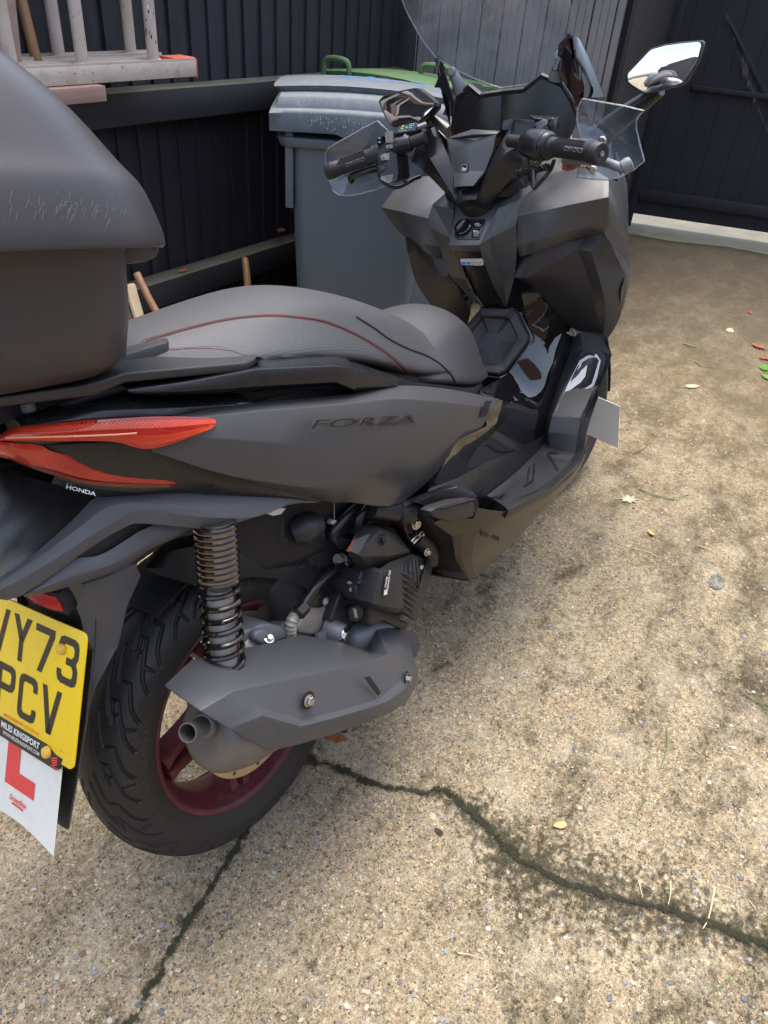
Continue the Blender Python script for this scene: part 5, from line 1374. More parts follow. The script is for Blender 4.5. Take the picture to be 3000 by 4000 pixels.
# ---- hugger over the rear wheel
hg = [[KE.Y(945, 1190, -.085), KE.Y(1000, 1130, -.09), KE.Y(1150, 1040, -.095), KE.Y(1330, 985, -.10)], ]
HB = Crop(1100, 1900, .42194)
h0 = [(KE, 940, 1185, -.02), (KE, 1040, 1060, -.02), (KE, 1250, 985, -.02), (KE, 1550, 975, -.02), (KB, 150, 500, -.04), (KB, 480, 500, -.05)]
h1 = [(KE, 942, 1187, -.06), (KE, 1060, 1110, -.075), (KE, 1250, 1060, -.082), (KE, 1550, 1050, -.088), (KB, 150, 640, -.09), (KB, 560, 560, -.09)]
h2 = [(KE, 945, 1192, -.075), (KE, 1050, 1195, -.086), (KE, 1250, 1190, -.092), (KE, 1550, 1150, -.098), (KB, 200, 780, -.10), (KB, 560, 700, -.10)]
h3 = [(KE, 950, 1200, -.072), (KE, 1130, 1262, -.084), (KE, 1330, 1310, -.09), (KE, 1600, 1250, -.096), (KB, 100, 880, -.10), (KB, 300, 1010, -.10)]
rr = [spline(r, 4) for r in gr([h0, h1, h2, h3])]
b = sheet(rr); hgo = b.build('wheel_hugger', M['darkin'], scooter, solid=.004, smooth=60)
b = Buf(); vs, fs = lathe_y([(.292, -.060), (.298, -.04), (.300, 0), (.298, .04), (.292, .060)], 30, (0, 0, .276), R_(68), R_(114)); b.add(vs, [f for f in fs if max(f) - min(f) < 20]); b.build('inner_fender', M['darkin'], scooter, solid=.004)

# ---- top box
TB = empty('top_box'); TB.parent = scooter
def bsec(z, xf, xr, hw, r, n=8, pw=1.0):
    pts = []
    r = min(r, hw * .98)
    for cx, cy, a0 in ((xf - r, hw - r, 0), (xr + r, hw - r, 90), (xr + r, -hw + r, 180), (xf - r, -hw + r, 270)):
        for k in range(n + 1):
            a = R_(a0 + 90 * k / n); pts.append(Vector((cx + r * math.cos(a), cy + r * math.sin(a), z - .17 * (cx + r * math.cos(a) + .1))))
    return pts
b = Buf()
b.rings([bsec(*s) for s in ((.930, -.125, -.42, .150, .07), (.936, -.110, -.45, .176, .08), (.952, -.094, -.47, .197, .085), (1.0, -.084, -.49, .214, .09), (1.068, -.075, -.50, .228, .095), (1.074, -.073, -.505, .230, .095))])
b.build('box_body', M['box'], TB, smooth=50)
b = Buf()
b.rings([bsec(*s) for s in ((1.072, -.050, -.52, .240, .10), (1.0722, -.036, -.53, .255, .12), (1.0725, -.031, -.54, .2605, .125), (1.0735, -.0295, -.54, .2622, .125), (1.080, -.030, -.54, .262, .125), (1.086, -.029, -.54, .263, .125), (1.128, -.036, -.538, .258, .125), (1.140, -.040, -.536, .254, .125), (1.152, -.047, -.532, .246, .125), (1.170, -.056, -.528, .238, .125),
                           (1.205, -.075, -.515, .224, .12), (1.245, -.110, -.495, .204, .115), (1.28, -.155, -.47, .178, .105), (1.312, -.21, -.43, .137, .09), (1.325, -.26, -.39, .08, .07))])
lid = b.build('box_lid', M['box'], TB, sub=1, smooth=70)
lid.data.polygons.foreach_set('use_smooth', [True] * len(lid.data.polygons))
b = Buf(); hb = [K1.Y(*p) for p in ((523, 1036, -.16), (600, 1040, -.16), (690, 1052, -.15), (695, 1085, -.15), (680, 1112, -.15), (640, 1130, -.155), (565, 1142, -.16), (540, 1120, -.165))]
b.prism(hb, (0, .32, 0)); b.build('hinge_housing', M['box'], TB, bevel=.006, segs=3)
for yy in (-.165, .13):
    c = K1.Y(690, 1036, -.155); c.y = yy
    Buf().tube([c + Vector((-.006, 0, -.002)), c + Vector((-.006, .035, -.002))], .006, 16).build('hinge_pin', M['castgrey'], TB, bevel=.002)
SCR = mat('pale_scratch', (.22, .21, .21), .7)
rnd = random.Random(8); b = Buf()
def surf_y(K, x, y, obj_pts=None): pass
from mathutils.bvhtree import BVHTree
def hit(K, x, y, objs, lift=.0006):
    """point where the survey ray meets built parts (scooter frame)"""
    d = K.ray(x, y, RB).normalized(); best = None
    for o in objs:
        bt = BVHTree.FromPolygons([v.co for v in o.data.vertices], [p.vertices[:] for p in o.data.polygons])
        h = bt.ray_cast(CB, d)
        if h[0] is not None and (best is None or h[3] < best[3]): best = h
    if best is None: return None, None
    n = best[1]; n = n if n.dot(d) < 0 else -n
    return best[0] + n * lift, n
lidbt = [lid]
for i in range(70):
    x = rnd.choice([rnd.uniform(20, 330), rnd.uniform(150, 370), rnd.uniform(400, 560)]); y = 862 + x * .06 + rnd.gauss(6, 22); L_ = rnd.choice([8, 14, 26, 60]) * rnd.uniform(.5, 1.2)
    dx = L_ * (rnd.choice([-.35, -.25, -.3]) + rnd.uniform(-.12, .12))
    pts = [hit(K1, x + dx * t, y + L_ * t, lidbt)[0] for t in (0, .5, 1)]
    if all(p is not None for p in pts): b.tube(pts, .00018, 3)
b.build('lid_scratches', SCR, lid)
b = Buf(); 
# ================================================================== seat
KS = Crop(500, 1050, .9042)
def lerp_tab(tab, x):
    if x <= tab[0][0]: return tab[0][1]
    for (a, va), (b_, vb) in zip(tab[:-1], tab[1:]):
        if x <= b_: return va + (vb - va) * smooth01((x - a) / (b_ - a)) if False else va + (vb - va) * (x - a) / (b_ - a)
    return tab[-1][1]
def seat_loft(name, xs, zc, yr, drop, hw, zl, parent, end0=.0, end1=.0):
    rings = []
    for i, X in enumerate(xs):
        c, y1, d, h, l = (lerp_tab(t, X) for t in (zc, yr, drop, hw, zl))
        half = [(0, c), (.35, c - d * .09), (.65, c - d * .38), (.88, c - d * .80)]
        r = [(y1 * f, z) for f, z in half] + [(y1, c - d * 1.12), (y1 + (h - y1) * .55, (c - d) * .45 + l * .55 + .006), (h, l + .012), (h - .003, l), (h - .03, l - .006)]
        full_ = [(-y, z) for y, z in reversed(r)] + r[1:]
        rings.append([Vector((X, y, z)) for y, z in full_])
    def squash(r, f, dz):
        cy = 0; zb = r[0].z
        return [Vector((p.x, p.y * f, zb + (p.z - zb) * dz)) for p in r]
    if end0: rings = [[Vector((p.x - end0, p.y * .9, rings[0][0].z + (p.z - rings[0][0].z) * .35)) for p in rings[0]]] + rings
    if end1: rings = rings + [[Vector((p.x + end1 * .7, p.y * .93, rings[-1][0].z + (p.z - rings[-1][0].z) * .72)) for p in rings[-1]], [Vector((p.x + end1, p.y * .82, rings[-1][0].z + (p.z - rings[-1][0].z) * .25)) for p in rings[-1]]]
    b = Buf().rings(rings)
    o = b.build(name, M['seat'], parent, sub=2, smooth=80)
    o.data.polygons.foreach_set('use_smooth', [True] * len(o.data.polygons)); return o
seat = empty('seat'); seat.parent = scooter
pil = seat_loft('pillion_cushion', [-.16, -.05, .05, .15, .22, .28, .34, .40, .46, .52, .58, .63, .665],
                [(-.16, .945), (0, .943), (.1, .944), (.2, .945), (.28, .940), (.34, .925), (.4, .904), (.46, .880), (.52, .852), (.58, .822), (.63, .795), (.665, .772)],
                [(-.16, .095), (.1, .115), (.3, .122), (.5, .122), (.665, .105)], [(-.16, .02), (.2, .030), (.4, .036), (.665, .045)],
                [(-.16, .12), (0, .15), (.15, .162), (.35, .165), (.5, .160), (.6, .155), (.665, .145)],
                [(-.16, .905), (0, .895), (.1, .875), (.2, .850), (.3, .818), (.4, .775), (.5, .722), (.6, .690), (.665, .665)], seat, end0=.02, end1=.012)
rid = seat_loft('rider_cushion', [.50, .58, .64, .70, .75, .79, .83, .865, .895, .915],
                [(.5, .770), (.58, .782), (.64, .792), (.70, .795), (.75, .790), (.79, .776), (.83, .752), (.865, .718), (.895, .676), (.915, .645)],
                [(.5, .12), (.6, .128), (.7, .122), (.8, .098), (.87, .078), (.915, .062)], [(.5, .05), (.7, .046), (.8, .04), (.915, .03)],
                [(.5, .155), (.6, .158), (.68, .148), (.76, .122), (.84, .098), (.915, .078)],
                [(.5, .705), (.6, .672), (.7, .632), (.8, .594), (.86, .575), (.915, .566)], seat, end1=.018)
sb_ = [pil, rid]
class BT:
    def __init__(s, objs):
        s.t = [BVHTree.FromPolygons([v.co for v in o.data.vertices], [p.vertices[:] for p in o.data.polygons]) for o in objs]
    def __call__(s, K, x, y, lift=.0006):
        d = K.ray(x, y, RB).normalized(); best = None
        for bt in s.t:
            h = bt.ray_cast(CB, d)
            if h[0] is not None and (best is None or h[3] < best[3]): best = h
        if best is None: return None
        n = best[1]; n = n if n.dot(d) < 0 else -n
        return best[0] + n * lift
SBT = BT(sb_)
def px_line(pts, step=5):
    out = []
    sp = spline([Vector((x, y, 0)) for x, y in pts], 24)
    for p in sp: out.append((p.x, p.y))
    return out
def seam(name, K, pts, bt, parent, material, r=.0006, dash=True, lift=.0008):
    P = [bt(K, x, y, lift) for x, y in px_line(pts)]; P = [p for p in P if p is not None]
    if len(P) < 3: return
    Q = [P[0]]
    for p in P[1:]:
        if (p - Q[-1]).length > .08: break
        Q.append(p)
    # resample evenly
    d = [0]
    for i in range(1, len(Q)): d.append(d[-1] + (Q[i] - Q[i - 1]).length)
    def at(s):
        for i in range(1, len(Q)):
            if d[i] >= s: return Q[i - 1].lerp(Q[i], (s - d[i - 1]) / max(d[i] - d[i - 1], 1e-6))
        return Q[-1]
    b = Buf()
    if dash:
        s = 0
        while s + .004 < d[-1]: b.tube([at(s), at(s + .0038)], r, 5); s += .0056
    else:
        n = max(4, int(d[-1] / .006)); b.tube([at(d[-1] * i / n) for i in range(n + 1)], r, 6)
    b.build(name, material, parent)
seam('seat_stitching', KS, [(48, 345), (60, 315), (120, 293), (300, 243), (450, 212), (600, 199), (720, 205), (850, 224), (980, 275), (1100, 345), (1180, 410), (1219, 458)], SBT, pil, M['thread'])
seam('seat_stitching', KS, [(62, 345), (80, 325), (130, 303), (300, 255), (450, 222), (600, 208), (720, 214), (845, 236), (970, 288), (1090, 358), (1165, 420), (1200, 455)], SBT, pil, M['thread'])
seam('seat_piping', KS, [(55, 346), (70, 320), (125, 298), (300, 249), (450, 217), (600, 204), (720, 209), (848, 230), (975, 281), (1095, 351), (1172, 414), (1210, 457)], SBT, pil, M['darkin'], r=.0012, dash=False, lift=.0002)
seam('seat_stitching', KS, [(2, 355), (120, 350), (250, 342), (370, 337), (432, 345)], SBT, pil, M['thread'])
seam('seat_stitching', KS, [(1226, 352), (1290, 375), (1350, 410), (1395, 450), (1418, 488)], SBT, rid, M['thread'])
seam('seat_piping', KS, [(985, 208), (1060, 255), (1130, 305), (1210, 345), (1282, 372), (1342, 407), (1388, 450), (1412, 488)], SBT, rid, M['darkin'], r=.0022, dash=False, lift=.0003)
# woven panel on the flank
FAB = bpy.data.materials.new('woven_seat_mesh')
N, L, bb = nodes(FAB)
tc = N.new('ShaderNodeTexCoord')
ck = N.new('ShaderNodeTexVoronoi'); ck.inputs['Scale'].default_value = 420; ck.inputs['Randomness'].default_value = 0
L.new(tc.outputs['Object'], ck.inputs['Vector'])
L.new(ramp(N, L, ck.outputs['Distance'], [(.25, (.070, .070, .073)), (.60, (.032, .032, .033))]), bb.inputs['Base Color'])
bb.inputs['Roughness'].default_value = .45
bp = N.new('ShaderNodeBump'); bp.inputs['Distance'].default_value = -.001; bp.inputs['Strength'].default_value = .5
L.new(ck.outputs['Distance'], bp.inputs['Height']); L.new(bp.outputs[0], bb.inputs['Normal'])
for mr in (False, True):
    up_ = px_line([(64, 345), (82, 327), (132, 305), (300, 257), (450, 224), (600, 210), (720, 216), (845, 238), (970, 290), (1088, 360), (1162, 420), (1196, 455)])
    lo_ = px_line([(66, 348), (120, 352), (200, 350), (300, 344), (430, 352), (500, 372), (600, 392), (740, 392), (880, 385), (1000, 420), (1100, 450), (1190, 462)])
    nr = 14; b = Buf(); vs = []; ok = True; last = None
    for (xa, ya), (xb, yb) in zip(up_, lo_):
        for j in range(nr + 1):
            t = j / nr; p = SBT(KS, xa + (xb - xa) * t, ya + (yb - ya) * t, .0007)
            vs.append(p)
    fs = []
    for i in range(len(up_) - 1):
        for j in range(nr):
            q = (i * (nr + 1) + j, (i + 1) * (nr + 1) + j, (i + 1) * (nr + 1) + j + 1, i * (nr + 1) + j + 1)
            if all(vs[k] is not None for k in q) and max((vs[q[0]] - vs[k]).length for k in q) < .06: fs.append(q)
    vs = [v if v is not None else Vector((0, 0, .7)) for v in vs]
    used = sorted({k for f in fs for k in f}); mp_ = {k: i for i, k in enumerate(used)}
    b.add([vs[k] for k in used], [tuple(mp_[k] for k in f) for f in fs])
    b.build('woven_panel', FAB, pil, mirror=mr)
b = Buf(); b.rings([[Vector((x, y, z)) for y, z in ((-h, l - .03), (-h, l + .01), (h, l + .01), (h, l - .03))] for x, h, l in ((.0, .13, .86), (.2, .15, .83), (.4, .152, .755), (.5, .150, .70), (.6, .148, .66), (.7, .135, .617), (.8, .105, .580), (.9, .07, .555))])
b.build('seat_base', M['darkin'], seat, bevel=.006)

# ================================================================== front bodywork
ME = M['matte']; SA = M['satin']
cA = [(K9, 1050, 60, -.105), (K9, 1200, -40, -.15), (K9, 1380, -85, -.215), (K9, 1535, -2, -.285)]
cB = [(K9, 948, 238, -.118), (K9, 1120, 205, -.172), (K9, 1300, 165, -.228), (K9, 1535, 118, -.301)]
cC = [(K9, 946, 430, -.105), (K9, 1060, 400, -.155), (K9, 1330, 320, -.232), (K9, 1530, 290, -.286)]
cD = [(K9, 965, 502, -.101), (K9, 1045, 478, -.142), (K9, 1385, 369, -.234), (K9, 1505, 347, -.272)]
panel('front_cowl_inner', gr([cA, cB, cC, cD]), ME, bevel=.008, segs=4, n=4, ang=16)
# outer flank and nose of the cowl, closing towards the front
for mr in (False, True):
    a0, a1, a2, a3 = [r[-1] for r in gr([cA, cB, cC, cD])]
    lo1 = K9.Y(1560, 450, -.284); lo2 = K9.Y(1648, 632, -.280); lo3 = K9.Y(1618, 800, -.272)
    col0 = [a0, a1, a2, a3, lo1, lo2, lo3]
    col1 = [K9.Y(1600, 15, -.268), K9.Y(1652, 300, -.278), K9.Y(1662, 400, -.276), K9.Y(1668, 500, -.272), K9.Y(1672, 570, -.270), K9.Y(1666, 700, -.268), K9.Y(1632, 840, -.262)]
    def nx(c, dx, y, dz): return [Vector((p.x + dx, -y if True else 0, p.z + dz)) for p in c]
    col2 = [Vector((1.42, -.20, 1.00)), Vector((1.46, -.215, .92)), Vector((1.46, -.22, .86)), Vector((1.45, -.22, .80)), Vector((1.44, -.22, .75)), Vector((1.42, -.215, .70)), Vector((1.38, -.20, .64))]
    col3 = [Vector((1.60, -.09, .97)), Vector((1.64, -.10, .90)), Vector((1.645, -.10, .85)), Vector((1.62, -.11, .80)), Vector((1.58, -.12, .76)), Vector((1.52, -.12, .72)), Vector((1.46, -.11, .68))]
    col4 = [Vector((1.64, 0, .98)), Vector((1.69, 0, .90)), Vector((1.69, 0, .85)), Vector((1.66, 0, .80)), Vector((1.61, 0, .76)), Vector((1.55, 0, .72)), Vector((1.48, 0, .69))]
    b = Buf().rings([col0, col1, col2, col3, col4], close=False, cap0=False, cap1=False)
    b.build('front_cowl_flank', ME, scooter, bevel=.004, solid=.003, mirror=mr)
    # upper deck from the cowl edge up to the screen base
    A = gr([cA])[0]
    dk = [A, [Vector((1.20, -.10, 1.045)), Vector((1.26, -.15, 1.05)), Vector((1.30, -.20, 1.04)), Vector((1.40, -.20, 1.00))],
          [Vector((1.36, -.06, 1.10)), Vector((1.38, -.09, 1.09)), Vector((1.42, -.12, 1.06)), Vector((1.52, -.13, .985))],
          [Vector((1.42, 0, 1.10)), Vector((1.45, 0, 1.09)), Vector((1.50, 0, 1.06)), Vector((1.62, 0, .98))]]
    Buf().rings(dk, close=False, cap0=False, cap1=False).build('cowl_deck', SA, scooter, bevel=.003, solid=.003, mirror=mr)
    # headlamp glass on the nose
    hl = [Vector((1.50, -.19, .955)), Vector((1.655, -.05, .945)), Vector((1.68, -.04, .915)), Vector((1.52, -.195, .925))]
    Buf().prism([p + Vector((.006, -.004, 0)) for p in hl], (.004, -.003, 0)).build('headlamp', M['lcd'], scooter, bevel=.002, mirror=mr)

# leg shield
s0 = [(K9, 965, 502, -.100), (K9, 1045, 479, -.140), (K9, 1385, 371, -.232), (K9, 1500, 348, -.270), (K9, 1552, 430, -.284)]
s1 = [(K9, 930, 632, -.092), (K9, 1002, 640, -.118), (K9, 1337, 452, -.222), (K9, 1425, 470, -.252), (K9, 1602, 545, -.284)]
s2 = [(K9, 1035, 690, -.105), (K9, 1120, 690, -.135), (K9, 1420, 680, -.236), (K9, 1490, 690, -.262), (K9, 1648, 650, -.282)]
s3 = [(K9, 1180, 838, -.126), (K9, 1250, 830, -.158), (K9, 1452, 835, -.236), (K9, 1520, 850, -.256), (K9, 1612, 885, -.270)]
s4 = [(K9, 1292, 955, -.146), (K9, 1345, 985, -.165), (K9, 1470, 985, -.224), (K9, 1500, 1005, -.240), (K9, 1530, 1038, -.252)]
rr = gr([s0, s1, s2, s3, s4])
rr[0] = [p + Vector((.006, 0, .001)) for p in rr[0]]
cols_ = [spline([r[j] for r in rr[1:]], 6) for j in range(5)]
rr = [rr[0]] + [[c[i] for c in cols_] for i in range(len(cols_[0]))]
rr = [[r[0], r[0].lerp(r[1], .5), r[1], r[1].lerp(r[2], .35), r[1].lerp(r[2], .7), r[2], r[3], r[4]] for r in rr]
panel('leg_shield', rr, M['tex'], bevel=.006, segs=4, ang=13)
# dark gap edging line between shield and cowl, vent slit
for mr in (False, True):
    Buf().prism([K9.Y(*p) for p in ((1640, 640, -.284), (1652, 640, -.283), (1645, 760, -.276), (1612, 830, -.272), (1618, 720, -.280))], (.0, -.0008, 0)).build('side_vent', M['gloss'], scooter, mirror=mr)
# riser and running board
c0 = [(KC, 262, 215, -.150), (KC, 305, 185, -.170), (KC, 440, 150, -.215), (KC, 492, 232, -.240)]
c1 = [(KC, 225, 345, -.150), (KC, 330, 300, -.185), (KC, 450, 300, -.228), (KC, 533, 342, -.258)]
c2 = [(KC, 130, 600, -.150), (KC, 185, 590, -.178), (KC, 445, 560, -.238), (KC, 470, 545, -.264)]
c3 = [(KC, 66, 790, -.150), (KC, 105, 785, -.172), (KC, 310, 806, -.238), (KC, 382, 800, -.265)]
c4 = [(KC, 50, 920, -.150), (KC, 80, 900, -.172), (KC, 290, 920, -.240), (KC, 345, 930, -.267)]
c5 = [(K4, 853, 672, -.152), (K4, 872, 690, -.172), (K4, 965, 712, -.246), (K4, 994, 700, -.270)]
c6 = [(K4, 826, 705, -.154), (K4, 850, 716, -.172), (K4, 950, 745, -.248), (K4, 982, 738, -.272)]
c7 = [(K4, 740, 785, -.158), (K4, 760, 795, -.172), (K4, 858, 838, -.250), (K4, 880, 836, -.274)]
c8 = [(K4, 640, 862, -.165), (K4, 664, 872, -.176), (K4, 712, 905, -.252), (K4, 724, 916, -.272)]
rr = gr([c0, c1, c2, c3, c4, c5, c6, c7, c8])
for r in rr: r.append(r[-1] + Vector((.004, .012, -.024)))
rf = panel('running_board', rr, M['tex'], bevel=.005, segs=3, ang=18)[0]
# metal and rubber foot plate on the riser
RB_ = BT([rf])
def on(K, pts, bt, lift): 
    out = []
    for p in pts:
        q = bt(K, p[0], p[1], lift)
        out.append(q)
    return [q for q in out if q is not None]
def drape_poly(name, K, pts, bt, material, parent, lift=.0015, th=.0015, bevel=.0):
    P = on(K, pts, bt, lift)
    if len(P) < 3: return None
    # normal
    n = Vector((0, 0, 0))
    for i in range(1, len(P) - 1): n += (P[i] - P[0]).cross(P[i + 1] - P[0])
    n.normalize()
    if n.dot(CB - P[0]) < 0: n = -n
    return Buf().prism(P, -n * th).build(name, material, parent, bevel=bevel)
RUB = mat('foot_rubber', (.020, .020, .021), .5, 0, .3, 900, dirt=(.10, .09, .08), dscale=20, damt=.4)
ALP = mat('brushed_foot_plate', (.66, .65, .63), .45, .0, .05, 300, dirt=(.35, .32, .30), dscale=25, damt=.3)
def strip(name, K, left, right, bt, material, parent, lift=.002, n=4):
    """a band draped over the built surface between two pixel lines"""
    la = px_line(left); lb = px_line(right); vs = []; fs = []
    for (xa, ya), (xb, yb) in zip(la, lb):
        for j in range(n + 1):
            t = j / n; vs.append(bt(K, xa + (xb - xa) * t, ya + (yb - ya) * t, lift))
    m_ = n + 1
    for i in range(len(la) - 1):
        for j in range(n):
            q = (i * m_ + j, (i + 1) * m_ + j, (i + 1) * m_ + j + 1, i * m_ + j + 1)
            if all(vs[k] is not None for k in q) and max((vs[q[0]] - vs[k]).length for k in q) < .05: fs.append(q)
    if not fs: return None
    used = sorted({k for f in fs for k in f}); mp_ = {k: i for i, k in enumerate(used)}
    return Buf().add([vs[k] for k in used], [tuple(mp_[k] for k in f) for f in fs]).build(name, material, parent, smooth=60)
strip('foot_rubber', KC, [(375, 328), (300, 360), (235, 470), (170, 590), (105, 740), (105, 770)], [(420, 318), (468, 330), (492, 390), (440, 560), (345, 790), (320, 806)], RB_, RUB, rf, .0012, 8)
# white-metal plate: an outer loop and an inner field, as in a folded badge
def band(K, pts, w, bt, material, parent, name, lift=.0028):
    vs = []; 
    P = [Vector((x, y, 0)) for x, y in pts]; L_ = []; R2 = []
    for i, p in enumerate(P):
        t = (P[min(i + 1, len(P) - 1)] - P[max(i - 1, 0)]).normalized(); s = Vector((-t.y, t.x, 0)) * w / 2
        L_.append((p + s)); R2.append((p - s))
    b = Buf(); vv = []
    for a_, c_ in zip(L_, R2):
        vv += [bt(K, a_.x, a_.y, lift), bt(K, c_.x, c_.y, lift)]
    if any(v is None for v in vv): vv = [v if v is not None else vv[0] for v in vv]
    b.add(vv, [(2 * i, 2 * i + 1, 2 * i + 3, 2 * i + 2) for i in range(len(P) - 1)])
    return b.build(name, material, parent, smooth=False)
band(KC, [(170, 690), (225, 560), (310, 392), (360, 360), (420, 352), (450, 385), (415, 500), (395, 560), (300, 630), (195, 685), (150, 740)], 22, RB_, ALP, rf, 'foot_plate_loop')
drape_poly('foot_plate_field', KC, [(130, 750), (185, 625), (200, 640), (182, 690), (186, 715)], RB_, ALP, rf, .0026, .0008)
drape_poly('foot_plate_field', KC, [(190, 618), (298, 425), (355, 422), (340, 500), (305, 545), (215, 612)], RB_, ALP, rf, .0026, .0008)
for pts in ([(410, 385), (400, 480), (370, 545), (215, 650)], [(372, 622), (320, 660), (255, 690), (215, 755)], [(360, 648), (318, 675), (262, 705), (235, 762)]):
    band(KC, pts, 9, RB_, M['darkin'], rf, 'rubber_rib', .0024)
# floor mat with moulded ribs
RBM = strip('floor_mat', K4, [(850, 705), (800, 745), (720, 812), (652, 866)], [(958, 722), (900, 790), (800, 860), (712, 880)], RB_, RUB, rf, .0015, 8)
for pts in ([(872, 722), (902, 775)], [(862, 724), (870, 712), (905, 712)], [(800, 765), (790, 830), (690, 872)], [(818, 752), (812, 812), (760, 850)]):
    band(K4, pts, 7, RB_, SA, rf, 'floor_rib', .0035)
# lower cowl in bronze-tinted paint
BRZ = mat('bronze_grey_paint', (.085, .075, .055), .33, .6, .05, 1200, dirt=(.12, .10, .07), dscale=9, damt=.3)
l0 = [(K4, 455, 962, -.200), (K4, 600, 905, -.238), (K4, 722, 922, -.264), (K4, 880, 850, -.262), (K4, 988, 745, -.258), (K4, 1000, 690, -.255)]
l1 = [(K4, 520, 1008, -.205), (K4, 610, 985, -.236), (K4, 715, 975, -.246), (K4, 850, 900, -.246), (K4, 960, 800, -.244), (K4, 995, 730, -.240)]
l2 = [(K4, 532, 1090, -.196), (K4, 590, 1080, -.222), (K4, 690, 1060, -.226), (K4, 800, 960, -.228), (K4, 925, 830, -.228), (K4, 970, 770, -.225)]
l3 = [(K4, 578, 1168, -.188), (K4, 606, 1158, -.196), (K4, 672, 1098, -.196), (K4, 770, 1000, -.196), (K4, 880, 880, -.196), (K4, 940, 800, -.196)]
rr = gr([l0, l1, l2, l3])
lc = panel('lower_cowl', rr, BRZ, bevel=.004, n=2, ang=14)[0]
b = Buf(); inner = [p for p in rr[3]]
b.rings([inner, [Vector((p.x, 0, p.z - .02)) for p in inner], [Vector((p.x, -p.y, p.z)) for p in inner]], close=False, cap0=False, cap1=False); b.build('belly_pan', M['darkin'], scooter, solid=.004)
LBT = BT([lc])
drape_poly('cowl_slot', K4, [(622, 984), (690, 1010), (688, 1026), (624, 1004)], LBT, M['darkin'], lc, .0016, .001)
# rear dark face of the lower cowl opening
flat('cowl_inner_wall', [K4.Y(*p) for p in ((385, 885, -.19), (455, 962, -.195), (520, 1008, -.198), (532, 1090, -.19), (560, 1140, -.185), (470, 1130, -.10), (430, 1000, -.10))], M['darkin'], (0, .02, 0), mirror=True)
# tunnel: upper gloss skin
tA = [(K9, 925, 640, -.060), (K9, 975, 760, -.070), (K9, 1005, 900, -.082), (K9, 1035, 1030, -.098), (K9, 965, 1160, -.098), (K9, 885, 1258, -.084), (K9, 790, 1320, -.080), (K9, 690, 1365, -.085)]
tB = [(K9, 1000, 642, -.092), (K9, 1110, 770, -.112), (K9, 1180, 900, -.126), (K9, 1200, 1050, -.136), (K9, 1120, 1220, -.134), (K9, 1020, 1340, -.126), (K9, 900, 1400, -.126), (K9, 760, 1415, -.140)]
tC = [(K9, 1010, 650, -.094), (K9, 1180, 835, -.124), (K9, 1292, 955, -.146), (K9, 1312, 1040, -.150), (K9, 1265, 1190, -.151), (K9, 1180, 1380, -.150), (K9, 1080, 1492, -.152), (K9, 815, 1425, -.175)]
panel('tunnel_cover', gr([tA, tB, tC]), M['gloss'], bevel=.0, n=4)
tD = [(K9, 1262, 1200, -.151), (K9, 1180, 1385, -.150), (K9, 1082, 1494, -.153), (K9, 960, 1460, -.166), (K9, 815, 1425, -.186), (K9, 700, 1375, -.188)]
tE = [(K4, 930, 470, -.150), (K4, 880, 545, -.150), (K4, 830, 580, -.155), (K4, 760, 590, -.166), (K4, 690, 600, -.182), (K4, 645, 612, -.190)]
tF = [(K4, 900, 540, -.150), (K4, 860, 620, -.151), (K4, 790, 640, -.156), (K4, 690, 670, -.166), (K4, 600, 690, -.178), (K4, 535, 662, -.190)]
tG = [(K4, 885, 570, -.149), (K4, 850, 650, -.151), (K4, 760, 700, -.156), (K4, 640, 745, -.166), (K4, 540, 800, -.176), (K4, 442, 836, -.182)]
panel('tunnel_side', gr([tD, tE, tF, tG]), M['gloss'], bevel=.0, n=3)
h0 = [(K4, 885, 570, -.1515), (K4, 850, 648, -.153), (K4, 760, 698, -.158), (K4, 640, 743, -.168), (K4, 540, 798, -.179), (K4, 440, 836, -.185)]
h1 = [(K4, 872, 640, -.1525), (K4, 830, 700, -.155), (K4, 745, 762, -.160), (K4, 640, 815, -.170), (K4, 545, 860, -.186), (K4, 415, 870, -.195)]
h2 = [(K4, 862, 690, -.153), (K4, 825, 712, -.156), (K4, 738, 790, -.160), (K4, 640, 866, -.168), (K4, 560, 905, -.200), (K4, 385, 886, -.190)]
panel('tunnel_skirt', gr([h0, h1, h2]), SA, bevel=.003)
# inner core so that nothing shows through the tunnel
b = Buf()
for x, h, z0, z1 in ((.62, .12, .30, .62), (.8, .08, .28, .52), (.95, .065, .25, .50), (1.08, .06, .25, .55), (1.16, .05, .25, .70), (1.22, .06, .3, .9), (1.4, .07, .35, .95)):
    b.v = b.v
rings = [[Vector((x, -h, z0)), Vector((x, -h, z1)), Vector((x, h, z1)), Vector((x, h, z0))] for x, h, z0, z1 in ((.55, .12, .33, .62), (.8, .09, .26, .50), (.95, .065, .22, .47), (1.08, .06, .22, .50), (1.17, .05, .25, .66), (1.24, .07, .35, .90), (1.42, .09, .40, .95))]
b = Buf().rings(rings); b.build('frame_spine', M['darkin'], scooter)
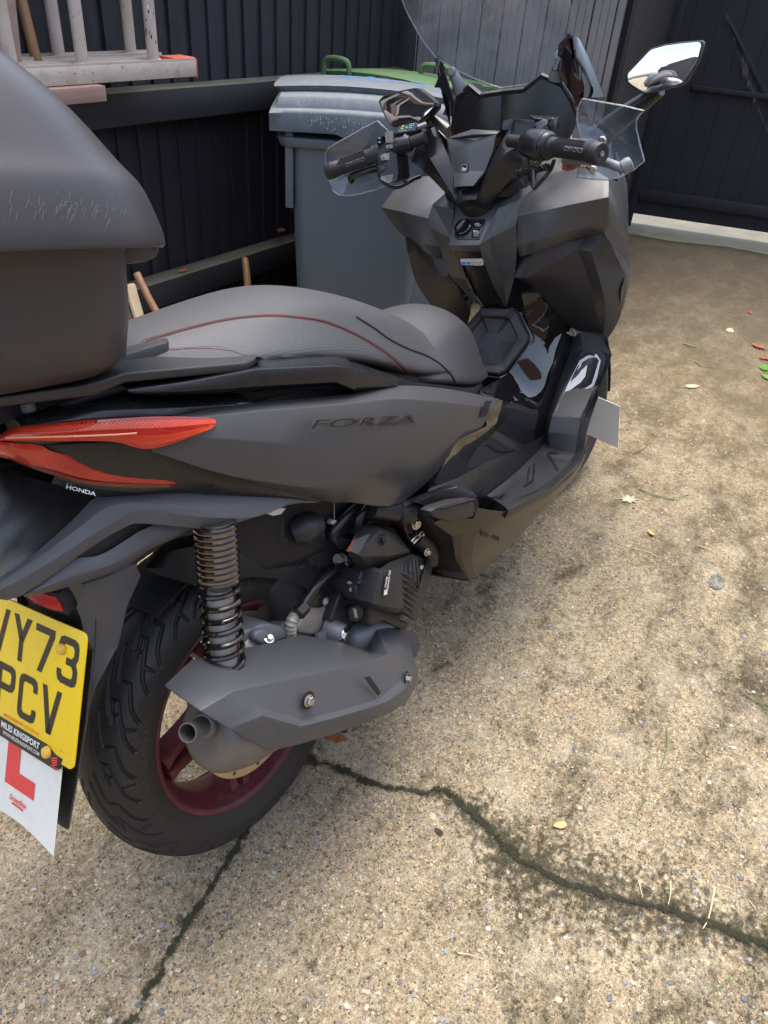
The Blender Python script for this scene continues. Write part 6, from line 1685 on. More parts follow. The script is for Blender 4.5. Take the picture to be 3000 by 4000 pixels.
# bracket with the pillion foot peg
pb_ = [K4.Y(*p) for p in ((385, 885, -.205), (495, 842, -.215), (545, 828, -.236), (600, 850, -.25), (618, 872, -.262), (620, 900, -.262), (600, 948, -.258), (590, 950, -.25), (598, 905, -.252), (590, 880, -.248), (540, 875, -.235), (455, 905, -.22))]
flat('peg_bracket', pb_, SA, (0, .02, 0), mirror=True, bevel=.003)
for mr in (False, True):
    pg = [K4.Y(*p) for p in ((442, 920, -.275), (470, 905, -.278), (540, 882, -.275), (598, 876, -.268), (606, 905, -.264), (598, 940, -.262), (520, 958, -.268), (458, 940, -.274))]
    po_ = Buf().prism(pg, (0, .026, 0)).build('foot_peg', M['grip'], scooter, bevel=.005, segs=3, mirror=mr)
    b = Buf()
    for i in range(13):
        c = K4.Y(470 + i * 9.5, 909 - i * 2.6, -.268); b.box(c + Vector((0, 0, .001)), (.003, .022, .004))
    b.build('peg_serration', M['grip'], po_, mirror=mr)

# fuel lid on the tunnel
fl0 = [(K9, 905, 845, -.043), (K9, 955, 868, -.056), (K9, 1018, 1005, -.094), (K9, 1018, 1045, -.096), (K9, 950, 1150, -.088), (K9, 880, 1250, -.068), (K9, 830, 1272, -.056)]
R0 = gr([fl0])[0]
def lidmirror(P): return [Vector((p.x, -p.y, p.z)) for p in reversed(P)]
outer = R0 + lidmirror(R0)
cen = sum(outer, Vector()) / len(outer)
nrm = Vector((0, 0, 0))
for i in range(1, len(outer) - 1): nrm += (outer[i] - outer[0]).cross(outer[i + 1] - outer[0])
nrm.normalize()
if nrm.dot(CB - cen) < 0: nrm = -nrm
def ins(P, f, d): return [cen + (p - cen) * f + nrm * d for p in P]
b = Buf(); b.rings([ins(outer, 1.0, -.012), ins(outer, 1.0, .004), ins(outer, .96, .010), ins(outer, .74, .010), ins(outer, .70, .000), ins(outer, .3, -.002)], cap0=False)
fl = b.build('fuel_lid', M['tex'], scooter, bevel=.002, segs=2)
FBT = BT([fl])
drape_poly('lid_grip', K9, [(700, 888), (720, 880), (870, 886), (885, 915), (870, 920), (710, 912)], FBT, M['darkin'], fl, .0005, .0005)
# gloss rim around the lid
b = Buf(); b.rings([ins(outer, 1.10, -.022), ins(outer, 1.10, -.006), ins(outer, 1.03, -.002), ins(outer, .98, -.006)], cap0=False, cap1=False); b.build('lid_surround', M['gloss'], scooter, bevel=.003)

# stem cowl, ignition console
def cpt(X, z, y): return Vector((X, y, z))
prof = [(1.115, .985, .085), (1.042, .926, .058), (.978, .864, .039), (.986, .849, .038), (1.002, .834, .0315), (1.06, .752, .036), (1.118, .682, .034)]
b = Buf(); b.rings([[cpt(x, z, -h), cpt(x, z, 0), cpt(x, z, h)] for x, z, h in prof[:4]], close=False, cap0=False, cap1=False)
con = b.build('ignition_console', ME, scooter, bevel=.002, solid=.002)
b = Buf(); b.rings([[cpt(x, z, -h), cpt(x, z, 0), cpt(x, z, h)] for x, z, h in prof[3:]], close=False, cap0=False, cap1=False)
door = b.build('stem_cowl', SA, scooter, bevel=.003, solid=.002)
for mr in (False, True):
    k0 = [cpt(*[prof[0][0], prof[0][1], -prof[0][2]]), K9.Y(820, 190, -.058), K9.Y(700, 425, -.0395), K9.Y(715, 500, -.031), K9.Y(790, 690, -.034), K9.Y(868, 828, -.033)]
    k1 = [K9.Y(1050, 62, -.108), K9.Y(950, 140, -.112), K9.Y(770, 385, -.050), K9.Y(780, 480, -.050), K9.Y(850, 650, -.052), K9.Y(876, 815, -.040)]
    k2 = [K9.Y(1052, 64, -.107), K9.Y(950, 236, -.118), K9.Y(940, 300, -.114), K9.Y(946, 430, -.105), K9.Y(930, 632, -.090), K9.Y(880, 812, -.045)]
    o = Buf().rings([k0, k1, k2], close=False, cap0=False, cap1=False).build('stem_flank', ME, scooter, bevel=.003, solid=.002, mirror=mr, ang=12)
    # bright edge piece
# ignition knob, buttons, sticker
CBT = BT([con, door])
pl_ = drape_poly('lock_plate', K9, [(540, 375), (548, 330), (590, 262), (645, 262), (740, 262), (738, 290), (700, 392), (560, 392)], CBT, SA, con, .002, .002, .0006)
kc = CBT(K9, 600, 318, .002); kn = (CBT(K9, 640, 318, .0) - CBT(K9, 600, 318, 0)).cross(CBT(K9, 600, 360, 0) - CBT(K9, 600, 318, 0)).normalized()
if kn.dot(CB - kc) < 0: kn = -kn
b = Buf(); b.rings(lathe_axis([(0, .0215), (.006, .0215), (.007, .019), (.003, .018)], kc, kn, 28)); kb = b.build('ignition_knob', M['gloss'], con, smooth=40)
a_, u_, w_ = frame_of(kn, (0, 0, 1)); ax = (u_ * .8 - Vector((0, 1, 0)) * .35).normalized(); ay = kn.cross(ax)
b = Buf(); b.rings([[kc + kn * t + ax * x * s + ay * y * s for x, y in ((-.019, -.004), (-.010, -.0075), (.012, -.0055), (.019, 0), (.012, .0055), (-.010, .0075), (-.019, .004))] for t, s in ((.002, 1.05), (.014, .95), (.016, .8))]); b.build('knob_handle', M['satin'], kb, bevel=.001)
for nm, q in (('FUEL', ((672, 285), (722, 285), (712, 318), (665, 318))), ('SEAT', ((660, 328), (710, 328), (698, 385), (652, 382)))):
    bt_ = drape_poly('console_button', K9, list(q), CBT, M['gloss'], con, .005, .004, .001)
    o_ = CBT(K9, q[3][0] + 12, q[3][1] - 12 if nm == 'FUEL' else q[3][1] - 32, .0056); x_ = CBT(K9, q[2][0], q[2][1] - 12 if nm == 'FUEL' else q[2][1] - 32, .0056)
    text(nm, o_, x_ - o_, Vector((.5, 0, .85)), .0042, M['whiteink'], bt_)
SO_ = CBT(K9, 640, 538, .0) ; sN_ = Vector((-.82, 0, -.12)).normalized()
sN_ = (prof[4] and (Vector((1.06 - 1.002, 0, .752 - .834))).cross(Vector((0, 1, 0)))).normalized()
if sN_.dot(CB - SO_) < 0: sN_ = -sN_
def CBT2(K, x, y, lift=0.0): return K.P(x, y, SO_ + sN_ * (.0015 + lift), sN_)
stk = Buf().prism([CBT2(K9, *q) for q in ((576, 517), (716, 516), (724, 522), (728, 553), (718, 560), (592, 556), (582, 548))], -sN_ * .0006).build('fuel_grade_sticker', M['white'], door)
for i, (cx, mt, tx) in enumerate(((598, M['blue'], ''), (630, M['blue'], ''), (664, M['ink'], 'E5'), (701, M['ink'], 'E10'))):
    c = CBT2(K9, cx, 538, .0006); e = CBT2(K9, cx + 14, 538, .0006)
    if c is None or e is None: continue
    ex = (e - c); r = ex.length; ex.normalize(); eu = Vector((0.3, 0, .9)); eu = (eu - ex * eu.dot(ex)).normalized()
    ring_ = [c + ex * math.cos(t) * r + eu * math.sin(t) * r for t in [k * math.pi / 9 for k in range(18)]]
    if tx:
        ri = [c + (p - c) * .85 for p in ring_]; b = Buf(); b.rings([ring_, ri], cap0=False, cap1=False); b.build('sticker_ring', mt, stk, smooth=False)
        text(tx, c - ex * r * .55 - eu * r * .32, ex, eu, r * .62, mt, stk)
    else:
        b = Buf(); b.add(ring_, [tuple(range(18))]); b.build('sticker_emblem', mt, stk, smooth=False)
# water drops on the console
# ================================================================== handlebar, controls
bar = empty('handlebar'); bar.parent = scooter
v0 = [(KD, 440, 868, -.0245), (KD, 520, 700, -.062), (KD, 585, 590, -.092), (KD, 603, 548, -.102)]
v1 = [(KD, 430, 922, -.027), (KD, 545, 730, -.088), (KD, 640, 665, -.122), (KD, 714, 562, -.150)]
v2 = [(KD, 470, 962, -.032), (KD, 598, 815, -.102), (KD, 655, 740, -.135), (KD, 705, 700, -.160)]
v3 = [(KD, 500, 975, -.020), (KD, 640, 850, -.100), (KD, 700, 800, -.14), (KD, 730, 730, -.165)]
rr = [spline(r, 4) for r in gr([v0, v1, v2])]
rr.append([p + Vector((.05, .008, -.012)) for p in rr[2]])
for mr in (False, True):
    b = sheet(rr); b.build('bar_cover', SA, bar, bevel=.004, segs=3, solid=.003, mirror=mr, ang=14)
b = Buf()
mid = [[Vector((r[0].x, 0, r[0].z)) for r in rr]]
cc = [r[0] for r in rr]
b.rings([cc, [Vector((p.x - .002, 0, p.z)) for p in cc], [Vector((p.x, -p.y, p.z)) for p in cc]], close=False, cap0=False, cap1=False); b.build('bar_cover_chin', SA, bar, bevel=.003, solid=.003)
b = Buf()
b.rings([[Vector((x, y, z)) for y, z in ((-h, z0), (-h, z1), (h, z1), (h, z0))] for x, h, z0, z1 in ((1.035, .05, .955, 1.03), (1.07, .10, .95, 1.07), (1.12, .10, .94, 1.06), (1.2, .05, .92, 1.0))]); b.build('bar_core', M['darkin'], bar, bevel=.01)
# steering neck
Buf().tube([(1.06, 0, .97), (1.12, 0, .84)], .05, 20).build('steering_neck', M['darkin'], bar)
# centre pad with badge
P_ = gr([[(KD, 520, 622, -.062), (KD, 505, 700, -.055), (KD, 470, 790, -.040), (KD, 414, 862, -.024)]])[0]
pk = KD.Y(400, 602, 0.0)
b = Buf(); 
rows = [[pk, P_[0]], ]
cenr = [Vector((p.x - .003, 0, p.z + .001)) for p in P_]; cenr[0] = KD.Y(425, 640, 0)
b.rings([P_, cenr, [Vector((p.x, -p.y, p.z)) for p in P_]], close=False, cap0=False, cap1=False)
pad = b.build('centre_pad', ME, bar, bevel=.003, solid=.003)
tl = [Vector((P_[0].x + .012, P_[0].y, P_[0].z + .004)), P_[0]]
b = Buf(); b.rings([[P_[0] + Vector((.02, 0, .004)), pk + Vector((.012, 0, .0)), Vector((P_[0].x + .02, -P_[0].y, P_[0].z + .004))], [P_[0], KD.Y(410, 625, 0), Vector((P_[0].x, -P_[0].y, P_[0].z))]], close=False, cap0=False, cap1=False)
b.build('pad_lip', ME, bar, bevel=.002, solid=.003)
PBT = BT([pad])
bd = drape_poly('badge_base', KD, [(357, 760), (392, 758), (388, 798), (355, 798)], PBT, M['gloss'], pad, .0012, .001)
b = Buf(); 
q = [PBT(KD, x, y, .0018) for x, y in ((360, 764), (388, 762), (384, 794), (359, 794))]
for i in range(4): b.tube([q[i], q[(i + 1) % 4]], .0005, 4)
w_ = [PBT(KD, x, y, .0020) for x, y in ((364, 790), (366, 772), (376, 780), (386, 768), (382, 778), (380, 790))]
b.add(w_, [tuple(range(len(w_)))]); b.build('badge', M['silver'], bd, smooth=False)
# gloss wings left (with the clock glass) and right
for mr in (False, True):
    w0 = gr([[(KD, 522, 622, -.063), (KD, 507, 700, -.056), (KD, 472, 790, -.041), (KD, 416, 863, -.0245)]])[0]
    w1 = gr([[(KD, 590, 560, -.094), (KD, 570, 640, -.082), (KD, 520, 735, -.060), (KD, 438, 866, -.0248)]])[0]
    w1 = [p + Vector((.004, 0, -.003)) for p in w1]
    o = Buf().rings([w0, w1], close=False, cap0=False, cap1=False).build('dash_wing', M['gloss'], bar, solid=.002, mirror=mr)
    if mr: wing = o
WBT = BT([wing])
drape_poly('clock_display', K6, [(1050, 632), (1180, 600), (1215, 690), (1130, 728)], WBT, M['lcd'], wing, .001, .0004)
cap_ = [KD.Y(*p) for p in ((556, 562, -.092), (598, 550, -.100), (580, 596, -.093), (547, 600, -.086))]
for mr in (False, True): Buf().prism([p + Vector((-.002, 0, .002)) for p in cap_], (.006, 0, -.004)).build('cover_trim', M['castgrey'], bar, bevel=.001, mirror=mr)

def grip(side, a, b_, K):
    d = (b_ - a); L_ = d.length; d.normalize()
    g = empty('grip'); g.parent = bar
    b = Buf(); b.rings(lathe_axis([(-.02, .020), (-.004, .0225), (0, .0225), (.004, .0225), (.005, .0185), (.012, .0178), (L_ - .03, .0178), (L_ - .028, .0190), (L_ - .022, .0190), (L_ - .021, .0175), (L_ - .019, .0195), (L_ - .002, .0195), (L_, .0180), (L_, .008), (L_ - .001, .006)], a, d, 36))
    go = b.build('grip_body', M['grip'], g, smooth=40)
    # moulded ribs running round the sleeve, leaving a smooth window for the name
    b = Buf(); u0, u, w = frame_of(d, (0, 0, 1))
    view = (CB - a.lerp(b_, .5)); view = (view - d * view.dot(d)).normalized(); wv = d.cross(view)
    for k in range(-9, 10):
        ang_ = k * .14
        lo_ = .016 + abs(k) * .0012; hi = L_ - .034 - abs(k) * .001
        if abs(k) < 3: hi = lo_ + (hi - lo_) * (.42 if side > 0 else .36)
        r = .0181
        pos = lambda t, an: a + d * t + (view * math.cos(an) + wv * math.sin(an)) * r
        b.tube([pos(lo_, ang_), pos((lo_ + hi) / 2, ang_), pos(hi, ang_)], .0006, 4)
    b.build('grip_ribs', M['grip'], go)
    # name along the sleeve, reading left to right from the rider's seat
    name_dir = d if side < 0 else -d
    t0_ = .056 if side < 0 else L_ - .062
    x0 = (a + d * (L_ * .50 if side < 0 else L_ * .50)) 
    start = a + d * (L_ * .42) if side < 0 else a + d * (L_ * .56)
    upv = Vector((.1, 0, 1))
    tx = text('OXFORD', (0, 0, 0), (1, 0, 0), (0, 1, 0), .0085, M['grip'], go, stretch=1.05, bold=.03, th=0)
    wid = max(v.co.x for v in tx.data.vertices)
    sgn = 1 if (wv.z > 0) else -1
    for v in tx.data.vertices:
        an = (v.co.y - .004) / .0183 * sgn
        v.co = start + name_dir * v.co.x + (view * math.cos(an) + wv * math.sin(an)) * .0187
    s = tx.modifiers.new('s', 'SOLIDIFY'); s.thickness = .0008; s.offset = 0; apply_mods(tx)
    tx.data.materials.clear(); tx.data.materials.append(MATS.get('worn_name') or mat('worn_name', (.10, .10, .105), .4))
    b = Buf(); b.rings(lathe_axis([(0, .0055), (.0015, .0052), (.0018, .003)], b_ + d * .0, d, 16)); b.build('bar_end_screw', M['steel'], g)
    return g
rA = K7.Y(590, 645, -.235); rB = K7.Y(1068, 712, -.365)
lA = K6.Y(520, 722, .235); lB = K6.Y(70, 880, .366)
grip(-1, rA, rB, K7); grip(1, lA, lB, K6)
rd = (rB - rA).normalized(); ld = (lB - lA).normalized()
# bar tube stubs
Buf().tube([rA - rd * .13, rA], .013, 14).build('bar_tube', M['darkin'], bar); Buf().tube([lA - ld * .13, lA], .013, 14).build('bar_tube', M['darkin'], bar)
# right switch housing with hazard and engine switches
b = Buf(); b.rings(lathe_axis([(-.075, .012), (-.072, .026), (-.05, .030), (-.02, .030), (-.006, .026), (0, .022)], rA, rd, 24)); shr = b.build('switch_housing', SA, bar, bevel=.002)
b = Buf(); b.rings(lathe_axis([(-.022, .0255), (-.020, .0275), (-.008, .0275), (-.005, .024)], rA, rd, 28)); b.build('throttle_collar', SA, shr)
hz = [K7.Y(*p) for p in ((352, 570, -.175), (375, 550, -.176), (450, 575, -.182), (463, 600, -.183), (448, 635, -.182), (360, 650, -.176), (350, 620, -.175))]
hzb = Buf().prism([p + Vector((-.014, -.010, .004)) for p in hz], (.014, .010, -.004)).build('hazard_switch', M['buttonw'], shr, bevel=.002)
tc_ = [K7.Y(*p) for p in ((364, 618, -.177), (398, 616, -.178), (378, 580, -.177))]
b = Buf(); off_ = Vector((-.0148, -.0108, .0044))
for i in range(3): b.tube([tc_[i] + off_, tc_[(i + 1) % 3] + off_], .0006, 4)
c_ = sum(tc_, Vector()) / 3
for i in range(3): b.tube([c_ + (tc_[i] - c_) * .45 + off_, c_ + (tc_[(i + 1) % 3] - c_) * .45 + off_], .0005, 4)
b.build('hazard_mark', M['lred'], hzb)
sw_ = [K7.Y(*p) for p in ((435, 490, -.185), (530, 430, -.19), (575, 455, -.195), (560, 480, -.195), (478, 545, -.19))]
Buf().prism([p + Vector((-.008, -.004, .010)) for p in sw_], (.010, .004, -.012)).build('run_switch', M['gloss'], shr, bevel=.002)
st_ = K7.Y(450, 770, -.178)
b = Buf(); b.rings(lathe_axis([(-.004, .015), (.006, .014), (.008, .011)], st_, (-1, -.3, -.1), 20)); sb2 = b.build('start_button', M['gloss'], shr)
b = Buf(); pts = [st_ + Vector((-.0085, -.003, 0)) + Vector((0, math.cos(t) * .0035, math.sin(t) * .0045)) for t in [k * .6 for k in range(10)]]; b.tube(pts, .0005, 4); b.build('start_mark', M['whiteink'], sb2)
# brake reservoir with its lid and the phone pad bracket
rv = [KD.Y(*p) for p in ((668, 532, -.165), (730, 538, -.18), (790, 540, -.20), (720, 555, -.185))]
Buf().prism([KD.Y(*p) for p in ((668, 531, -.150), (735, 536, -.165), (790, 538, -.19), (740, 552, -.19), (695, 548, -.165))], (.006, 0, -.006)).build('reservoir_lid', SA, bar, bevel=.001)
Buf().prism([KD.Y(*p) for p in ((738, 545, -.175), (788, 545, -.195), (784, 600, -.195), (738, 600, -.175))], (.035, 0, 0)).build('reservoir', SA, bar, bevel=.003)
# left switch block
b = Buf(); b.rings(lathe_axis([(-.095, .014), (-.092, .018), (-.07, .021), (-.02, .022), (-.006, .023), (0, .022)], lA, ld, 24)); shl = b.build('switch_housing', SA, bar, bevel=.002)
swl = [K6.Y(p[0], p[1], p[2] - .017) for p in ((545, 600, .225), (560, 555, .225), (610, 545, .215), (690, 500, .200), (705, 600, .195), (740, 880, .185), (740, 960, .185), (700, 985, .19), (590, 960, .205), (560, 900, .22), (545, 760, .228))]
Buf().prism([p + Vector((-.006, 0, 0)) for p in swl], (.05, .0, .0)).build('switch_block', SA, shl, bevel=.005, segs=3)
def button(q, dep, material, name='switch_button', out=.012, th=.012, bev=.0015):
    return Buf().prism([K6.Y(x, y, dep - .028) + Vector((-out, 0, 0)) for x, y in q], (th, 0, 0)).build(name, material, shl, bevel=bev)
bb1 = button(((552, 560), (600, 543), (610, 600), (560, 640)), .222, M['gloss'])
bb2 = button(((628, 505), (670, 492), (680, 520), (676, 605), (635, 605)), .208, M['buttonw'])
bb3 = button(((637, 630), (678, 618), (683, 655), (642, 663)), .207, M['buttonw'])
bb4 = button(((583, 730), (592, 712), (655, 698), (668, 730), (672, 762), (600, 768)), .214, M['buttonw'])
bb5 = button(((585, 825), (620, 808), (625, 845), (590, 862)), .216, M['castgrey'])
bb6 = button(((590, 912), (700, 898), (715, 915), (690, 965), (660, 978), (590, 945)), .205, M['buttonw'], out=.014)
def ic(K, q, dep, parent, material=M['ink'], out=.0128, r=.0005, closed=False):
    P = [K.Y(x, y, dep - .028) + Vector((-out, 0, 0)) for x, y in q]
    if closed: P.append(P[0])
    Buf().tube(P, r, 4).build('switch_mark', material, parent)
for yy in (562, 598):
    ic(K6, ((568, yy), (576, yy - 5)), .222, bb1, M['whiteink']); ic(K6, ((568, yy + 6), (576, yy + 2)), .222, bb1, M['whiteink'])
    ic(K6, ((580, yy - 6), (588, yy - 4), (590, yy + 2), (582, yy + 8)), .222, bb1, M['whiteink'], closed=True)
ic(K6, ((645, 525), (652, 512), (660, 524)), .208, bb2, closed=True); ic(K6, ((650, 550), (656, 560), (664, 548)), .208, bb2, closed=True)
ic(K6, ((632, 745), (604, 752), (604, 742), (618, 738)), .214, bb4); ic(K6, ((655, 655), (660, 640), (668, 652)), .207, bb3, closed=True)
tt = K6.Y(640, 937, .177) + Vector((-.0146, 0, 0))
text('INFO', tt, Vector((0, -1, .12)), Vector((.1, 0, 1)), .0042, M['ink'], bb6, th=.0002)
text('B', K6.Y(655, 955, .177) + Vector((-.0146, 0, 0)), Vector((0, -1, .12)), Vector((.1, 0, 1)), .0036, M['ink'], bb6, th=.0002)
# heated grip controller
ctl = empty('grip_heater_control'); ctl.parent = bar
tp = [K6.Y(*p) for p in ((720, 458, .175), (905, 413, .135), (918, 440, .132), (890, 497, .135), (700, 526, .178), (700, 505, .18))]
dn = Vector((.012, 0, -.017))
Buf().prism(tp, dn).build('control_box', M['satin'], ctl, bevel=.002)
fr_ = [p + (sum(tp, Vector()) / 6 - p) * .12 + Vector((-.0006, 0, .0009)) for p in tp]
tn = (tp[1] - tp[0]).cross(tp[4] - tp[0]).normalized()
if tn.dot(CB - tp[0]) < 0: tn = -tn
fr_ = [p + (sum(tp, Vector()) / 6 - p) * .12 + tn * .0009 for p in tp]
kp = Buf().prism(fr_, -tn * .0006).build('control_keypad', M['lcd'], ctl)
def kpt(x, y):
    d = K6.ray(x, y, RB); o = tp[0] + tn * .0014; return CB + d * ((o - CB).dot(tn) / d.dot(tn))
for (x, y, r, mt) in ((770, 455, 13, 'oldyellow'), (760, 478, 13, 'oldyellow'), (803, 468, 15, 'green_ink')):
    c = kpt(x, y); ex = kpt(x + r, y) - c; ey = kpt(x, y + r * .6) - c
    Buf().add([c + ex * math.cos(t) + ey * math.sin(t) for t in [k * math.pi / 7 for k in range(14)]], [tuple(range(14))]).build('control_key', M[mt], kp, smooth=False)
b = Buf()
for x, y in ((835, 438), (850, 436), (866, 432), (832, 455), (848, 452), (864, 448), (830, 470), (846, 467), (740, 500), (765, 498), (790, 496), (815, 494), (840, 490)):
    c = kpt(x, y); ex = kpt(x + 5, y) - c; ey = kpt(x, y + 3) - c; b.add([c - ex - ey, c + ex - ey, c + ex + ey, c - ex + ey], [(0, 1, 2, 3)])
b.build('control_marks', M['whiteink'], kp, smooth=False)
Buf().tube(spline([K6.Y(790, 545, .155), K6.Y(785, 610, .165), K6.Y(770, 700, .175), K6.Y(765, 850, .18), K6.Y(775, 930, .18), K6.Y(800, 975, .175), K6.Y(860, 950, .165), K6.Y(930, 925, .155)], 6), .0045, 10).build('control_cable', M['satin'], ctl)
Buf().tube(spline([K6.Y(548, 800, .225), K6.Y(545, 900, .226), K6.Y(575, 965, .220), K6.Y(640, 1010, .205), K6.Y(720, 1022, .19), K6.Y(800, 990, .175), K6.Y(860, 955, .165)], 6), .0042, 10).build('grip_cable', M['satin'], bar)
Buf().tube([K6.Y(900, 470, .132), K6.Y(980, 440, .12)], .006, 6).build('control_bracket', M['castgrey'], ctl)
# right cables under the bar
Buf().tube(spline([K7.Y(625, 780, -.235), K7.Y(600, 850, -.22), K7.Y(540, 930, -.205), K7.Y(470, 1010, -.195), K7.Y(440, 1030, -.19), K7.Y(432, 980, -.185), K7.Y(425, 860, -.175)], 6), .0042, 10).build('grip_cable', M['satin'], bar)
Buf().tube(spline([K7.Y(290, 920, -.14), K7.Y(350, 1010, -.15), K7.Y(400, 980, -.16)], 6), .0035, 8).build('bar_wire', M['satin'], bar)
b = Buf(); rnd = random.Random(2)
for i in range(26):
    x = 260 + i * 13; y = 905 - i * 3 + rnd.uniform(-10, 10); c = K7.Y(x, y, -.14 - i * .002); b.box(c, (.012, .008, rnd.uniform(.006, .014)), Matrix.Rotation(rnd.uniform(-1, 1), 3, 'X'))
b.build('wiring_clips', M['darkin'], bar)
# levers
lv = empty('brake_lever'); lv.parent = bar
Buf().tube(spline([K7.Y(720, 770, -.25), K7.Y(900, 770, -.30), K7.Y(1090, 790, -.355), K7.Y(1200, 825, -.385), K7.Y(1275, 850, -.40)], 5), [.0085] * 16 + [.008, .009, .0105, .012, .012], 12).build('lever_blade', M['castgrey'], lv)
Buf().rings(lathe_axis([(-.006, .008), (-.003, .013), (.008, .014), (.014, .012), (.016, .006)], K7.Y(1275, 835, -.40), (.4, -1, .5), 20)).build('lever_ball', M['castgrey'], lv)
br = [K7.Y(*p) for p in ((700, 770, -.245), (740, 755, -.25), (835, 800, -.265), (830, 850, -.265), (740, 880, -.25), (695, 860, -.245))]
Buf().prism(br, (.012, 0, 0)).build('lever_perch', M['rust'], lv, bevel=.002)
lv2 = empty('brake_lever'); lv2.parent = bar
Buf().tube(spline([K6.Y(530, 850, .24), K6.Y(450, 870, .26), K6.Y(370, 895, .285), K6.Y(310, 915, .305), K6.Y(283, 940, .315), K6.Y(300, 972, .315)], 5), [.0085] * 18 + [.0075] * 8, 12).build('lever_blade', M['satin'], lv2)

# hand guards
def guard(K, loop, X0, material, curve, name='hand_guard', sgn=1):
    pts = [K.X(x, y, X0) for x, y in loop]
    c = sum(pts, Vector()) / len(pts)
    # triangulated dome: rings shrinking to the centre, pushed forward
    rings = []
    for f in (1.0, .8, .6, .4, .2, .05):
        rings.append([Vector((c.x + (p.x - c.x) * f + curve * (1 - f * f), c.y + (p.y - c.y) * f, c.z + (p.z - c.z) * f)) for p in pts])
    b = Buf().rings(rings, cap0=False)
    o = b.build(name, material, bar, solid=.003, smooth=60)
    b = Buf(); b.tube(pts + [pts[0]], .0016, 6, cap=False); b.build('guard_edge', EDGE, o)
    return o
EDGE = glassy('acrylic_edge', (.8, .83, .88), .1, .9)
gR = guard(K7, ((890, 205), (1000, 222), (1100, 240), (1280, 270), (1460, 315), (1420, 350), (1388, 410), (1388, 480), (1425, 640), (1462, 780), (1380, 850), (1240, 930), (1130, 955), (980, 948), (835, 930), (850, 860), (880, 740), (890, 600), (860, 500), (838, 400), (845, 290)), .99, M['smoke'], .035)
gL = guard(KH, ((1105, 400), (980, 465), (840, 545), (720, 612), (655, 650), (630, 700), (635, 800), (655, 900), (672, 955), (690, 985), (700, 1035), (750, 1075), (830, 1083), (920, 1072), (1050, 1040), (1190, 990), (1200, 900), (1215, 650), (1200, 490)), 1.03, M['smoke'], .03)
for K, x, y, d_ in ((K7, 990, 860, .985), (K7, 900, 800, .985), (K7, 1075, 590, .985)):
    c = K.X(x, y, d_); Buf().rings(lathe_axis([(0, .0085), (.002, .0085), (.004, .006), (.004, .003)], c, (-1, 0, 0), 20)).build('guard_bolt', M['steel'], gR)
Buf().tube([K7.Y(740, 800, -.25), K7.X(900, 815, .99), K7.X(990, 870, .99)], .004, 6).build('guard_stay', M['rust'], gR)

# ================================================================== mirrors
def mirror(K, loop, o, n, name, stalk, depth, inset=.965):
    root = empty(name); root.parent = scooter
    P = [K.P(x, y, o, n) for x, y in loop]; c = sum(P, Vector()) / len(P); n = Vector(n).normalized()
    fwd = -n
    b = Buf(); b.rings([[c + (p - c) * f + fwd * d for p in P] for f, d in ((1.0, 0), (1.035, .004), (1.05, .012), (1.0, .030), (.8, .045), (.4, .055))]); b.build('mirror_shell', SA, root, bevel=.003, segs=3)
    Q_ = [c + (p - c) * inset for p in P]; rr_ = max((q - c).length for q in Q_)
    rg_ = [[c + (q - c) * f - fwd * (.0012 + .0045 * (1 - f * f)) for q in Q_] for f in (1, .85, .7, .55, .4, .25, .1)]
    g_ = Buf().rings(rg_, cap0=False).build('mirror_glass', M['mirror'], root, smooth=80)
    b = Buf(); b.rings([[c + (p - c) * f - fwd * d for p in P] for f, d in ((inset, .0008), (.985, .0035), (1.02, .002), (1.03, -.004))], cap0=False, cap1=False); b.build('mirror_bezel', M['darkin'], root)
    return root
LOOP_R = ((297, 600), (305, 575), (470, 400), (495, 382), (600, 352), (720, 335), (870, 322), (888, 332), (893, 352), (862, 470), (800, 580), (755, 640), (720, 662), (600, 695), (445, 735), (425, 728), (330, 668), (300, 640))
nr = Vector((-.93, -.03, .09)).normalized()
mR = mirror(KI, LOOP_R, (1.318, -.335, 1.17), nr, 'right_mirror', None, .05)
mR.name = 'rear_view_mirror'
s0_ = KI.Y(520, 720, -.345) + Vector((.03, 0, 0)); 
sp_ = spline([KI.P(560, 700, (1.35, -.34, 1.15), (1, 0, 0)), KI.P(430, 800, (1.36, -.32, 1.12), (1, 0, 0)), KI.P(250, 930, (1.365, -.28, 1.1), (1, 0, 0)), KI.P(60, 1080, (1.36, -.25, 1.06), (1, 0, 0))], 5)
b = Buf(); b.tube(sp_, [.016 + .016 * (i / (len(sp_) - 1)) ** 1.3 for i in range(len(sp_))], 14); b.build('mirror_stalk', SA, mR)
LOOP_L = ((590, 185), (640, 165), (760, 130), (880, 107), (915, 110), (990, 160), (1052, 215), (1066, 240), (1062, 275), (1000, 345), (905, 425), (880, 432), (760, 452), (700, 455), (660, 450), (640, 435), (590, 330), (555, 240), (558, 215))
mL = mirror(K6, LOOP_L, (1.318, .335, 1.16), Vector((-.90, .05, .22)), 'rear_view_mirror', None, .05)
b = Buf(); sp2 = spline([K6.P(960, 380, (1.35, .3, 1.15), (1, 0, 0)), K6.P(1060, 440, (1.365, .27, 1.12), (1, 0, 0)), K6.P(1180, 540, (1.365, .23, 1.08), (1, 0, 0))], 6)
b.tube(sp2, [.018 + .014 * (i / (len(sp2) - 1)) for i in range(len(sp2))], 14); b.build('mirror_stalk', SA, mL)

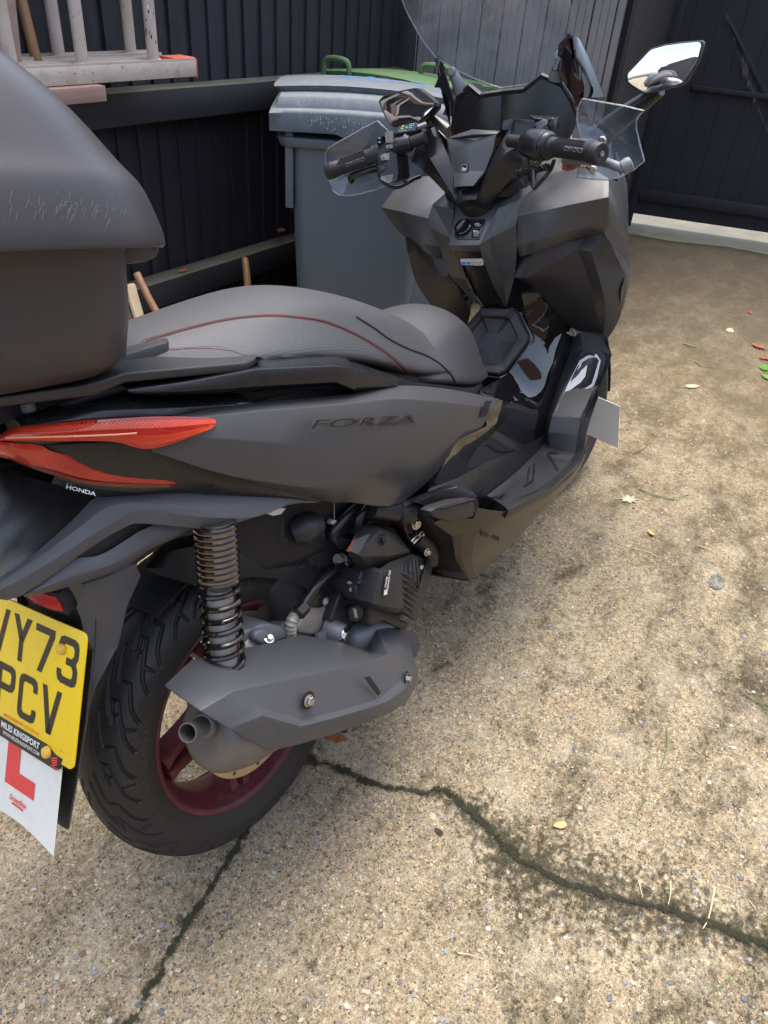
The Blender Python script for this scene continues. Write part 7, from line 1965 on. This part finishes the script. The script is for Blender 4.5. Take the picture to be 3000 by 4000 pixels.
# ================================================================== instrument hood, screen brackets, screen
h0 = gr([[(KD, 555, 413, 0), (KD, 652, 402, -.056), (KD, 734, 336, -.094), (KD, 822, 374, -.135), (KD, 862, 440, -.152), (KD, 902, 530, -.168)]])[0]
h0[0] = Vector((h0[1].x, 0, h0[1].z + .001))
rim_f = [p + Vector((-.004, 0, -.010)) for p in h0]
bot_ = [Vector((1.175, 0, 1.04)), Vector((1.175, -.05, 1.04)), Vector((1.18, -.085, 1.04)), Vector((1.19, -.115, 1.04)), Vector((1.20, -.13, 1.04)), Vector((1.21, -.15, 1.03))]
back = [p + Vector((.05, .0, -.006)) for p in h0]
for mr in (False, True):
    cx = [p + Vector((0, .006 if 0 < i else 0, 0)) for i, p in enumerate(rim_f)]
    b = Buf().rings([back, h0, [p + Vector((-.010, 0, -.004)) for p in h0], [p + Vector((-.006, 0, -.012)) for p in h0], bot_], close=False, cap0=False, cap1=False)
    b.build('instrument_hood', SA, scooter, bevel=.0025, solid=.003, mirror=mr, ang=14)
    # storage tray rim right of the bar
    # brackets
    p1 = [KD.Y(*p) for p in ((848, 151, -.163), (880, 172, -.170), (905, 225, -.173), (880, 272, -.174), (912, 400, -.178), (902, 520, -.172), (868, 440, -.160), (842, 400, -.152), (800, 330, -.150), (770, 330, -.148), (803, 262, -.150), (806, 205, -.155))]
    bk = Buf().prism(p1, (.012, -.004, 0)).build('screen_bracket', M['gloss'], scooter, bevel=.002, mirror=mr)
    p2 = [KD.Y(*p) for p in ((872, 168, -.172), (886, 176, -.173), (930, 262, -.180), (1008, 445, -.195), (1012, 468, -.195), (932, 455, -.189), (948, 400, -.187), (918, 330, -.181), (880, 270, -.175))]
    Buf().prism(p2, (.012, -.004, 0)).build('bracket_strut', M['gloss'], bk, bevel=.002, mirror=mr)
    a0 = KD.Y(815, 262, -.137); a1 = KD.Y(808, 300, -.132); a2 = KD.Y(795, 370, -.122)
    Buf().tube([a0, a1, a2], [.0105, .0135, .019], 16).build('pivot_arm', M['castgrey'], bk, bevel=.002, mirror=mr)
    Buf().rings(lathe_axis([(0, .011), (.004, .011), (.006, .008)], a0 + Vector((-.006, 0, .002)), (-1, 0, .3), 20)).build('pivot_bolt', M['castgrey'], bk, mirror=mr)
# windscreen: curved clear sheet
def scr(v, s):
    # v 0..1 up, s -1..1 across
    z = 1.175 + .50 * v
    hw = lerp_tab([(0, .055), (.05, .105), (.10, .140), (.16, .172), (.24, .186), (.34, .192), (.6, .192), (.85, .17), (1, .11)], v)
    Xe = 1.255 - .75 * (z - 1.175)
    y = s * hw
    return Vector((Xe + .055 * (1 - (y / .19) ** 2) , y, z))
nv, ns = 36, 28
vs = [scr(i / nv, -1 + 2 * j / ns) for i in range(nv + 1) for j in range(ns + 1)]
b = Buf().add(vs, [(i * (ns + 1) + j, i * (ns + 1) + j + 1, (i + 1) * (ns + 1) + j + 1, (i + 1) * (ns + 1) + j) for i in range(nv) for j in range(ns)])
ws = b.build('windscreen', M['clear'], scooter, solid=.003, smooth=60)
edge = [scr(0, -1 + 2 * j / 12) for j in range(13)] + [scr(i / nv, 1) for i in range(1, nv + 1)]
edge2 = [scr(i / nv, -1) for i in range(nv, -1, -1)]
Buf().tube(edge, .0013, 6).build('screen_edge', EDGE, ws); Buf().tube(edge2, .0013, 6).build('screen_edge', EDGE, ws)
t_ = scr(.44, -.90); ux = (scr(.44, -.65) - scr(.44, -.90)); uv = (scr(.5, -.9) - scr(.44, -.9))
text('HONDA', t_ + Vector((-.003, 0, 0)) + ux * .9, -ux, uv, .010, M['ink'], ws, stretch=1.2, bold=.02)
b = Buf()
for k in range(7): b.tube([scr(.43 - .008 * k, -.88 + .01 * (k % 3)) - Vector((.003, 0, 0)), scr(.43 - .008 * k, -.62 - .02 * (k % 2)) - Vector((.003, 0, 0))], .0005, 3)
b.build('screen_small_print', M['ink'], ws)
# learner plate at the front, on the far side of the fork
fpz = [KC.X(*p, 1.46) for p in ((300, 590), (592, 715), (578, 1015), (300, 890))]
fp_ = empty('front_learner_plate'); fp_.parent = scooter
Buf().prism(fpz, (.0025, 0, 0)).build('learner_sheet', M['white'], fp_)
cF = sum(fpz, Vector()) / 4
def fpp(u, v): return fpz[0].lerp(fpz[1], u).lerp(fpz[3].lerp(fpz[2], u), v) + Vector((.0032, 0, 0))
b = Buf(); b.add([fpp(*q) for q in ((.62, .12), (.80, .12), (.80, .82), (.62, .82))], [(0, 1, 2, 3)]); b.add([fpp(*q) for q in ((.30, .66), (.62, .66), (.62, .82), (.30, .82))], [(0, 1, 2, 3)]); b.build('learner_letter', M['lred'], fp_, smooth=False)
Buf().tube([fpp(.1, .3) + Vector((.003, 0, 0)), Vector((1.44, -.095, .36))], .006, 8).build('plate_stay', M['darkin'], fp_)
# ================================================================== engine and radiator side
eng = empty('engine'); eng.parent = scooter
DK = M['darkin']
ENG = mat('dusty_black_casing', (.024, .024, .025), .45, 0, .4, 700, dirt=(.055, .05, .042), dscale=22, damt=.4)
SPK = mat('pale_dust_speck', (.20, .17, .12), .9)
def pr_(name, q, K, y, d, material=ENG, parent=eng, bevel=.005, dx=0, segs=3):
    return Buf().prism([K.Y(a, b, (c if c is not None else y)) for a, b, c in [(p + (None,))[:3] if len(p) == 2 else p for p in q]], (dx, d, 0)).build(name, material, parent, bevel=bevel, segs=segs)
# crankcase behind everything
b = Buf(); b.rings([[Vector((x, y, z)) for y, z in ((-h, z0), (-h, z1), (h, z1), (h, z0))] for x, h, z0, z1 in ((.10, .07, .33, .46), (.2, .10, .25, .52), (.38, .11, .20, .50), (.50, .10, .22, .46))]); b.build('crankcase', ENG, eng, bevel=.015, segs=3)
b = Buf(); b.rings([[Vector((x, y, z)) for y, z in ((-h, z0), (-h, z1), (h, z1), (h, z0))] for x, h, z0, z1 in ((.02, .09, .53, .66), (.15, .12, .50, .66), (.30, .13, .48, .63), (.42, .12, .46, .6))]); b.build('air_duct', DK, eng, bevel=.02, segs=3)
Buf().tube([KB.Y(90, 440, -.12), KB.Y(180, 400, -.13), KB.Y(320, 345, -.13)], [.020, .026, .022], 20).build('air_hose', ENG, eng, bevel=.004)
pr_('air_box', ((0, 280), (60, 250), (130, 270), (200, 360), (350, 420), (340, 520), (100, 540), (0, 520)), KB, -.115, .06)
# radiator cover
rc = empty('radiator_cover'); rc.parent = scooter
g0 = [(KB, 905, 765, -.192), (KB, 1000, 700, -.180), (KB, 1120, 655, -.172), (KB, 1215, 625, -.165)]
g1 = [(KB, 915, 800, -.200), (KB, 1010, 778, -.203), (KB, 1100, 782, -.203), (KB, 1170, 770, -.190)]
g2 = [(KB, 836, 1080, -.200), (KB, 960, 1110, -.205), (KB, 1100, 1125, -.206), (KB, 1120, 1130, -.204)]
g3 = [(KB, 850, 1125, -.190), (KB, 960, 1150, -.192), (KB, 1080, 1170, -.192), (KB, 1112, 1150, -.196)]
rr = gr([g0, g1, g2, g3]); rr.append([p + Vector((.0, .05, -.01)) for p in rr[3]])
rr = [[r[0] + Vector((0, .06, 0))] + r for r in rr]
cov = sheet(rr).build('cover_face', ENG, rc, bevel=.004, segs=3, solid=.002)
# louvred side
side = [KB.Y(*p) for p in ((1112, 790, -.200), (1215, 632, -.165), (1260, 640, -.160), (1395, 715, -.150), (1400, 760, -.150), (1345, 980, -.165), (1245, 1252, -.185), (1118, 1160, -.198))]
Buf().prism(side, (.01, .03, -.004)).build('cover_side', ENG, rc, bevel=.002)
fin0 = [(1112, 800), (1220, 650)]
for i in range(7):
    t = i / 6
    a_ = KB.Y(1118 + 6 * t, 815 + 330 * t, -.2025); m1 = KB.Y(1168 + 0 * t, 800 + 345 * t, -.203) ; b_ = KB.Y(1290 + 0 * t - 40 * t, 905 + 310 * t, -.190)
    q = [a_, m1, b_]
    up1 = [p + Vector((-.003, -.006, .004)) for p in q]
    c0 = [KB.Y(1112, 800 + 345 * t, -.204), KB.Y(1160, 800 + 370 * t, -.206), KB.Y(1285 - 45 * t, 925 + 300 * t, -.192)]
    c1 = [KB.Y(1118, 830 + 325 * t, -.199), KB.Y(1170, 835 + 345 * t, -.200), KB.Y(1262 - 35 * t, 925 + 290 * t, -.190)]
    Buf().rings([c0, c1], close=False, cap0=False, cap1=False).build('louvre', ENG, rc, solid=.0035, bevel=.0008)
for x0, y0, x1, y1 in ((1150, 720, 1145, 800), (1185, 690, 1185, 800), (1218, 668, 1225, 860), (1245, 680, 1265, 900)):
    Buf().tube([KB.Y(x0, y0, -.187), KB.Y((x0 + x1) / 2, (y0 + y1) / 2, -.196), KB.Y(x1, y1, -.200)], .0025, 6).build('upper_rib', ENG, rc)
Buf().prism([KB.Y(*p) for p in ((1350, 680, -.165), (1362, 690, -.165), (1275, 985, -.190), (1262, 975, -.190))], (.004, .01, 0)).build('edge_trim', M['satin'], rc, bevel=.001)
Buf().prism([KB.Y(*p) for p in ((1285, 725, -.170), (1312, 728, -.170), (1300, 765, -.172), (1272, 758, -.172))], (-.002, -.003, 0)).build('cover_clip', M['alu'], rc, bevel=.001)
CVB = BT([cov])
st = drape_poly('oil_sticker', KB, [(945, 830), (992, 834), (975, 1014), (920, 1008)], CVB, M['ink'], rc, .0022, .0004)
stx = (CVB(KB, 935, 1000, .003), CVB(KB, 958, 840, .003))
if all(p is not None for p in stx):
    dxt = stx[1] - stx[0]; upx = CVB(KB, 925, 1000, .003) - CVB(KB, 972, 1006, .003)
    text('Genuine Oil', CVB(KB, 972, 960, .0029), dxt, upx, .0052, M['whiteink'], st, bold=.03)
    text('Honda', CVB(KB, 955, 930, .0029), dxt, upx, .0050, M['whiteink'], st, bold=.03)
    b = Buf()
    for k in range(4):
        p = [CVB(KB, 934 + 8 * k, 1003 - 2 * k, .003), CVB(KB, 940 + 8 * k, 950, .003), CVB(KB, 946 + 8 * k, 962, .003), CVB(KB, 942 + 8 * k, 1004 - 2 * k, .003)]
        if all(x is not None for x in p): b.add(p, [(0, 1, 2, 3)])
    b.build('sticker_emblem', M['whiteink'], st, smooth=False)
# block between sticker face and swing arm
pr_('pump_cover', ((720, 870), (755, 780), (890, 770), (860, 960), (836, 1085), (770, 1085), (690, 1010), (690, 930)), KB, -.165, .06)
pr_('pump_flange', ((715, 885), (740, 868), (870, 905), (850, 940), (712, 915)), KB, -.170, .02, bevel=.003)
pr_('sump', ((822, 1110), (860, 1130), (1090, 1160), (1110, 1250), (1190, 1262), (1165, 1330), (1080, 1310), (940, 1245), (830, 1310), (805, 1280)), KB, -.165, .08)
# upper engine cover
e0 = [(KB, 690, 442, -.150), (KB, 765, 368, -.145), (KB, 860, 345, -.140), (KB, 955, 370, -.135), (KB, 1045, 402, -.130)]
e1 = [(KB, 650, 500, -.168), (KB, 820, 440, -.176), (KB, 900, 415, -.176), (KB, 985, 420, -.170), (KB, 1100, 480, -.155)]
e2 = [(KB, 612, 590, -.175), (KB, 700, 625, -.186), (KB, 835, 480, -.186), (KB, 960, 455, -.182), (KB, 1180, 592, -.172)]
e3 = [(KB, 620, 640, -.172), (KB, 740, 650, -.186), (KB, 845, 640, -.188), (KB, 985, 640, -.186), (KB, 1182, 600, -.172)]
e4 = [(KB, 700, 730, -.160), (KB, 790, 762, -.168), (KB, 900, 772, -.172), (KB, 1000, 692, -.172), (KB, 1175, 612, -.165)]
rr = gr([e0, e1, e2, e3, e4]); rr.append([p + Vector((0, .05, 0)) for p in rr[-1]]); rr.insert(0, [p + Vector((0, .05, 0)) for p in rr[0]])
uc = sheet(rr).build('upper_cover', ENG, rc, bevel=.006, segs=3, solid=.002)
UB = BT([uc])
bc = KB.Y(926, 492, -.187); bolt(bc, (-.2, -1, .2), .0055, uc, M['darkin'])
os_ = drape_poly('warning_sticker', KB, [(612, 592), (608, 560), (630, 490), (678, 446), (690, 452), (655, 520), (622, 596)], UB, M['orange'], uc, .0025, .0003)
if os_:
    p3 = [UB(KB, x, y, .0038) for x, y in ((620, 535), (652, 528), (640, 500))]
    if all(p is not None for p in p3):
        b = Buf()
        for i in range(3): b.tube([p3[i], p3[(i + 1) % 3]], .0006, 4)
        c = sum(p3, Vector()) / 3; b.tube([c, c.lerp(p3[2], .5)], .0006, 4); b.build('warning_mark', M['ink_yellow'], os_)
# oil filler cap
oc = KB.Y(680, 1168, -.150); b = Buf(); b.rings(lathe_axis([(-.01, .012), (0, .0165), (.004, .0165), (.0055, .0145)], oc, (-.25, -1, .1), 28)); ocp = b.build('oil_filler_cap', ENG, eng, bevel=.0008)
b = Buf(); b.prism([KB.Y(*p) for p in ((655, 1128, -.158), (676, 1128, -.158), (690, 1212, -.158), (668, 1214, -.158))], (0, -.004, 0)); b.build('cap_tab', M['alu'], ocp, bevel=.0008)
pr_('oil_neck', ((600, 900), (690, 1000), (820, 1120), (800, 1330), (640, 1400), (540, 1400), (450, 1250), (560, 950)), KB, -.12, .05)
# gasket bead
Buf().tube(spline([KB.Y(615, 890, -.150), KB.Y(660, 900, -.152), KB.Y(640, 960, -.152), KB.Y(690, 1010, -.153), KB.Y(700, 1060, -.153), KB.Y(770, 1090, -.155), KB.Y(815, 1150, -.155), KB.Y(800, 1230, -.15)], 5), .003, 6).build('gasket_edge', M['alu'], eng)
# hoses and pipes
Buf().tube(spline([KB.Y(700, 170, -.13), KB.Y(600, 250, -.135), KB.Y(500, 380, -.14), KB.Y(475, 450, -.14), KB.Y(530, 515, -.14), KB.Y(610, 535, -.14)], 6), .0105, 12).build('coolant_hose', M['satin'], eng)
Buf().tube(spline([KB.Y(790, 165, -.14), KB.Y(730, 250, -.145), KB.Y(700, 330, -.145), KB.Y(690, 430, -.14)], 6), .009, 12).build('breather_hose', M['satin'], eng)
Buf().tube(spline([KB.Y(440, 330, -.12), KB.Y(395, 350, -.12), KB.Y(385, 480, -.12)], 6), .0075, 10).build('drain_hose', M['satin'], eng)
Buf().tube(spline([KB.Y(740, 370, -.13), KB.Y(800, 330, -.13), KB.Y(870, 320, -.125)], 6), .008, 10).build('link_hose', M['satin'], eng)
Buf().tube([KB.Y(485, 150, -.165), KB.Y(487, 300, -.16)], .0012, 6).build('bleed_wire', M['castgrey'], eng)
pr_('hose_bracket', ((455, 345), (480, 305), (530, 320), (560, 300), (575, 340), (520, 375)), KB, -.142, .012, M['alu'], bevel=.002)
Buf().tube([KB.Y(820, 200, -.15), KB.Y(1090, 235, -.165)], .019, 20).build('cross_tube', ENG, eng)
b = Buf(); tA_ = KB.Y(1090, 235, -.165); tB_ = KB.Y(1205, 232, -.178); b.rings(lathe_axis([(-.004, .020), (0, .024), ((tB_ - tA_).length, .024), ((tB_ - tA_).length, .018), ((tB_ - tA_).length - .02, .016)], tA_, tB_ - tA_, 24)); b.build('tube_boss', ENG, eng, bevel=.001)
pr_('lug', ((1110, 270), (1160, 330), (1240, 300), (1290, 330), (1300, 300), (1230, 210), (1200, 290)), KB, -.165, .015, bevel=.003)
Buf().tube(spline([KB.Y(1120, 300, -.13), KB.Y(1150, 400, -.135), KB.Y(1200, 450, -.14)], 6), .024, 18).build('thermostat_housing', M['gloss'], eng)
Buf().tube(spline([KB.Y(1240, 465, -.145), KB.Y(1330, 530, -.15), KB.Y(1380, 620, -.15), KB.Y(1370, 700, -.145)], 6), .018, 14).build('radiator_hose', ENG, eng)
for (xa, ya, xb, yb) in ((1190, 510, 1250, 450), (1210, 530, 1275, 470)):
    Buf().tube([KB.Y(xa, ya, -.165), KB.Y(xb, yb, -.163)], .0035, 8).build('hose_clamp', M['steel'], eng)
for x, y, r in ((1240, 345, .009), (1340, 608, .006), (1285, 440, .004)):
    bolt(KB.Y(x, y, -.170), (-.2, -1, .1), r, eng, M['steel'], dish=False)
Buf().tube([KB.Y(1260, 455, -.168), KB.Y(1298, 422, -.170)], .0035, 8).build('clamp_screw', M['steel'], eng)
Buf().tube(spline([KB.Y(1395, 385, -.15), KB.Y(1440, 480, -.15), KB.Y(1430, 600, -.145), KB.Y(1395, 700, -.145)], 6), .004, 8).build('overflow_tube', M['satin'], eng)
pr_('hose_lug', ((560, 680), (590, 620), (640, 650), (690, 700), (700, 790), (660, 860), (600, 850), (570, 780), (600, 730)), KB, -.115, .02, M['alu'], bevel=.004)
pr_('lug_hole', ((605, 770), (640, 755), (650, 790), (615, 805)), KB, -.1165, .001, DK, bevel=0)
b = Buf(); rnd = random.Random(6)
HB_ = BT([hgo])
for i in range(300):
    x = rnd.uniform(0, 540); y = rnd.uniform(500, 760); p = HB_(KB, x, y, .0012)
    if p is None: continue
    s = rnd.uniform(.0005, .0016); d = Vector((rnd.uniform(-1, 1), 0, rnd.uniform(-1, 1))).normalized() * s; e = Vector((0, s * .4, s * .4))
    b.add([p - d, p - e, p + d, p + e], [(0, 1, 2, 3)])
b.build('chaff_specks', SPK, hgo, smooth=False)
# pale leaf caught under the panel
lf = Buf().prism([K3.Y(*p) for p in ((1140, 1108, -.14), (1180, 1090, -.14), (1235, 1090, -.14), (1215, 1115, -.14), (1180, 1122, -.14))], (0, .004, 0)).build('pale_wedge', M['white'], eng)
# side stand on the far side
ss = empty('side_stand'); ss.parent = scooter
Buf().tube([(.60, .13, .27), (.52, .22, .085)], .012, 12).build('stand_leg', DK, ss)
Buf().box((.515, .235, .072), (.06, .05, .012)).build('stand_foot', DK, ss, bevel=.003)
